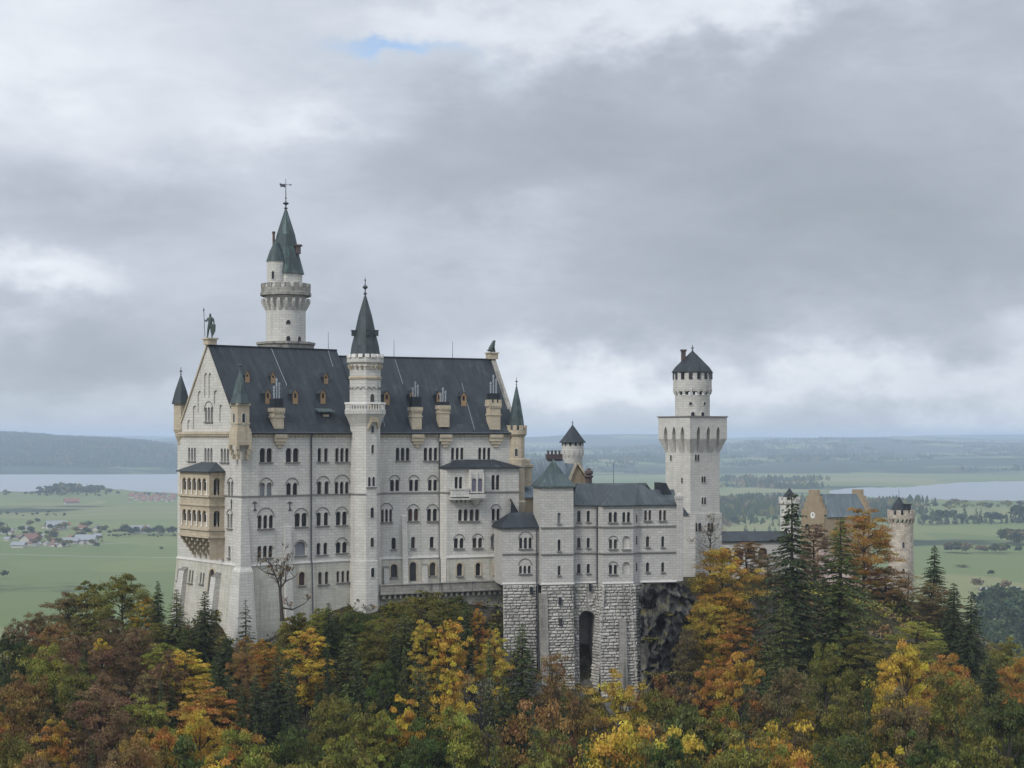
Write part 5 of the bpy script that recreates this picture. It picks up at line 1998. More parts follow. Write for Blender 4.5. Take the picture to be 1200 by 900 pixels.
# ------------------------------------------------------------------ round tower and green-roofed house behind
yR = 318.0
zr_ = lambda py: zat(py, yR)
cR = (at(671, yR), yR)
rt = thing('round_tower', 'small round pale tower with dark cone roof behind the green-roofed house', 'tower', (cR[0], cR[1], -25))
mb = MB()
mb.lathe(cR, [(1.95, -40), (1.95, zr_(535)), (2.1, zr_(533)), (2.15, zr_(530)), (2.15, zr_(518))], 20)
ring_corbels(mb, cR, 1.95, 2.25, zr_(535), zr_(527.5), 14, 0.32)
mb.build('wall', M['lime'], rt, 30)
for i in range(6):
    a_ = math.radians(-90 + (i - 2.5) * 28)
    d, t = V(math.cos(a_), math.sin(a_), 0), V(-math.sin(a_), math.cos(a_), 0)
    m2 = MB()
    m2.box(V(cR[0], cR[1], zr_(520.5)) + d * 2.12, t * 0.2, d * 0.08, (0, 0, 0.3))
    m2.build('opening', M['glass'], rt, 0)
mb = MB()
mb.lathe(cR, [(2.6, zr_(518)), (1.9, zr_(513)), (0.08, zr_(498))], 12)
mb.lathe(cR, [(2.6, zr_(518.8)), (2.6, zr_(518))], 12)
mb.build('spire', M['slate'], rt, 0)
finial(rt, cR, zr_(498.5), 1.1, 0.1)

yK = 296.0
kn_h = thing('knights_house', 'house with large blue-green patinated roof and stone gable between palace and round tower', 'castle building', (at(645, yK), yK, -26))
u4, v4 = U(14.0)
PK = (at(606, 294), 294.0)
FK = Face(PK, u4, v4)
k0, k1 = 0.0, FK.s(668)
zke, zkr = zat(583, 294.5), zat(538, 302)
mb = MB()
wall(mb, FK, [(0, -30), (k1 + 6, -30), (k1 + 6, zke), (0, zke)])
# cross gable towards the view on the right
FG = Face(FK.pt(k1 - 0.6, 0, 0.5).to_2d(), u4, v4)
gw = FG.s(697) 
ga = (FG.s(676), zat(545, 296))
mb2 = MB()
wall(mb2, FG, [(0, -30), (gw, -30), (gw, zat(578, 296)), ga, (0, zat(578, 296))])
mb.v, mb.f, mb.uv = mb.v + mb2.v, mb.f + [tuple(i + len(mb.v) for i in f) for f in mb2.f], mb.uv + mb2.uv
mb.face([FG.pt(gw, -30), FG.pt(gw, -30, 9), FG.pt(gw, zat(578, 296), 9), FG.pt(gw, zat(578, 296))])
mb.build('wall', M['gatestone'], kn_h, 0)
mb = MB()
a, b = FK.pt(-0.3, zke, -0.4), FK.pt(k1 + 1, zke, -0.4)
c_, d_ = FK.pt(k1 + 1, zkr, 8), FK.pt(FK.s(624), zkr, 8)
mb.face([a, b, c_, d_])
mb.face([FK.pt(-0.3, zke, 16), a, d_])
mb.face([d_, c_, FK.pt(k1 + 1, zke, 16), FK.pt(-0.3, zke, 16)])
g0, g1, g2 = FG.pt(-0.4, zat(578.5, 296), -0.15), FG.pt(ga[0], ga[1] + 0.2, -0.15), FG.pt(gw + 0.4, zat(578.5, 296), -0.15)
bk_ = V(*v4, 0) * 9
mb.face([g0, g1, g1 + bk_, g0 + bk_])
mb.face([g1, g2, g2 + bk_, g1 + bk_])
mb.build('roof', M['blueroof'], kn_h, 0)
mb = MB()
for p, q in ((g0, g1), (g1, g2)):
    d = q - p
    nn = V(*v4, 0).cross(d).normalized()
    if nn.z < 0:
        nn = -nn
    mb.box((p + q) / 2 + nn * 0.16, d / 2, V(*v4, 0) * 0.3, nn * 0.18)
mb.build('gable_coping', M['tan'], kn_h, 0)
mb = MB()
q = FK.pt(FK.s(663), 0, 8)
mb.box((q.x, q.y, zkr + 0.4), V(*u4, 0) * 1.5, V(*v4, 0) * 0.6, (0, 0, 0.5))
for k in range(4):
    mb.lathe((q.x - 1.1 + k * 0.7, q.y), [(0.2, zkr + 0.8), (0.2, zkr + 1.4), (0.28, zkr + 1.45), (0.28, zkr + 1.6)], 6)
mb.build('chimney', M['brownroof'], kn_h, 0)
mb = MB()
q = FK.pt(FK.s(620), 0, 1.0)
mb.lathe((q.x, q.y), [(0.8, zat(570, 295)), (0.8, zat(549, 295)), (1.1, zat(547, 295)), (1.1, zat(544, 295)), (0.35, zat(543.5, 295)), (0.5, zat(541.5, 295)), (0.45, zat(538.5, 295)), (0, zat(537, 295))], 10)
mb.build('pier', M['tan'], kn_h, 30)
mb = MB()
for px in (628, 641):
    s = FK.s(px)
    mb.face([FK.pt(s - 0.35, zat(600, 294), -0.02), FK.pt(s + 0.35, zat(600, 294), -0.02), FK.pt(s + 0.35, zat(590, 294), -0.02), FK.pt(s - 0.35, zat(590, 294), -0.02)])
mb.build('window', M['glass'], kn_h, 0)

# ------------------------------------------------------------------ annex wall by the square tower, gallery, gatehouse, gate tower
yX = 300.0
ax_ = thing('link_house', 'narrow pale annex with dark lean-to roof between low wing and square tower', 'castle building', (at(803, yX), yX, -26))
mb = MB()
FX = Face((at(797, yX), yX), *U(8))
x1_ = FX.s(815)
wall(mb, FX, [(0, -32), (x1_, -32), (x1_, zat(603, yX)), (0, zat(603, yX))])
mb.face([FX.pt(x1_, -32), FX.pt(x1_, -32, 8), FX.pt(x1_, zat(603, yX), 8), FX.pt(x1_, zat(603, yX))])
mb.build('wall', M['lime'], ax_, 0)
mb = MB()
z0_, z1_ = zat(603.5, yX), zat(587, yX)
mb.face([FX.pt(-1, z0_, -0.3), FX.pt(FX.s(807), z0_, -0.3), FX.pt(FX.s(801), z1_, 4), FX.pt(-1, z1_, 4)])
mb.face([FX.pt(FX.s(807), z0_, -0.3), FX.pt(FX.s(807), z0_, 8), FX.pt(FX.s(801), z1_, 4)])
mb.build('roof', M['slate'], ax_, 0)

yG = 345.0
gal = thing('gallery_wing', 'long low gallery with dark roof and round-arched openings between tower and gatehouse', 'castle building', (at(880, yG), yG, -30))
FGy = Face((at(838, yG), yG), *U(5))
gL = FGy.s(925)
mb = MB()
hs = []
for px in (852, 866, 880, 894):
    s = FGy.s(px)
    hs.append(arch_loop(s - 1.0, s + 1.0, zat(656, yG), zat(642, yG), 8))
wall(mb, FGy, [(0, -36), (gL, -36), (gL, zat(634, yG)), (0, zat(634, yG))], hs, 0.6)
mb.build('wall', M['lime'], gal, 0)
for h_ in hs:
    m2 = MB()
    m2.face([FGy.pt(s, z, 0.5) for s, z in h_])
    m2.build('arched_opening', M['redglass'], gal, 0)
mb = MB()
mb.face([FGy.pt(-1, zat(634, yG), -0.5), FGy.pt(gL, zat(634, yG), -0.5), FGy.pt(gL, zat(624, yG), 4), FGy.pt(-1, zat(624, yG), 4)])
mb.face([FGy.pt(gL, zat(634, yG), 8.5), FGy.pt(-1, zat(634, yG), 8.5), FGy.pt(-1, zat(624, yG), 4), FGy.pt(gL, zat(624, yG), 4)])
mb.face([FGy.pt(-1, zat(635, yG), -0.5), FGy.pt(gL, zat(635, yG), -0.5), FGy.pt(gL, zat(634, yG), -0.5), FGy.pt(-1, zat(634, yG), -0.5)])
mb.build('roof', M['slate'], gal, 0)

yH = 372.0
zh = lambda py: zat(py, yH)
gate = thing('gatehouse', 'yellow gatehouse with stepped gables, round clock and blue-grey roof', 'castle building', (at(962, yH), yH, -36))
u5, v5 = U(47.0)
# stepped gable faces the viewer's left; the long roof runs away to the right
Pg = (at(939, yH), yH)
FGa = Face(Pg, U(-18)[0], U(-18)[1])
gLn = FGa.s(966)
def stepped(F, L_, z0, z1, n):
    out = [(0, -42), (L_, -42), (L_, z0)]
    for k in range(n):
        z = z0 + (z1 - z0) * (k + 1) / n
        out += [(L_ - L_ * 0.42 * k / n, z), (L_ - L_ * 0.42 * (k + 1) / n, z)]
    for k in reversed(range(n)):
        z = z0 + (z1 - z0) * (k + 1) / n
        out += [(L_ * 0.42 * (k + 1) / n, z), (L_ * 0.42 * k / n, z)]
    out.append((0, z0))
    return out
mb = MB()
so = stepped(FGa, gLn, zh(603), zh(574), 4)
wall(mb, FGa, so)
DGx = 14.5
dg_ = V(*U(20)[0], 0)
bk_ = dg_ * 11.5
lo = so
lv_ = [Vector((s, z, 0)) for s, z in lo]
off_ = bk_ - FGa.v * 0
for tri in tessellate_polygon([lv_]):
    p_ = [FGa.pt(lv_[i].x, lv_[i].y) + off_ for i in tri]
    mb.face(p_)
    mb.face([p + dg_ * 0.8 for p in p_])
for i in range(2, len(lo) - 1):
    a, b = FGa.pt(*lo[i]), FGa.pt(*lo[i + 1])
    mb.face([a, b, b + dg_ * 0.8, a + dg_ * 0.8])
    mb.face([a + off_, b + off_, b + off_ + dg_ * 0.8, a + off_ + dg_ * 0.8])
a, b = FGa.pt(gLn - 0.2, -42), FGa.pt(gLn - 0.2, zh(606))
mb.face([a, a + off_, b + off_, b])
mb.build('wall', M['gatestone'], gate, 0)
mb = MB()
r0_, e0_, e1_ = FGa.pt(gLn / 2, zh(579)), FGa.pt(-0.2, zh(606)), FGa.pt(gLn + 0.3, zh(606))
i0, i1 = dg_ * 0.4, dg_ * 11.6
mb.face([e1_ + i0, e1_ + i1, r0_ + i1, r0_ + i0])
mb.face([e0_ + i1, e0_ + i0, r0_ + i0, r0_ + i1])
mb.build('roof', M['blueroof'], gate, 0)
mb = MB()
p = FGa.pt(gLn * 0.5, zh(603.5), -0.05)
pts = [p + FGa.u * (0.55 * math.cos(2 * PI * i / 16)) + V(0, 0, 0.75 * math.sin(2 * PI * i / 16)) for i in range(16)]
mb.face(pts)
ck = mb.build('clock', M['trim'], gate, 0)
mb = MB()
mb.box(p - FGa.v * 0.03 + V(0, 0, 0.15), FGa.u * 0.07, FGa.v * 0.02, (0, 0, 0.3))
mb.box(p - FGa.v * 0.04 + FGa.u * 0.12, FGa.u * 0.2, FGa.v * 0.015, (0, 0, 0.06))
mb.build('clock_hand', M['gutter'], ck, 0)
for k, (px, y0, y1) in enumerate(((946, 622, 614), (957, 622, 614))):
    s = FGa.s(px)
    m2 = MB()
    m2.face([FGa.pt(a, z, -0.02) for a, z in arch_loop(s - 0.5, s + 0.5, zh(y0), zh(y1))])
    m2.build('window', M['glass'], gate, 0)
ctr = (at(926, yH), yH + 1)
mb = MB()
mb.lathe(ctr, [(2.15, -44), (2.15, zh(592)), (2.45, zh(590)), (2.45, zh(586))], 16)
ring_merlons(mb, ctr, 2.45, zh(586), zh(582.5), 10, 0.6, 0.35)
tg = mb.build('round_turret', M['lime'], gate, 30)
mb = MB()
mb.lathe(ctr, [(1.9, zh(586.5)), (1.2, zh(580)), (0.05, zh(572))], 12)
mb.build('spire', M['slate'], tg, 0)
mb = MB()
mb.box((at(948.5, yH + 2), yH + 2, zh(613)), V(*U(-18)[0], 0) * 2.0, V(*U(-18)[1], 0) * -2.5, (0, 0, 0.4))
mb.build('canopy', M['brownroof'], gate, 0)
mb = MB()
FGw = Face((at(960, yH - 6), yH - 6), *U(10))
wall(mb, FGw, [(0, -46), (FGw.s(1043), -46), (FGw.s(1043), zat(676, yH)), (FGw.s(1008), zat(658, yH)), (0, zat(640, yH))])
mb.build('courtyard_wall', M['pink'], gate, 0)
s_ = FGw.s(1018)
mb = MB()
mb.face([FGw.pt(a, z, -0.02) for a, z in arch_loop(s_ - 0.9, s_ + 0.9, zat(716, yH), zat(697, yH))])
mb.build('door', M['brownroof'], gate, 0)
s_ = FGw.s(1029)
mb = MB()
mb.box(FGw.pt(s_, zat(708, yH), -0.02), FGw.u * 0.6, FGw.v * 0.1, (0, 0, 2.6))
mb.build('pilaster', M['rust'], gate, 0)

cG = (at(1056, yH), yH)
gt = thing('gate_tower', 'mottled brown stone round tower with battlements and small brown cone roof', 'tower', (cG[0], cG[1], -42))
mb = MB()
mb.lathe(cG, [(2.95, -52), (2.72, zh(620)), (2.72, zh(612))], 24)
mb.lathe(cG, [(3.05, zh(608)), (3.12, zh(606)), (3.12, zh(603))], 24)
ring_corbels(mb, cG, 2.72, 3.08, zh(613), zh(606), 18, 0.3)
mb.build('wall', M['towerstone'], gt, 30)
mb = MB()
ring_merlons(mb, cG, 3.12, zh(603), zh(597.5), 11, 0.58, 0.4)
mb.build('battlement', M['towerstone'], gt, 0)
mb = MB()
mb.lathe((cG[0] - 0.5, cG[1]), [(2.0, zh(603)), (2.0, zh(599)), (1.1, zh(590)), (0.05, zh(582))], 10)
mb.build('spire', M['slate'], gt, 0)
mb = MB()
mb.box((cG[0] + 1.3, cG[1] - 0.4, zh(596)), (0.65, 0, 0), (0, 0.7, 0), (0, 0, 0.9))
mb.box((cG[0] + 1.3, cG[1] - 0.4, zh(591)), (0.8, 0, 0), (0, 0.85, 0), (0, 0, 0.12))
mb.build('dormer', M['slate'], gt, 0)
mb = MB()
mb.tube([V(cG[0] - 0.5, cG[1], zh(583)), V(cG[0] - 0.5, cG[1], zh(573))], [0.06, 0.03], 5)
mb.build('lightning_rod', M['gutter'], gt)
for y0, y1 in ((641, 634), (672, 665)):
    slit_window(gt, cG, 2.75, math.radians(-93), zh(y0), zh(y1), 0.55)

# ------------------------------------------------------------------ LAND: castle hill, plain, lakes, far hills
GZ = -160.0
RIDGE = np.array([(-210, 300, -98), (-150, 288, -70), (-95, 280, -50), (-62, 270, -38), (-45, 266, -28.5), (-25, 277, -25.5), (5, 290, -25.5), (40, 298, -26), (62, 325, -31), (85, 358, -37),
                  (106, 368, -48), (130, 378, -74), (165, 390, -112), (300, 420, -165)], float)
rngn = np.random.RandomState(3)
_tab = rngn.rand(64, 64)


def vnoise(x, y):
    x, y = np.asarray(x, float), np.asarray(y, float)
    xi, yi = np.floor(x).astype(int), np.floor(y).astype(int)
    fx, fy = x - xi, y - yi
    fx, fy = fx * fx * (3 - 2 * fx), fy * fy * (3 - 2 * fy)
    t = lambda a, b: _tab[a % 64, b % 64]
    return (t(xi, yi) * (1 - fx) + t(xi + 1, yi) * fx) * (1 - fy) + (t(xi, yi + 1) * (1 - fx) + t(xi + 1, yi + 1) * fx) * fy


def fbm(x, y, o=4):
    s, a, n = 0, 0.5, 0
    for k in range(o):
        s = s + a * vnoise(x * 2 ** k + 17.3 * k, y * 2 ** k + 9.1 * k)
        n += a
        a *= 0.5
    return s / n


def hill_z(x, y):
    x, y = np.asarray(x, float), np.asarray(y, float)
    best = np.full(x.shape, 1e9)
    zr = np.zeros(x.shape)
    side = np.zeros(x.shape)
    for (ax, ay, az), (bx, by, bz) in zip(RIDGE[:-1], RIDGE[1:]):
        dx, dy = bx - ax, by - ay
        t = np.clip(((x - ax) * dx + (y - ay) * dy) / (dx * dx + dy * dy), 0, 1)
        d = np.hypot(x - ax - t * dx, y - ay - t * dy)
        m = d < best
        best = np.where(m, d, best)
        zr = np.where(m, az + (bz - az) * t, zr)
        side = np.where(m, (x - ax) * dy - (y - ay) * dx, side)
    front = side > 0
    w = 12.0
    drop = np.maximum(best - w, 0)
    zf = zr - 0.60 * drop - 9 * (1 - np.exp(-drop / 12.0)) * np.exp(-((x - 14) / 20) ** 2) * 1.2 - 8 * (1 - np.exp(-drop / 6.0)) * np.exp(-((x - 27) / 8) ** 2)
    zb = zr - 0.95 * drop
    z = np.where(front, np.maximum(zf, -105 + 0 * zf), zb)
    z = z + np.where(best > w, (fbm(x / 14, y / 14) - 0.5) * np.clip((best - w) / 8, 0, 1) * 7, 0)
    return np.maximum(z, GZ - 6)


def hz(x, y):
    return float(hill_z(np.array([x]), np.array([y]))[0])


def grid_mesh(name, X, Y, Z, m, smooth=True):
    ny, nx = X.shape
    me = bpy.data.meshes.new(name)
    v = np.stack([X, Y, Z], -1).reshape(-1, 3)
    i = np.arange(ny * nx).reshape(ny, nx)
    f = np.stack([i[:-1, :-1], i[:-1, 1:], i[1:, 1:], i[1:, :-1]], -1).reshape(-1, 4)
    me.vertices.add(len(v))
    me.vertices.foreach_set('co', v.ravel())
    me.loops.add(f.size)
    me.loops.foreach_set('vertex_index', f.ravel().astype(np.int32))
    me.polygons.add(len(f))
    me.polygons.foreach_set('loop_start', np.arange(0, f.size, 4, dtype=np.int32))
    me.update(calc_edges=True)
    if smooth:
        me.shade_smooth()
    me.materials.append(m)
    return link(name, me)


def quads_mesh(name, P, m, tint=None, tone=None, col=None):
    """P: (n, k, 3) faces of k corners"""
    n, k = P.shape[:2]
    me = bpy.data.meshes.new(name)
    me.vertices.add(n * k)
    me.vertices.foreach_set('co', P.reshape(-1).astype(np.float32))
    me.loops.add(n * k)
    me.loops.foreach_set('vertex_index', np.arange(n * k, dtype=np.int32))
    me.polygons.add(n)
    me.polygons.foreach_set('loop_start', np.arange(0, n * k, k, dtype=np.int32))
    me.update(calc_edges=True)
    for nm, val in (('tint', tint), ('tone', tone)):
        if val is not None:
            a = me.attributes.new(nm, 'FLOAT', 'FACE')
            a.data.foreach_set('value', val.astype(np.float32))
    if col is not None:
        a = me.color_attributes.new('leafcol', 'FLOAT_COLOR', 'CORNER')
        c = np.ones((n * k, 4), np.float32)
        c[:, :3] = np.repeat(col, k, 0)
        a.data.foreach_set('color', c.ravel())
    me.materials.append(m)
    return me


def forest_floor():
    m, g, b = mat('forest_floor')
    p = g.new('ShaderNodeTexCoord').outputs['Object']
    n1 = g.noise(p, 0.35, 7, 0.65)
    n2 = g.noise(p, 1.7, 6, 0.7)
    n3 = g.noise(g.scale(p, (1, 1, 0.4)), 0.22, 6, 0.65)
    c = g.ramp(n1, [(0.3, (0.02, 0.022, 0.01)), (0.5, (0.045, 0.038, 0.016)), (0.7, (0.07, 0.045, 0.02))])
    c = g.mix(g.math('MULTIPLY', g.smooth(n2, 0.5, 0.7), 0.5), c, (0.035, 0.045, 0.012, 1))
    nr = g.new('ShaderNodeSeparateXYZ')
    g.put(nr.inputs[0], g.new('ShaderNodeNewGeometry').outputs['Normal'])
    rock = g.math('MULTIPLY', g.smooth(nr.outputs[2], 0.86, 0.6), g.smooth(n3, 0.45, 0.6))
    c = g.mix(rock, c, g.ramp(n2, [(0.3, (0.06, 0.06, 0.058)), (0.7, (0.26, 0.255, 0.25))]))
    setp(g, b, c, 0.9, spec=0.1, normal=bump(g, n2, 0.9, 0.6))
    return m


X, Y = np.meshgrid(np.arange(-330, 420, 2.5), np.arange(70, 560, 2.5))
hill = structure(grid_mesh('castle_hill', X, Y, hill_z(X, Y), forest_floor()))


def plain_mat(name='meadow_patchwork', far=False):
    m, g, b = mat(name)
    p = g.new('ShaderNodeTexCoord').outputs['Object']
    sc = 1 / 420.0
    nw = g.noise(p, 1 / 300.0, 3, 0.5, 0, 'Color')
    pw = g.vec('ADD', p, g.vec('SCALE', g.vec('SUBTRACT', nw, (0.5, 0.5, 0.5)), s=160.0))
    vo = g.new('ShaderNodeTexVoronoi', feature='F1', distance='CHEBYCHEV')
    g.put(vo.inputs['Vector'], g.scale(pw, (1.0, 0.8, 0.0)))
    vo.inputs['Scale'].default_value = sc
    sp = g.new('ShaderNodeSeparateColor')
    g.put(sp.inputs[0], vo.outputs['Color'])
    n1 = g.noise(p, 1 / 90.0, 6, 0.6)
    n2 = g.noise(g.scale(p, (0.25, 1, 1)), 1 / 26.0, 5, 0.6)
    c = g.ramp(sp.outputs[0], [(0.0, (0.092, 0.122, 0.042)), (0.35, (0.118, 0.148, 0.050)), (0.6, (0.145, 0.162, 0.062)), (0.85, (0.185, 0.172, 0.080)), (1.0, (0.100, 0.135, 0.045))])
    c = g.mix(g.math('MULTIPLY', g.math('SUBTRACT', n1, 0.3), 0.6, clamp=True), c, (0.17, 0.165, 0.08, 1))
    c = g.mix(g.math('MULTIPLY', g.smooth(n2, 0.5, 0.75), 0.35), c, (0.10, 0.13, 0.05, 1))
    # moor and scattered wood cover farther out
    nf = g.noise(g.scale(p, (0.6, 1.0, 1)), 1 / 900.0, 7, 0.62)
    wood = g.smooth(nf, 0.44 if far else 0.585, 0.49 if far else 0.62)
    c = g.mix(wood, c, g.mix(n1, (0.018, 0.032, 0.016, 1), (0.045, 0.05, 0.022, 1)))
    setp(g, b, c, 0.9, spec=0.1)
    return m


gx = np.concatenate([np.linspace(-14000, -3000, 12), np.linspace(-2700, 2700, 30), np.linspace(3000, 14000, 12)])
gy = np.concatenate([np.linspace(-400, 6000, 40), np.linspace(6500, 26000, 40)])
X, Y = np.meshgrid(gx, gy)
MEADOW = plain_mat()
ground = structure(grid_mesh('ground', X, Y, np.full(X.shape, GZ), MEADOW))

# far hills: a long wooded ridge on the left, rolling farmland on the right
def far_z(x, y):
    k = (x / y) * FPX + CX
    base = np.clip((y - 6800) / 9000, 0, 1)
    n = fbm(x / 1500 + 3.1, y / 1900 + 1.7, 5)
    n2 = fbm(x / 5200 + 8.1, y / 5000 + 4.3, 4)
    z = GZ - 12 + base * 85 + np.clip((y - 6800) / 1200, 0, 1) * (n * 150 + n2 * 80 - 62)
    left = np.exp(-((y - 9300) / 1500) ** 2) * (1 / (1 + np.exp((k - 215) / 22))) * 105
    far = np.clip((y - 12500) / 7000, 0, 1) * (42 + 40 * np.exp(-((k - 735) / 90) ** 2) + 95 * (fbm(x / 2600 + 5, y / 2600 + 2, 3) - 0.5) - 20 * np.exp(-((k - 900) / 80) ** 2))
    shore = np.clip((y - (6600 + 500 * np.sin(x / 700))) / 700, 0, 1)
    return np.where(shore > 0, z + left + far, GZ - 12) * 1.0


gy = np.linspace(6300, 22000, 150)
kk = np.linspace(-0.8, 0.8, 380)
K, Y = np.meshgrid(kk, gy)
X = K * Y
hills = structure(grid_mesh('hills', X, Y, np.minimum(far_z(X, Y), 30 + 0 * X), plain_mat('wooded_farmland', True)))


def water_mat():
    m, g, b = mat('lake_water')
    p = g.new('ShaderNodeTexCoord').outputs['Object']
    n = g.noise(g.scale(p, (0.15, 1, 1)), 1 / 60.0, 4, 0.6)
    setp(g, b, g.mix(n, (0.13, 0.145, 0.155, 1), (0.19, 0.205, 0.215, 1)), 0.36, spec=1.0)
    return m


WATER = water_mat()


def lake(near, far, label=None):
    """shore columns (px, distance) along the near and far bank"""
    mb = MB()
    rr = random.Random(len(near))
    def dens(l):
        out = []
        for (a, ya), (b, yb) in zip(l, l[1:]):
            n = 10
            for i in range(n):
                t = i / n
                out.append((a + (b - a) * t, (ya + (yb - ya) * t) * (1 + rr.uniform(-.008, .008))))
        return out + [l[-1]]
    N, Fq = dens(near), dens(far)
    for i in range(len(N) - 1):
        q = [(at(px, y), y, GZ + 0.6) for px, y in (N[i], N[i + 1], Fq[i + 1], Fq[i])]
        mb.face(q, [(p[0], p[1]) for p in q])
    return structure(mb.build('lake', WATER, None, 0))


d_ = lambda py: -GZ * FPX / (py - HY)
lake([(-700, d_(575)), (-60, d_(577)), (40, d_(576.5)), (120, d_(571.5)), (160, d_(576)), (215, d_(579)), (330, d_(576))], [(-700, d_(554)), (-60, d_(555)), (40, d_(554.5)), (120, d_(554)), (160, d_(553)), (215, d_(552)), (330, d_(553))])
lake([(972, d_(578)), (1000, d_(582)), (1060, d_(584.5)), (1120, d_(586)), (1180, d_(587)), (1270, d_(587)), (1800, d_(589))], [(972, d_(575.5)), (1000, d_(572)), (1060, d_(571)), (1120, d_(566)), (1180, d_(564)), (1270, d_(563)), (1800, d_(564))])


# ------------------------------------------------------------------ haze: one closed box of thin air round the whole scene
def haze_box():
    m = bpy.data.materials.new('thin_haze')
    m.use_nodes = True
    g = NT(m.node_tree)
    g.n.clear()
    out = g.new('ShaderNodeOutputMaterial')
    pv = g.new('ShaderNodeVolumePrincipled')
    pv.inputs['Color'].default_value = (*HAZE_COL, 1)
    pv.inputs['Density'].default_value = HAZE_DENSITY
    pv.inputs['Anisotropy'].default_value = 0.1
    g.put(out.inputs['Volume'], pv.outputs[0])
    mb = MB()
    z0, z1 = GZ - 20, 60.0
    mb.box((0, 12900, (z0 + z1) / 2), (14600, 0, 0), (0, 13500, 0), (0, 0, (z1 - z0) / 2))
    o = mb.build('haze', m, None, 0)
    o['kind'] = 'stuff'
    o['label'] = 'thin blue haze over the valley'
    return o


HAZE_DENSITY = 0.000082
HAZE_COL = (0.66, 0.79, 1.0)
haze_box()

# ------------------------------------------------------------------ rock cliff under the low wing's east end
def cliff():
    nx, nz = 110, 150
    u = np.linspace(0, 1, nx)
    w = np.linspace(0, 1, nz)
    Uu, Ww = np.meshgrid(u, w)
    px = 749 + Uu * 84
    y = 267 + Uu ** 2 * 12
    xx = (px - CX) / FPX * y
    top = np.interp(Uu, [0, 0.58, 0.66, 0.8, 1.0], [zat(683.5, 268), zat(683.5, 269), zat(690, 270), zat(704, 272), zat(726, 274)])
    zz = top - Ww * 36
    a, b = Uu * 11, Ww * 34
    big = fbm(a / 4.5 + 2, b / 6.0 + 5, 3) - 0.5
    rid = 1 - np.abs(2 * fbm(a / 1.7 + 9 + big, b / 3.2 + 3, 6) - 1)
    crack = 1 - np.abs(2 * fbm(a / 1.1 + 31, b / 5.0 + 13, 4) - 1)
    st = ((b / 5.6 + big * 2.2) % 1.0)
    d = big * 4.5 + Ww * 5.0 + st ** 2.5 * 1.5 + (rid - 0.8) * 3.2 - np.clip(crack - 0.9, 0, 1) * 9
    d = d + (fbm(a * 1.6, b * 1.0 + 7, 3) - 0.5) * 1.2 + np.floor(fbm(a * 0.9 + 40, b * 0.5 + 2, 3) * 7) * 0.28
    Yy = y - d
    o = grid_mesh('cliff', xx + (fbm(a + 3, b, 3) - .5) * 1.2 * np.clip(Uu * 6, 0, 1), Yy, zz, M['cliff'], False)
    return structure(o)


cliff()

# ------------------------------------------------------------------ TREES
def leaf_quads(cen, rad, nper, size, rs, flat=0.65, aspect=0.6):
    """leaf-sized rhombs scattered through clumps; returns faces and the clump number of each"""
    n = len(cen) * nper
    idx = np.repeat(np.arange(len(cen)), nper)
    d = rs.normal(size=(n, 3))
    d /= np.linalg.norm(d, axis=1, keepdims=True)
    d[:, 2] = np.where(d[:, 2] < -0.2, -d[:, 2] * 0.6, d[:, 2])
    r = rs.rand(n, 1) ** 0.45
    pos = cen[idx] + d * r * rad[idx][:, None] * np.array([1, 1, flat])
    nrm = rs.normal(size=(n, 3)) + d * 0.7 + np.array([0, 0, 0.7])
    nrm /= np.linalg.norm(nrm, axis=1, keepdims=True)
    a = np.cross(nrm, rs.normal(size=(n, 3)))
    a /= np.linalg.norm(a, axis=1, keepdims=True)
    b = np.cross(nrm, a)
    s = size * (0.4 + 1.2 * rs.rand(n, 1))
    P = np.stack([pos + a * s, pos + b * s * aspect, pos - a * s, pos - b * s * aspect], 1)
    return P, idx


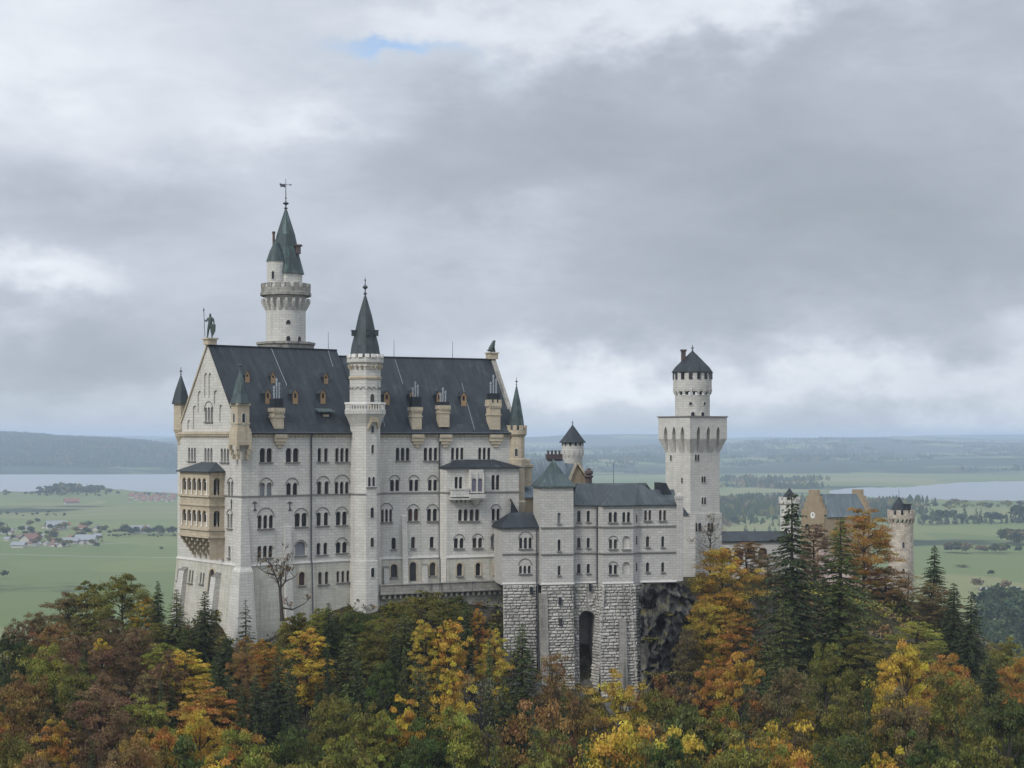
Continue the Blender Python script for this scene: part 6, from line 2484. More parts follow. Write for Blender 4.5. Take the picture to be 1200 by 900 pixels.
def broadleaf(seed, rx=0.42, base=0.14, nlobe=16, per=6, leaves=120, size=0.022, layered=False, top=0.5, sparse=False):
    """unit-height tree: tapered trunk and limbs, crown of leaf clumps grouped in uneven lobes"""
    rs = np.random.RandomState(seed)
    lob, lr = [], []
    for i in range(nlobe):
        t = (i + rs.rand()) / nlobe
        z = base + 0.06 + t * (0.92 - base)
        prof = math.sin(PI * min(1, max(0, (t * 0.86 + 0.10)) ** (0.85 + top * 0.3))) ** 0.75
        a = i * 2.4 + rs.rand() * 1.2
        rr = rx * prof * (0.45 + 0.42 * rs.rand())
        lob.append((rr * math.cos(a), rr * math.sin(a), z))
        lr.append(rx * (0.30 + 0.22 * rs.rand()) * (0.55 + 0.6 * prof))
    lob, lr = np.array(lob), np.array(lr)
    cen, rad = [], []
    for c, r in zip(lob, lr):
        for k in range(per):
            d = rs.normal(size=3)
            d /= np.linalg.norm(d)
            d[2] = d[2] * 0.75 + 0.12
            cen.append(c + d * r * (0.55 + 0.5 * rs.rand()))
            rad.append(r * (0.32 + 0.28 * rs.rand()))
    cen, rad = np.array(cen), np.array(rad)
    hi = (cen[:, 2] + rad * 0.6).max()
    cen[:, 2] = base + (cen[:, 2] - base) * (0.99 - base) / (hi - base)
    cen[:, 2] = np.maximum(cen[:, 2], base * 0.7)
    P, idx = leaf_quads(cen, rad, leaves, size, rs, 0.52 if layered else 0.7)
    ct, cv = rs.rand(len(cen)), rs.rand(len(cen))
    tint = np.clip(ct[idx] * 0.75 + rs.rand(len(idx)) * 0.25, 0, 1)
    tone = np.clip(cv[idx] * 0.5 + rs.rand(len(idx)) * 0.5, 0, 1)
    crown = quads_mesh('crown', P, M['leaf'], tint, tone)
    mb = MB()
    lean = rs.normal(size=2) * 0.02
    mb.tube([(0, 0, -0.06), (lean[0] * .3, lean[1] * .3, 0.2), (lean[0], lean[1], 0.5), (lean[0] * 1.4, lean[1] * 1.4, 0.86)], [0.022, 0.017, 0.011, 0.003], 7)
    for c in lob:
        z0 = max(0.1, min(0.7, c[2] - 0.10 - 0.25 * math.hypot(c[0], c[1])))
        s = V(lean[0] * z0, lean[1] * z0, z0)
        e = V(*c)
        m_ = s.lerp(e, 0.5) + V(0, 0, -0.02)
        mb.tube([s, m_, e], [0.008, 0.005, 0.002], 5)
    if sparse:
        for c in cen[::2]:
            l_ = lob[np.argmin(((lob - c) ** 2).sum(1))]
            mb.tube([V(*l_), V(*c), V(*(c + (c - l_) * 0.6))], [0.0022, 0.0016, 0.0008], 3)
    trunk = mb_mesh(mb, 'trunk', M['bark'])
    return trunk, crown


def mb_mesh(mb, name, m):
    me = bpy.data.meshes.new(name)
    me.from_pydata([tuple(p) for p in mb.v], [], mb.f)
    me.materials.append(m)
    return me


def conifer(seed, rx=0.17, whorls=34, dens=1.0, droop=0.35, base=0.04, power=0.85, gap=0.0):
    """unit-height spruce: straight trunk, whorls of drooping boughs with needle sprays"""
    rs = np.random.RandomState(seed)
    Pq, tin, ton = [], [], []
    mb = MB()
    mb.tube([(0, 0, -0.05), (0, 0, 0.5), (0, 0, 0.995)], [0.014, 0.009, 0.0015], 6)
    for w in range(whorls):
        t = (w + rs.rand() * 0.6) / whorls
        z = base + (1 - base) * t ** 0.92
        L = rx * ((1 - t) ** power) * (0.72 + 0.5 * rs.rand()) + 0.008
        nb = int(4 + 4 * (1 - t) + rs.rand() * 3)
        for k in range(nb):
            if rs.rand() < gap:
                continue
            a = 2 * PI * (k + rs.rand() * 0.8) / nb
            zj = z + rs.normal() * 0.35 / whorls
            l = L * (0.65 + 0.5 * rs.rand())
            dx, dy = math.cos(a), math.sin(a)
            z_ = min(0.99, max(base, zj))
            p0 = np.array([0, 0, z_])
            dr = droop * (0.7 + 0.6 * rs.rand()) * (1 - 0.5 * t)
            tip = np.array([dx * l, dy * l, z_ - l * dr + l * 0.06])
            mid = np.array([dx * l * .5, dy * l * .5, z_ - l * dr * 0.35])
            if l > 0.05:
                mb.tube([V(*p0), V(*mid), V(*tip)], [0.0028, 0.0018, 0.0006], 3)
            n = max(3, int(l * 150 * dens))
            s = (np.arange(n) + rs.rand(n)) / n
            s = 0.12 + 0.9 * s
            pos = (1 - s)[:, None] ** 2 * p0 + (2 * s * (1 - s))[:, None] * mid + (s ** 2)[:, None] * tip
            side = np.where(rs.rand(n) < 0.5, -1, 1)[:, None]
            perp = np.array([-dy, dx, 0]) * side
            out = np.array([dx, dy, 0])
            tw = perp * (0.5 + rs.rand(n, 1) * 0.5) + out * (0.3 + 0.6 * rs.rand(n, 1)) + np.array([0, 0, -1]) * (0.15 + 0.75 * rs.rand(n, 1))
            tw /= np.linalg.norm(tw, axis=1, keepdims=True)
            ln = (0.007 + 0.017 * rs.rand(n, 1)) * (0.6 + 0.8 * (1 - s))[:, None] * (0.55 + 0.45 * min(1, l / 0.08))
            wd = np.cross(tw, rs.normal(size=(n, 3)))
            wd /= np.linalg.norm(wd, axis=1, keepdims=True)
            wd *= 0.0042
            e = pos + tw * ln * 1.6
            m_ = pos + tw * ln * 0.7
            Pq.append(np.stack([pos, m_ + wd, e, m_ - wd], 1))
            tin.append(np.full(n, rs.rand()) * 0.7 + rs.rand(n) * 0.3)
            ton.append(np.full(n, rs.rand()) * 0.4 + rs.rand(n) * 0.6)
    P = np.concatenate(Pq)
    crown = quads_mesh('crown', P, M['needle'], np.concatenate(tin), np.concatenate(ton))
    return mb_mesh(mb, 'trunk', M['bark']), crown


PROTO = {
    'round': [broadleaf(s, 0.40, 0.08, 26, 8, 170, 0.0073) for s in (1, 2, 3, 4, 5, 6)],
    'layered': [broadleaf(s, 0.36, 0.05, 28, 7, 170, 0.0073, True) for s in (11, 12, 13, 14, 15)],
    'tall': [broadleaf(s, 0.27, 0.07, 24, 8, 155, 0.0068, False, 0.8) for s in (21, 22, 23)],
    'sparse': [broadleaf(s, 0.36, 0.10, 26, 9, 50, 0.0078, False, 0.4, True) for s in (31, 32, 33)],
    'twiggy': [broadleaf(s, 0.34, 0.12, 22, 8, 12, 0.0075, False, 0.4, True) for s in (41, 42)],
    'bush': [broadleaf(s, 0.55, 0.02, 18, 8, 180, 0.0135, False, 0.2) for s in (51, 52, 53)],
    'spruce': [conifer(s, 0.20, 52, 1.3, 0.42, 0.04, 0.8, 0.08) for s in (61, 62, 63, 64, 65)],
    'slim': [conifer(s, 0.14, 56, 1.4, 0.55, 0.04, 0.85, 0.06) for s in (71, 72)],
    'thin': [conifer(s, 0.15, 26, 1.1, 0.3, 0.05, 0.8, 0.15) for s in (81,)],
    'larch': [conifer(s, 0.18, 44, 1.1, 0.25, 0.05, 0.7, 0.12) for s in (91, 92)],
}


def crown_width(me):
    co = np.empty(len(me.vertices) * 3, np.float32)
    me.vertices.foreach_get('co', co)
    co = co.reshape(-1, 3)
    return 2 * float(np.percentile(np.hypot(co[:, 0], co[:, 1]), 96))


WIDTH = {k: sum(crown_width(c) for t, c in v) / len(v) for k, v in PROTO.items()}
CONIF = ('spruce', 'slim', 'thin', 'larch')
COLS = {
    'green': (0.078, 0.095, 0.020), 'dgreen': (0.046, 0.060, 0.014), 'olive': (0.150, 0.132, 0.026), 'ygreen': (0.215, 0.205, 0.034), 'yellow': (0.3904, 0.2752, 0.0432), 'gold': (0.4148, 0.2496, 0.0360),
    'orange': (0.335, 0.165, 0.032), 'rust': (0.220, 0.120, 0.040), 'russet': (0.168, 0.097, 0.047), 'brown': (0.1525, 0.1062, 0.0480), 'pink': (0.2318, 0.1472, 0.0960), 'grey': (0.1586, 0.1536, 0.1200),
    'spruce': (0.034, 0.049, 0.012), 'spruceb': (0.047, 0.066, 0.015), 'spruceo': (0.075, 0.092, 0.020),
}
TREE_RS = random.Random(77)
TREE_COUNT = {}


def plant(px, ytop, wpx, kind, colour, label, y=None, cat='tree', name=None):
    """a tree whose top shows at column px, row ytop and whose crown is wpx wide, standing on the hill at distance y"""
    if y is None:
        y = 243 - (ytop - 700) * 0.26 if px < 800 else 272 - (ytop - 640) * 0.30
    x = at(px, y)
    zt_ = zat(ytop, y)
    zb_ = hz(x, y)
    wid = wpx * y / FPX
    h = zt_ - zb_
    conif = kind in CONIF
    h = max(h, wid * (1.3 if conif else 0.75))
    zb_ = zt_ - h
    sx = wid / WIDTH[kind]
    if sx < h * 0.5:
        sx = h * 0.5 if not conif else max(sx, h * 0.42)
    k = TREE_COUNT.get(kind, 0)
    TREE_COUNT[kind] = k + 1
    tr, cr = PROTO[kind][k % len(PROTO[kind])]
    nm = name or ('conifer' if conif else ('shrub' if kind == 'bush' else 'broadleaf_tree'))
    root = thing(nm, label, 'shrub' if kind == 'bush' else cat, (x, y, zb_))
    root.rotation_euler = (0, 0, TREE_RS.uniform(0, 6.28))
    ks = TREE_RS.uniform(0.88, 1.14)
    root.scale = (sx * ks, sx / ks, h)
    for n_, me in (('trunk', tr), ('crown', cr)):
        o = bpy.data.objects.new(n_, me)
        COL.objects.link(o)
        o.parent = root
        c = COLS[colour]
        f = TREE_RS.uniform(0.88, 1.12)
        o.color = (c[0] * f, c[1] * f * TREE_RS.uniform(0.94, 1.06), c[2] * f, 1)
    return root


TREES = [
    # left slope, back row against the meadow
    (8, 742, 60, 'round', 'dgreen', 'dark green broadleaf tree at the far left edge of the wood', 243),
    (38, 716, 52, 'round', 'russet', 'small round russet crown, leftmost of the back row against the meadow', 262),
    (78, 692, 70, 'round', 'brown', 'brown-leaved tree with sky-like gaps left of the big green maple', 262),
    (104, 678, 60, 'layered', 'olive', 'olive tree touching the big round maple on its left', 262),
    (145, 670, 84, 'round', 'olive', 'big full olive-green maple rising highest against the meadow', 258),
    (171, 698, 30, 'tall', 'gold', 'small orange-yellow tree wedged between round maple and dark spruce', 256),
    (185, 680, 36, 'spruce', 'spruce', 'dark spruce just left of the palace west wall', 252),
    (207, 690, 46, 'spruce', 'spruceo', 'lighter green broad spruce hiding the foot of the west wall', 247),
    (240, 692, 56, 'spruce', 'spruce', 'large dark spruce in front of the arched west door', 243),
    (288, 701, 34, 'thin', 'spruce', 'slender open spruce in front of the palace corner buttress', 240),
    (16, 722, 44, 'sparse', 'russet', 'thin reddish tree behind the left edge trees', 258),
    (60, 728, 60, 'round', 'rust', 'rust tree filling the gap under the brown-leaved tree', 256),
    (24, 752, 60, 'round', 'olive', 'olive tree under the small round russet crown', 250),
    (128, 722, 56, 'round', 'brown', 'brown tree below the olive tree touching the round maple', 254),
    (186, 728, 44, 'tall', 'olive', 'olive tree at the foot of the dark spruce by the west wall', 246),
    (222, 735, 40, 'tall', 'green', 'green tree low between the two spruces before the west wall', 240),
    (90, 775, 70, 'round', 'olive', 'olive crown low between dark red beech and yellow-green maple', 228),
    (180, 785, 60, 'round', 'brown', 'brown crown low beside the golden layered maple', 226),
    (268, 790, 56, 'larch', 'spruceb', 'dark green larch right of the wide orange-brown maple', 226),
    (200, 800, 34, 'slim', 'spruce', 'narrow dark spruce inside the golden maples of the left slope', 226),
    (136, 790, 30, 'slim', 'spruce', 'narrow dark spruce at the edge of the wide dark russet beech', 229),
    (440, 778, 40, 'slim', 'spruce', 'narrow dark spruce between larch and yellow-orange maple', 231),
    (372, 800, 40, 'slim', 'spruce', 'narrow dark spruce below the glowing orange-gold maple', 224),
    (462, 850, 36, 'slim', 'spruceb', 'narrow dark spruce at the bottom between two centre maples', 209),
    (606, 800, 34, 'slim', 'spruce', 'narrow dark spruce under the full dark spruce', 231),
    (64, 800, 40, 'spruce', 'spruce', 'dark spruce standing between the rust beech and the wide russet beech', 224),
    (300, 838, 46, 'spruce', 'spruceb', 'deep green spruce low at the right of the bright yellow-green maple', 213),
    (420, 775, 44, 'spruce', 'spruce', 'dark spruce beside the mid-green larch', 230),
    (514, 780, 44, 'spruce', 'spruce', 'dark spruce in the dip beside the leafless grey tree', 228),
    (462, 740, 36, 'slim', 'spruce', 'narrow dark spruce on the mound left of the small bright yellow tree', 241),
    # left slope, middle
    (52, 752, 74, 'round', 'ygreen', 'large yellow-green maple among russet beeches on the left slope', 232),
    (98, 742, 80, 'round', 'russet', 'dark red beech beside the yellow-green maple', 236),
    (118, 747, 34, 'tall', 'gold', 'small golden tree peeping above the dark red beech', 240),
    (156, 735, 70, 'round', 'russet', 'brown-red beech below the big olive maple', 240),
    (190, 752, 50, 'tall', 'ygreen', 'slim yellow-green tree under the lighter green spruce', 237),
    (214, 758, 72, 'layered', 'gold', 'golden layered maple left of the large dark spruce', 231),
    (246, 796, 92, 'layered', 'orange', 'wide orange-brown maple below the golden layered maple', 220),
    (18, 792, 84, 'round', 'rust', 'rust beech on the far left slope below the yellow-green maple', 222),
    (118, 800, 120, 'round', 'russet', 'very wide dark russet beech at bottom left', 213),
    (66, 838, 66, 'tall', 'orange', 'orange-yellow tree at the bottom left before the wide russet beech', 203),
    (8, 855, 60, 'round', 'olive', 'olive tree in the bottom left corner', 200),
    (170, 812, 84, 'layered', 'ygreen', 'yellow-green layered maple right of the wide russet beech', 214),
    (226, 862, 70, 'bush', 'green', 'green bush at the bottom under the orange-brown maple', 199),
    (284, 850, 100, 'round', 'ygreen', 'bright yellow-green maple at the bottom left of centre', 202),
    (150, 862, 80, 'round', 'rust', 'rust-brown crown at the bottom edge beside the green bush', 198),
    (265, 745, 50, 'slim', 'spruce', 'slim dark spruce between large dark spruce and corner buttress', 236),
    (36, 880, 66, 'layered', 'rust', 'low rust tree at the bottom edge near the left corner', 196),
    # under the palace south front
    (346, 718, 62, 'bush', 'olive', 'olive bush at the foot of the bare tree', 246),
    (308, 748, 40, 'layered', 'orange', 'small orange tree beside the slender open spruce', 238),
    (361, 735, 64, 'tall', 'gold', 'glowing orange-gold maple below the bare tree', 236),
    (385, 706, 36, 'slim', 'spruce', 'small dark spruce right of the bare tree', 246),
    (406, 716, 56, 'round', 'green', 'mid-green broadleaf tree against the stair tower foot', 248),
    (326, 768, 66, 'spruce', 'spruce', 'dark spruce below the slender open spruce', 228),
    (300, 790, 60, 'slim', 'spruce', 'second dark spruce at left of the dark spruce below the open one', 222),
    (408, 742, 70, 'larch', 'spruceo', 'mid-green larch right of the glowing maple', 236),
    (444, 722, 66, 'round', 'olive', 'olive rounded tree just right of the stair tower foot', 246),
    (462, 704, 44, 'bush', 'olive', 'olive shrub at the left end of the terrace foot', 261),
    (536, 697, 40, 'bush', 'green', 'green shrub under the terrace brackets', 263),
    (376, 712, 34, 'bush', 'ygreen', 'yellow-green shrub at the wall between bare tree and stair tower', 254),
    (425, 716, 46, 'bush', 'green', 'green shrub hugging the stair tower foot', 255),
    (500, 692, 92, 'round', 'olive', 'broad olive-green tree mound reaching up to the terrace parapet', 256),
    (474, 718, 70, 'larch', 'spruceo', 'dark green larch on the mound below the terrace', 244),
    (497, 724, 38, 'tall', 'yellow', 'small bright yellow tree below the green mound', 240),
    (528, 722, 60, 'tall', 'gold', 'yellow-orange maple between green mound and dark spruce', 240),
    (546, 702, 44, 'spruce', 'spruce', 'dark spruce with orange twigs below the terrace brackets', 250),
    (560, 712, 30, 'tall', 'orange', 'small orange tree against the retaining wall', 251),
    (436, 822, 92, 'round', 'olive', 'olive-orange maple at the bottom centre left', 210),
    (405, 800, 60, 'larch', 'spruceo', 'green larch behind the olive-orange maple', 220),
    (490, 775, 70, 'larch', 'spruceb', 'dark green larch in the dip below the bright yellow tree', 226),
    (498, 838, 76, 'round', 'green', 'mid-green crown at the bottom centre', 208),
    (538, 830, 72, 'layered', 'ygreen', 'yellow-green maple at the bottom centre right of the mid-green crown', 208),
    (352, 848, 80, 'round', 'green', 'green crown at the bottom under the glowing maple', 205),
    (312, 880, 60, 'bush', 'ygreen', 'bright yellow-green bush at the bottom edge beneath the dark spruces', 197),
    (400, 868, 70, 'bush', 'olive', 'olive bush at the bottom edge left of the olive-orange maple', 200),
    (545, 775, 40, 'twiggy', 'grey', 'leafless grey tree right of the yellow-orange maple', 230),
    (568, 790, 60, 'twiggy', 'grey', 'wide leafless grey tree below the retaining wall', 226),
    (578, 735, 44, 'layered', 'yellow', 'yellow-orange maple left of the dark spruce under the foundation', 244),
    (575, 845, 70, 'sparse', 'olive', 'thin olive tree at the bottom below the leafless trees', 207),
    # under the foundation
    (612, 728, 74, 'spruce', 'spruceb', 'full dark spruce in front of the foundation left part', 244),
    (590, 790, 60, 'spruce', 'spruceb', 'spruce at the lower left of the full dark spruce', 229),
    (650, 762, 44, 'sparse', 'rust', 'thin rust tree in front of the foundation left of the arch', 243),
    (634, 817, 32, 'bush', 'rust', 'small round red-brown bush beside the thin rust tree', 226),
    (660, 800, 44, 'slim', 'spruceb', 'slim green spruce left of the arched recess foot', 228),
    (672, 795, 36, 'sparse', 'rust', 'thin tan-leaved tree edging the arched recess', 232),
    (727, 782, 84, 'layered', 'yellow', 'large golden-yellow maple in front of the foundation right part', 238),
    (640, 850, 80, 'sparse', 'olive', 'thin olive scrub tree under the small red-brown bush', 212),
    (700, 862, 66, 'sparse', 'green', 'thin green tree at the bottom below the golden maple', 208),
    (768, 836, 54, 'sparse', 'rust', 'thin rust shrub tree right of the golden maple', 226),
    (690, 806, 40, 'bush', 'olive', 'olive bush in the dark arched recess foot', 247),
    (648, 800, 44, 'bush', 'brown', 'brown bush against the foundation behind the thin rust tree', 250),
    (768, 806, 44, 'bush', 'olive', 'olive bush between foundation corner and dark cliff', 248),
    (812, 800, 44, 'bush', 'brown', 'brown bush on the dark cliff under the golden maples', 255),
    (776, 786, 26, 'bush', 'rust', 'small rust shrub on a cliff ledge', 258),
    (806, 733, 24, 'sparse', 'brown', 'thin brown sapling clinging to the cliff edge', 264),
    (788, 800, 30, 'twiggy', 'grey', 'leafless grey sapling at the cliff foot', 256),
    (797, 824, 50, 'bush', 'green', 'green bush below the dark cliff', 234),
    (790, 848, 56, 'layered', 'yellow', 'yellow maple below the green bush at the cliff foot', 217),
    (745, 868, 54, 'layered', 'ygreen', 'yellow-green maple at the bottom edge under the golden maple', 206),
    (838, 852, 50, 'layered', 'gold', 'orange maple at the bottom edge right of the cliff', 212),
    # right slope
    (832, 600, 48, 'twiggy', 'brown', 'nearly bare brown tree in front of the square tower', 292),
    (846, 640, 84, 'round', 'gold', 'tall golden maple right of the dark cliff', 276),
    (826, 700, 54, 'round', 'yellow', 'yellow maple lower left of the tall golden maple', 268),
    (862, 715, 60, 'layered', 'orange', 'orange maple below the tall golden maple', 264),
    (832, 770, 44, 'layered', 'orange', 'orange sprays of a maple at the cliff edge', 253),
    (876, 634, 50, 'tall', 'rust', 'thin rust tree in front of the gallery', 292),
    (902, 650, 46, 'sparse', 'brown', 'thin brown tree between rust tree and tallest spruce', 288),
    (928, 577, 108, 'spruce', 'spruce', 'tallest dark spruce in front of the gatehouse turret', 262),
    (985, 606, 92, 'spruce', 'spruceo', 'second tall spruce in front of the gatehouse roof', 266),
    (955, 612, 54, 'tall', 'pink', 'thin pinkish-leaved tree between the two tall spruces', 300),
    (1012, 594, 84, 'round', 'orange', 'tall orange-brown beech right of the second tall spruce', 318),
    (1040, 664, 66, 'round', 'rust', 'rust beech in front of the gate tower foot', 318),
    (1064, 668, 38, 'twiggy', 'brown', 'bare brown tree in front of the gate tower', 330),
    (1095, 638, 46, 'spruce', 'spruce', 'open-topped spruce right of the gate tower', 320),
    (1092, 682, 58, 'layered', 'brown', 'golden-brown maple below the open-topped spruce', 310),
    (1060, 697, 32, 'spruce', 'spruce', 'small spruce at the foot of the gate tower', 322),
    (1118, 682, 50, 'slim', 'spruce', 'tall slim spruce, left one of the pair on the right slope', 292),
    (1138, 692, 56, 'spruce', 'spruce', 'tall broad spruce, right one of the pair on the right slope', 288),
    (1010, 738, 66, 'layered', 'olive', 'olive maple below the second tall spruce', 262),
    (1072, 726, 66, 'layered', 'ygreen', 'yellow-green maple below the small gate tower spruce', 274),
    (1048, 766, 52, 'layered', 'gold', 'golden tiered maple in the middle of the right slope', 250),
    (1106, 764, 76, 'round', 'orange', 'orange-rust beech on the right slope beside the golden tiered maple', 252),
    (885, 775, 84, 'spruce', 'spruceb', 'dark spruce below the tallest spruce', 246),
    (960, 770, 76, 'larch', 'spruceb', 'green larch below the gap between the two tall spruces', 246),
    (1160, 770, 50, 'slim', 'spruce', 'slim spruce near the right edge of the slope', 262),
    (1180, 744, 56, 'layered', 'olive', 'olive tree at the right edge above the rust beech', 276),
    (1192, 768, 56, 'round', 'orange', 'orange beech cut by the right edge', 262),
    (1162, 832, 60, 'layered', 'ygreen', 'yellow-green maple at the lower right under the slim spruce', 236),
    (902, 838, 56, 'layered', 'ygreen', 'yellow-green maple at the bottom beside rock outcrop', 228),
    (936, 816, 36, 'layered', 'gold', 'small orange maple growing from the rock outcrop', 232),
    (985, 806, 60, 'twiggy', 'grey', 'leafless grey tree on the rock outcrop', 238),
    (1046, 838, 86, 'round', 'olive', 'olive-yellow maple at the bottom right centre', 224),
    (1106, 862, 76, 'round', 'olive', 'dull olive crown at the bottom right', 218),
    (1140, 806, 60, 'spruce', 'spruceb', 'dark spruce below the orange-rust beech', 244),
    (870, 862, 66, 'layered', 'brown', 'brown-yellow maple at the bottom edge beside orange maple', 216),
    (980, 862, 76, 'layered', 'olive', 'olive-brown maple at the bottom edge under the leafless grey tree', 220),
    (1020, 800, 50, 'sparse', 'olive', 'thin olive tree left of the golden tiered maple', 246),
    (1190, 850, 60, 'spruce', 'spruce', 'dark spruce in the bottom right corner', 232),
    (918, 700, 60, 'larch', 'spruceo', 'green larch in front of the tallest spruce lower part', 254),
]
for t in TREES:
    plant(*t)

# young trees that fill the wood between the larger crowns; each named after the tree it stands beside
import re
FILL = random.Random(5)
seen = set(t[5] for t in TREES)
WORDS = {'spruce': 'dark spruce', 'spruceb': 'deep green spruce', 'spruceo': 'mossy green spruce', 'russet': 'russet', 'rust': 'rust-brown', 'gold': 'golden', 'olive': 'olive', 'ygreen': 'yellow-green', 'yellow': 'yellow', 'green': 'green', 'orange': 'orange', 'brown': 'brown'}
for row, ytop in enumerate((752, 778, 805, 832, 858, 880)):
    for i in range(13):
        px = -5 + i * 98 + (row % 2) * 49 + FILL.uniform(-16, 16)
        yt = ytop + FILL.uniform(-10, 10)
        if 590 < px < 830 and yt < 815 or px > 1205 or (px > 1120 and yt < 790):
            continue
        if px < 330:
            colr = FILL.choice(('russet', 'rust', 'gold', 'olive', 'orange', 'spruce', 'spruceb'))
        elif px < 800:
            colr = FILL.choice(('spruceb', 'olive', 'spruceo', 'green', 'gold', 'ygreen', 'spruce', 'olive'))
        else:
            colr = FILL.choice(('gold', 'spruceb', 'olive', 'orange', 'green', 'brown', 'spruce', 'olive'))
        near = sorted(TREES, key=lambda t: math.hypot(t[0] - px, (t[1] + 22 - yt)))
        for t in near[:3]:
            short = re.split(r' (?:below|beside|at|in|left|right|against|among|under|of|touching|wedged|hiding|just|behind|before|between|rising|filling|peeping|growing|cut|near|with|reaching|on|low|edging|from)\b', t[5])[0]
            if len(short.split()) < 2:
                continue
            side = 'just below' if abs(t[0] - px) < 14 else ('on the right flank of' if px > t[0] else 'on the left flank of')
            lab = 'small %s young tree %s the %s' % (WORDS[colr], side, short)
            if lab not in seen and len(lab.split()) <= 16:
                seen.add(lab)
                plant(px, yt, FILL.uniform(26, 42), FILL.choice(('spruce', 'slim', 'larch')) if 'spruce' in colr else FILL.choice(('tall', 'layered', 'round', 'tall')), colr, lab, None, 'tree', 'young_tree')
                break


# the bare tree before the south front
def bare_tree():
    y = 243.0
    z = lambda py: zat(py, y)
    X_ = lambda px: at(px, y)
    root = thing('bare_tree', 'bare dark forked tree with few brown leaves against the palace wall', 'tree', (X_(331), y, hz(X_(331), y)))
    rs = random.Random(4)
    mb = MB()
    tips = []

    def grow(p, d, L, r, n):
        pts, rad = [p], [r]
        q, dd = p.copy(), d.copy()
        k = 4
        for i in range(k):
            dd = (dd + V(rs.gauss(0, .09), rs.gauss(0, .09), rs.gauss(0.05, .07))).normalized()
            q = q + dd * (L / k)
            pts.append(q.copy())
            rad.append(r * (1 - 0.8 * (i + 1) / k) + 0.009)
        mb.tube(pts, rad, 5)
        if n <= 0:
            tips.extend(pts[2:])
            return
        for i in range(3 if n > 1 else 4):
            j = rs.choice((2, 3, 4))
            side = V(rs.gauss(0, .7), rs.gauss(0, .5), rs.uniform(0, .8))
            grow(pts[j], (dd * 0.6 + side).normalized(), L * rs.uniform(0.45, 0.65), rad[j] * 0.8, n - 1)

    # measured main forks
    P = lambda px, py, o=0: V(X_(px), y + o, z(py))
    mb.tube([P(331, 728), P(330, 718), P(329, 700), P(328, 690)], [0.34, 0.28, 0.24, 0.21], 8)
    mains = [[(328, 690), (325, 678), (319, 663), (314, 656)], [(328, 690), (335, 681), (346, 676), (350, 670)], [(323, 674), (313, 671), (305, 668), (299, 664)], [(329, 696), (329, 675), (332, 662), (330, 652)],
             [(334, 682), (336, 668), (341, 658)], [(330, 712), (342, 715), (356, 708), (362, 703)], [(329, 690), (325, 684), (322, 680)]]
    for ml in mains:
        pts = [P(a, b, rs.uniform(-.8, .8) * i) for i, (a, b) in enumerate(ml)]
        mb.tube(pts, [(0.16, 0.11, 0.06, 0.02)[i + 4 - len(pts)] for i in range(len(pts))], 6)
        d = (pts[-1] - pts[-2]).normalized()
        for k in range(4):
            j = rs.randrange(1, len(pts))
            grow(pts[j], (d * 0.5 + V(rs.gauss(0, .6), rs.gauss(0, .4), rs.uniform(0.1, .9))).normalized(), rs.uniform(0.9, 1.9), 0.045, 2)
    mb.build('trunk', M['bark'], root, 0)
    tp = np.array([tuple(p) for p in tips])
    r2 = np.random.RandomState(2)
    sel = tp[r2.rand(len(tp)) < 0.35]
    Pq, idx = leaf_quads(sel, np.full(len(sel), 0.3), 2, 0.12, r2)
    me = quads_mesh('leaves', Pq, M['leaf'], r2.rand(len(idx)), r2.rand(len(idx)))
    o = link('leaves', me, root)
    o.color = (0.16, 0.09, 0.04, 1)


bare_tree()


# undergrowth and scrub that nobody could count, all over the near slope
def undergrowth():
    rs = np.random.RandomState(12)
    n = 9500
    x = rs.uniform(-95, 140, n)
    y = rs.uniform(185, 335, n)
    z = hill_z(x, y)
    px = x / y * FPX + CX
    keep = (px > -130) & (px < 1330)
    # leave the castle's own footprint and courtyard clear
    fa = (x + 41.7) * (-v1[0]) + (y - 250) * (-v1[1])
    fr = (x - Mp[0]) * (-v2[0]) + (y - Mp[1]) * (-v2[1])
    fb_ = (x - PB[0]) * (-v3[0]) + (y - PB[1]) * (-v3[1])
    out = np.where(x < Mp[0], fa, np.where(x < 4, fr, fb_))
    keep &= (x < -43) | (x > 31) | (out > 0.7)
    keep &= ~((x > 2) & (x < 27) & (y > 259))
    keep &= ~((x > 22) & (x < 34) & (y > 258))
    keep &= ~((x > 31) & (y > 284) & (x < 45))
    x, y, z = x[keep], y[keep], z[keep]
    cen = np.stack([x, y, z + rs.uniform(0.1, 1.0, len(x))], 1)
    rad = rs.uniform(0.7, 1.9, len(x))
    P, idx = leaf_quads(cen, rad, 34, 0.22, rs, 0.8)
    pal = np.array([COLS[k] for k in ('green', 'dgreen', 'olive', 'olive', 'ygreen', 'brown', 'rust', 'grey', 'dgreen')])
    blot = fbm(x / 9 + 5, y / 9)
    ci = np.clip((blot * 1.5 - 0.25 + rs.normal(0, 0.22, len(x))) * len(pal), 0, len(pal) - 1).astype(int)
    col = pal[ci][idx] * (0.7 + 0.6 * rs.rand(len(idx), 1))
    me = quads_mesh('undergrowth', P, M['under'], col=col)
    o = link('undergrowth', me)
    tag(o, 'mixed autumn scrub covering the slope below the trees', None, None, 'stuff')


undergrowth()

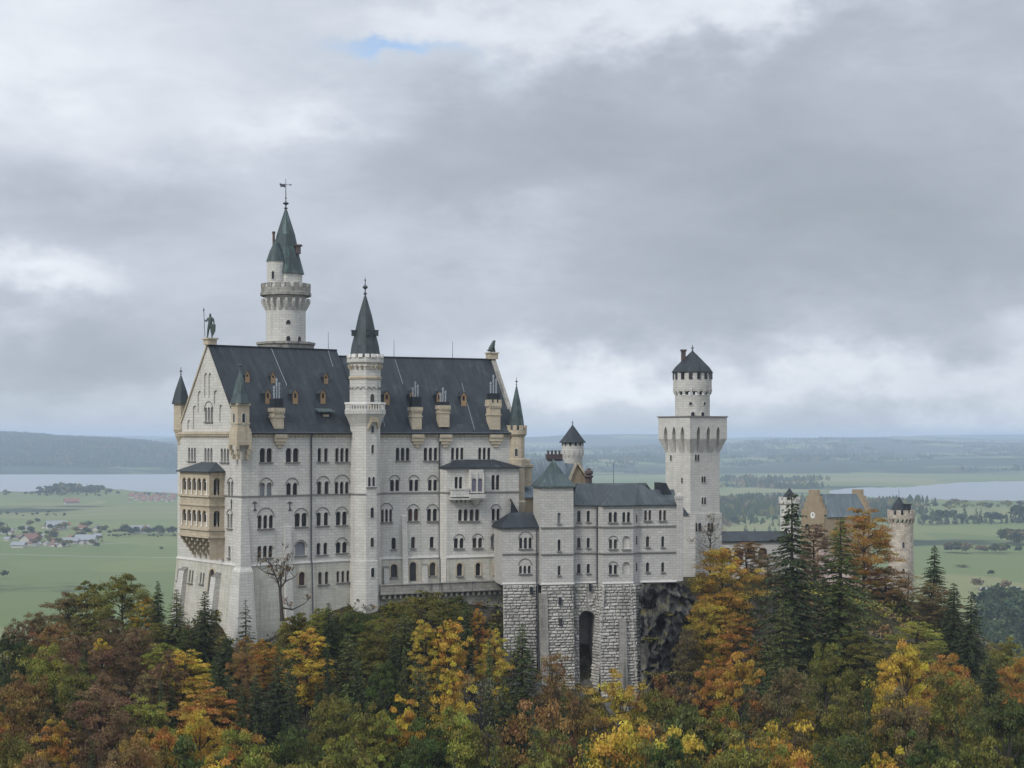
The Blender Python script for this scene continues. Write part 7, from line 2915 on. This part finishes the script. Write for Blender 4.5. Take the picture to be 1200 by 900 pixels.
# grass ledges on the cliff
def ledge_grass():
    rs = np.random.RandomState(21)
    cen = []
    for px0, px1, py, yy in ((756, 815, 789, 262.5), (770, 788, 719, 266.3), (755, 772, 749, 264.8), (766, 790, 815, 261)):
        for px in np.arange(px0, px1, 2.2):
            cen.append((at(px, yy), yy - rs.rand() * 0.8, zat(py, yy) + rs.normal() * 0.15))
    cen = np.array(cen)
    P, idx = leaf_quads(cen, np.full(len(cen), 0.45), 60, 0.11, rs, 0.6)
    col = np.array([(0.13, 0.115, 0.03)]) * (0.6 + 0.8 * rs.rand(len(idx), 1))
    o = link('grass', quads_mesh('grass', P, M['under'], col=col))
    tag(o, 'dry grass growing on the cliff ledges', None, None, 'stuff')


ledge_grass()

# ------------------------------------------------------------------ people at the gate
def person(px, y, label, m):
    x = at(px, y)
    zb = zat(722, y)
    root = thing('person', label, 'person', (x, y, zb))
    P = lambda a, b, c_: (x + a, y + b, zb + c_)
    v = [P(0, 0, 0.95), P(0, 0, 1.2), P(0, 0, 1.42), P(0, 0, 1.52), P(0, -0.02, 1.66), P(-.1, 0, .9), P(-.12, 0.03, .48), P(-.12, 0, .06), P(-.13, -.14, .04), P(.1, 0, .9), P(.12, -.05, .48), P(.13, 0.05, .06), P(.14, -.1, .04),
         P(-.2, 0, 1.4), P(-.27, 0.03, 1.12), P(-.25, -.08, .88), P(.2, 0, 1.4), P(.27, 0.03, 1.12), P(.25, -.08, .88)]
    e = [(0, 1), (1, 2), (2, 3), (3, 4), (0, 5), (5, 6), (6, 7), (7, 8), (0, 9), (9, 10), (10, 11), (11, 12), (2, 13), (13, 14), (14, 15), (2, 16), (16, 17), (17, 18)]
    r = [.15, .15, .17, .06, .11, .1, .075, .05, .045, .1, .075, .05, .045, .07, .05, .04, .07, .05, .04]
    skin_figure('body', v, e, r, m, root)


terrace_d = 362.0
sb = MB()
sb.prism([(at(1000, 352), 352), (at(1078, 352), 352), (at(1078, 372), 372), (at(1000, 372), 372)], zat(722, 362) - 8, zat(722, 362) - 0.02)
gtr = sb.build('gate_forecourt', M['lime_low'], None, 0)
structure(gtr)
fence = thing('railing', 'pale low railing along the forecourt before the gatehouse', 'fence', (at(1040, 354), 354, zat(722, 362)))
mb = MB()
for i in range(26):
    px = 1020 + i * 2.2
    mb.box((at(px, 354), 354, zat(722, 362) + 0.5), (0.035, 0, 0), (0, 0.035, 0), (0, 0, 0.5))
mb.box((at(1047.5, 354), 354, zat(722, 362) + 1.0), (at(1075, 354) - at(1047.5, 354), 0, 0), (0, 0.05, 0), (0, 0, 0.04))
mb.build('rail', M['trim'], fence, 0)
person(1026.5, 358, 'person in dark clothes at the gatehouse door, leftmost of three', 'dark_cloth')
person(1030, 359, 'person in grey clothes standing between two others at the gatehouse', 'red_cloth')
person(1040, 358.5, 'person in dark clothes standing apart, rightmost of three', 'dark_cloth')


# ------------------------------------------------------------------ far trees, woods and villages on the plain
def lowtree(seed, conif):
    rs = np.random.RandomState(seed)
    if conif:
        P = []
        for k in range(150):
            t = rs.rand()
            r = 0.2 * (1 - t) + 0.01
            a = rs.rand() * 6.28
            c = np.array([r * math.cos(a) * rs.rand() ** .4, r * math.sin(a) * rs.rand() ** .4, 0.03 + t * 0.95])
            s = 0.05 * (1.2 - t)
            d1, d2 = rs.normal(size=3), rs.normal(size=3)
            d1[2] -= 0.6
            P.append([c + d1 * s, c + d2 * s * .6, c - d1 * s, c - d2 * s * .6])
        return quads_mesh('far_conifer', np.array(P), M['needle'], rs.rand(len(P)), rs.rand(len(P)))
    n = 22
    cen = np.clip(rs.normal(size=(n, 3)), -1.2, 1.2) * np.array([.2, .2, .13]) + np.array([0, 0, .55])
    P, idx = leaf_quads(cen, np.full(n, 0.25), 20, 0.085, rs, 0.9)
    P[..., 2] = np.clip(P[..., 2], 0, 1)
    return quads_mesh('far_tree', P, M['leaf'], rs.rand(n)[idx], rs.rand(len(idx)))


FAR = {True: [lowtree(s, True) for s in (1, 2, 3)], False: [lowtree(s, False) for s in (4, 5, 6)]}
FR_ = random.Random(31)


def far_tree(px, py, hpx, conif, colour, label, group, wide=1.0):
    """a valley tree whose foot shows at (px, py)"""
    y = -GZ * FPX / (py - HY)
    h = hpx * y / FPX
    me = FR_.choice(FAR[conif])
    o = bpy.data.objects.new('far_conifer' if conif else 'far_tree', me)
    COL.objects.link(o)
    o.location = (at(px, y), y, GZ)
    o.rotation_euler = (0, 0, FR_.uniform(0, 6.28))
    w = h * (0.8 if conif else 1.0) * wide
    o.scale = (w, w, h)
    c = COLS[colour]
    f = FR_.uniform(0.8, 1.25)
    o.color = (c[0] * f, c[1] * f, c[2] * f, 1)
    tag(o, label, 'tree', group)
    return o


U_ = FR_.uniform
# dark conifers and hedges on the right-hand fields
for i in range(46):
    px = 1078 + 126 * i / 45 + U_(-2, 2)
    far_tree(px, 615 - (px - 1078) * 0.02 + U_(-1, 1), U_(9, 15) + (9 if FR_.random() < 0.2 else 0), FR_.random() < 0.75, FR_.choice(('spruce', 'spruceb', 'dgreen')), 'dark tree in the belt across the right-hand fields', 'dark tree belt across the right-hand fields')
for i in range(20):
    px = 1108 + U_(0, 86)
    far_tree(px, 648.5 + U_(-2, 1.0), U_(8, 15), False, FR_.choice(('dgreen', 'brown', 'green')), 'bushy hedge tree on the mid-field mound right of the gate tower', 'hedge trees in the middle of the right-hand fields')
for i in range(14):
    px = 1176 + U_(0, 26)
    far_tree(px, 638 + U_(-3, 3), U_(12, 20), False, FR_.choice(('dgreen', 'brown')), 'bushy hedge tree on the mid-field mound right of the gate tower', 'hedge trees in the middle of the right-hand fields')
for px, py, h, lab in ((1145, 690, 14, 'reddish-brown lone tree on the right-hand meadow'), (1161, 676, 9, 'small dark round tree alone on the right-hand meadow'), (1178, 693, 15, 'brownish lone tree behind the dark wood at the right edge')):
    far_tree(px, py, h, False, 'brown' if h > 10 else 'dgreen', lab, None)
far_tree(1128, 664.5, 3, False, 'brown', 'low brown bush patch on the right-hand meadow', None, 6)
for i in range(60):
    px = 1148 + U_(0, 58)
    far_tree(px, U_(714, 772), U_(26, 36), FR_.random() < 0.7, FR_.choice(('spruce', 'spruceb', 'spruce')), 'dark conifer in the wood at the right edge', 'dark conifers in the wood at the right edge')
for i in range(40):
    px = U_(1075, 1205)
    far_tree(px, 596 + U_(-3, 2), U_(5, 10), FR_.random() < 0.3, FR_.choice(('olive', 'brown', 'olive', 'ygreen', 'dgreen')), 'yellowing tree on the far lake shore line', 'trees along the right-hand lake shore')
for i in range(66):
    px = U_(846, 1045)
    far_tree(px, U_(588, 622), U_(7, 12), FR_.random() < 0.4, FR_.choice(('olive', 'brown', 'spruceb', 'dgreen', 'brown')), 'scattered moor tree behind the gatehouse roofs', 'moor trees behind the gatehouse')
for px, h in ((874, 14), (884.5, 10), (902, 14), (908, 11)):
    far_tree(px, 626, h, True, 'spruce', 'dark spruce standing behind the gallery roof', 'spruces behind the gallery roof', 1.3)
# left plain
for i in range(58):
    px = 45 + 84 * i / 57 + U_(-2, 2)
    far_tree(px, 577.5 + U_(-2, 3.5), U_(6, 11) * (0.7 + 0.5 * math.sin((px - 45) / 84 * PI)), FR_.random() < 0.3, FR_.choice(('dgreen', 'spruceb', 'dgreen', 'olive')), 'dark tree of the lakeside grove on the left plain', 'lakeside grove on the left plain')
for i in range(30):
    px = U_(-5, 205)
    far_tree(px, 581 + U_(-2, 2), U_(3, 6), False, FR_.choice(('dgreen', 'green', 'olive')), 'small shoreline tree beside the left lake', 'shoreline trees by the left lake')
for i in range(54):
    px = U_(0, 122)
    far_tree(px, U_(618, 641), U_(6, 11), FR_.random() < 0.2, FR_.choice(('dgreen', 'green', 'brown', 'olive')), 'garden tree among the houses of the near village', 'garden trees in the near village')
for i in range(26):
    px = 121 + U_(0, 84)
    far_tree(px, 626 + U_(-2, 2.5), U_(6, 13), False, FR_.choice(('dgreen', 'spruceb', 'brown')), 'tree in the dark row right of the near village', 'dark tree row right of the near village')
for i in range(14):
    px = U_(125, 205)
    far_tree(px, 629.5 + U_(-.8, .8) , U_(3, 5), False, 'dgreen', 'small orchard tree before the dark tree row', 'orchard trees before the dark row')
for i in range(14):
    px = U_(0, 80)
    far_tree(px, 604 + U_(-2, 2), U_(2.5, 4.5), False, 'dgreen', 'low hedge tree between the two left villages', 'hedge trees between the left villages')
for px, py, h, lab in ((5, 678, 11, 'dark round lone tree at the left edge of the meadow'), (44, 613.5, 7, 'round lone tree above the near village'), (75, 641, 6, 'lone tree on the meadow edge just below the near village'), (113, 643, 8, 'thin lone tree on the meadow right of the village'), (189, 645, 5, 'small lone bush near the palace wall')):
    far_tree(px, py, h, False, 'dgreen', lab, None)

M['house_wall'] = plain('house_plaster', (0.46, 0.43, 0.385), 0.8, 0, 0.2, 0.05)
M['red_roof'] = plain('red_tile_roof', (0.20, 0.095, 0.068), 0.8, 0, 0.3, 0.05)
M['brown_roof'] = plain('brown_tile_roof', (0.15, 0.095, 0.075), 0.8, 0, 0.3, 0.05)
M['grey_roof'] = plain('pale_sheet_roof', (0.22, 0.23, 0.24), 0.6, 0, 0.2, 0.05)
HOUSES = {}
for key in ('red_roof', 'brown_roof', 'grey_roof'):
    mw = MB()
    mw.prism([(-.5, -.35), (.5, -.35), (.5, .35), (-.5, .35)], -0.05, 0.34)
    for sx in (-.5, .5):
        mw.face([(sx, -.35, .34), (sx, .35, .34), (sx, 0, .62)])
    mr = MB()
    for sg in (-1, 1):
        a = [(-.56, sg * .43, .28), (.56, sg * .43, .28), (.56, 0, .64), (-.56, 0, .64)]
        mr.face(a if sg < 0 else list(reversed(a)))
        b = [(p[0], p[1], p[2] - .03) for p in a]
        mr.face(list(reversed(b)) if sg < 0 else b)
    HOUSES[key] = (mb_mesh(mw, 'house', M['house_wall']), mb_mesh(mr, 'roof', M[key]))


def house(px, py, wpx, key, label, group, long=1.0):
    y = -GZ * FPX / (py - HY)
    w = wpx * y / FPX
    a, b = HOUSES[key]
    o = bpy.data.objects.new('house', a)
    COL.objects.link(o)
    o.location = (at(px, y), y, GZ + 0.4)
    o.rotation_euler = (0, 0, FR_.uniform(-0.5, 0.5) + (PI / 2 if FR_.random() < 0.35 else 0))
    o.scale = (w * long, w, w * 0.9)
    tag(o, label, 'house', group)
    r = bpy.data.objects.new('roof', b)
    COL.objects.link(r)
    r.parent = o
    return o


for i in range(60):
    px = U_(2, 118)
    py = U_(617, 641) if px > 20 else U_(622, 634)
    house(px, py, U_(5.5, 9), FR_.choice(('red_roof', 'brown_roof', 'brown_roof', 'grey_roof')), 'small pale house in the near village on the left plain', 'houses of the near village')
for px, py, w, k, lab in ((66, 620, 17, 'grey_roof', 'long pale-roofed shed behind the near village'), (101, 637, 18, 'grey_roof', 'long white farm building at the right end of the near village'), (82, 637.5, 13, 'grey_roof', 'wide white barn in the middle of the near village front'), (35, 636, 18, 'red_roof', 'large red-roofed house in the near village front row'),
                           (22, 642, 12, 'grey_roof', 'low white shed before the near village'), (164, 625, 16, 'grey_roof', 'pale farmhouse in front of the dark tree row'), (84, 591, 12, 'red_roof', 'red-brown barn alone on the meadow above the village')):
    house(px, py, w, k, lab, None, 1.3)
for i in range(50):
    px = 150 + 55 * (U_(0, 1) ** 0.8)
    house(px, U_(580, 588.5), U_(4, 6.5), FR_.choice(('red_roof', 'red_roof', 'red_roof', 'brown_roof')), 'tiny red-roofed house in the lakeside village left of the palace', 'houses of the lakeside village')
for i in range(12):
    house(U_(1140, 1200), U_(693, 702), U_(7, 12), FR_.choice(('grey_roof', 'brown_roof', 'grey_roof')), 'low pale building before the dark wood at the right edge', 'buildings before the dark wood')
# farm tracks
mb = MB()
for pts in (((-20, 649), (60, 651), (120, 652.5), (215, 654)), ((-20, 606), (60, 606), (150, 601), (215, 600.5)), ((20, 641), (90, 639.5), (150, 636))):
    P_ = [V(at(px, d_(py)), d_(py), GZ + 0.25) for px, py in pts]
    for a, b in zip(P_, P_[1:]):
        n = V(-(b - a).y, (b - a).x, 0).normalized() * 2.2
        mb.face([a - n, b - n, b + n, a + n])
structure(mb.build('farm_track', plain('gravel_track', (0.34, 0.33, 0.29), 0.9, 0, 0.1, 0.05), None, 0))


# woods on the far hills and moor that read as one mass
def distant_woods():
    rs = np.random.RandomState(8)
    cen, hh = [], []
    tries = 0
    while len(cen) < 12500 and tries < 90000:
        tries += 1
        k = rs.uniform(-20, 1220) if rs.rand() < 0.6 else rs.uniform(-20, 240)
        if k > 240 and rs.rand() < 0.4:
            y = rs.uniform(2900, 6000)
            if k < 840:
                continue
            x = at(k, y)
            if 3900 < y < 6200 and k > 960:
                continue
            if fbm(np.array([x / 420.0]), np.array([y / 420.0]))[0] < (0.56 if k < 1060 else 0.62):
                continue
            z = GZ
            if k > 1070 and y < 3700:
                continue
        else:
            y = rs.uniform(7200, 14500) if k > 240 else rs.uniform(7300, 11200)
            x = at(k, y)
            lim = 0.15 if (k < 235 and y < 11000) else 0.44
            if fbm(np.array([x / 900.0 + 7]), np.array([y / 1200.0 + 3]))[0] < lim:
                continue
            z = min(float(far_z(np.array([x]), np.array([y]))[0]), 30)
        cen.append((x, y, z))
        hh.append(rs.uniform(14, 26))
    cen, hh = np.array(cen), np.array(hh)
    n = len(cen)
    P = []
    m_ = 9
    idx = np.repeat(np.arange(n), m_)
    c = cen[idx] + rs.normal(size=(n * m_, 3)) * np.array([22, 18, 0])
    H = hh[idx] * rs.uniform(0.6, 1.1, n * m_)
    a = rs.uniform(0, 2 * PI, n * m_)
    w = H * rs.uniform(0.25, 0.5, n * m_)
    d = np.stack([np.cos(a) * w, np.sin(a) * w * 0.4, 0 * a], 1)
    P = np.stack([c - d, c - d * 0.8 + np.array([0, 0, 1]) * (H * .6)[:, None], c + np.array([0, 0, 1]) * H[:, None], c + d + np.array([0, 0, 1]) * (H * .3)[:, None]], 1)
    pal = np.array([COLS[k] for k in ('spruce', 'dgreen', 'spruceb', 'olive', 'brown')])
    col = pal[rs.choice(5, n, p=[.35, .25, .2, .1, .1])][idx] * rs.uniform(0.7, 1.2, (n * m_, 1))
    o = link('distant_wood', quads_mesh('distant_wood', P, M['under'], col=col))
    tag(o, 'far woods on the moor and the hazy hills', None, None, 'stuff')


distant_woods()
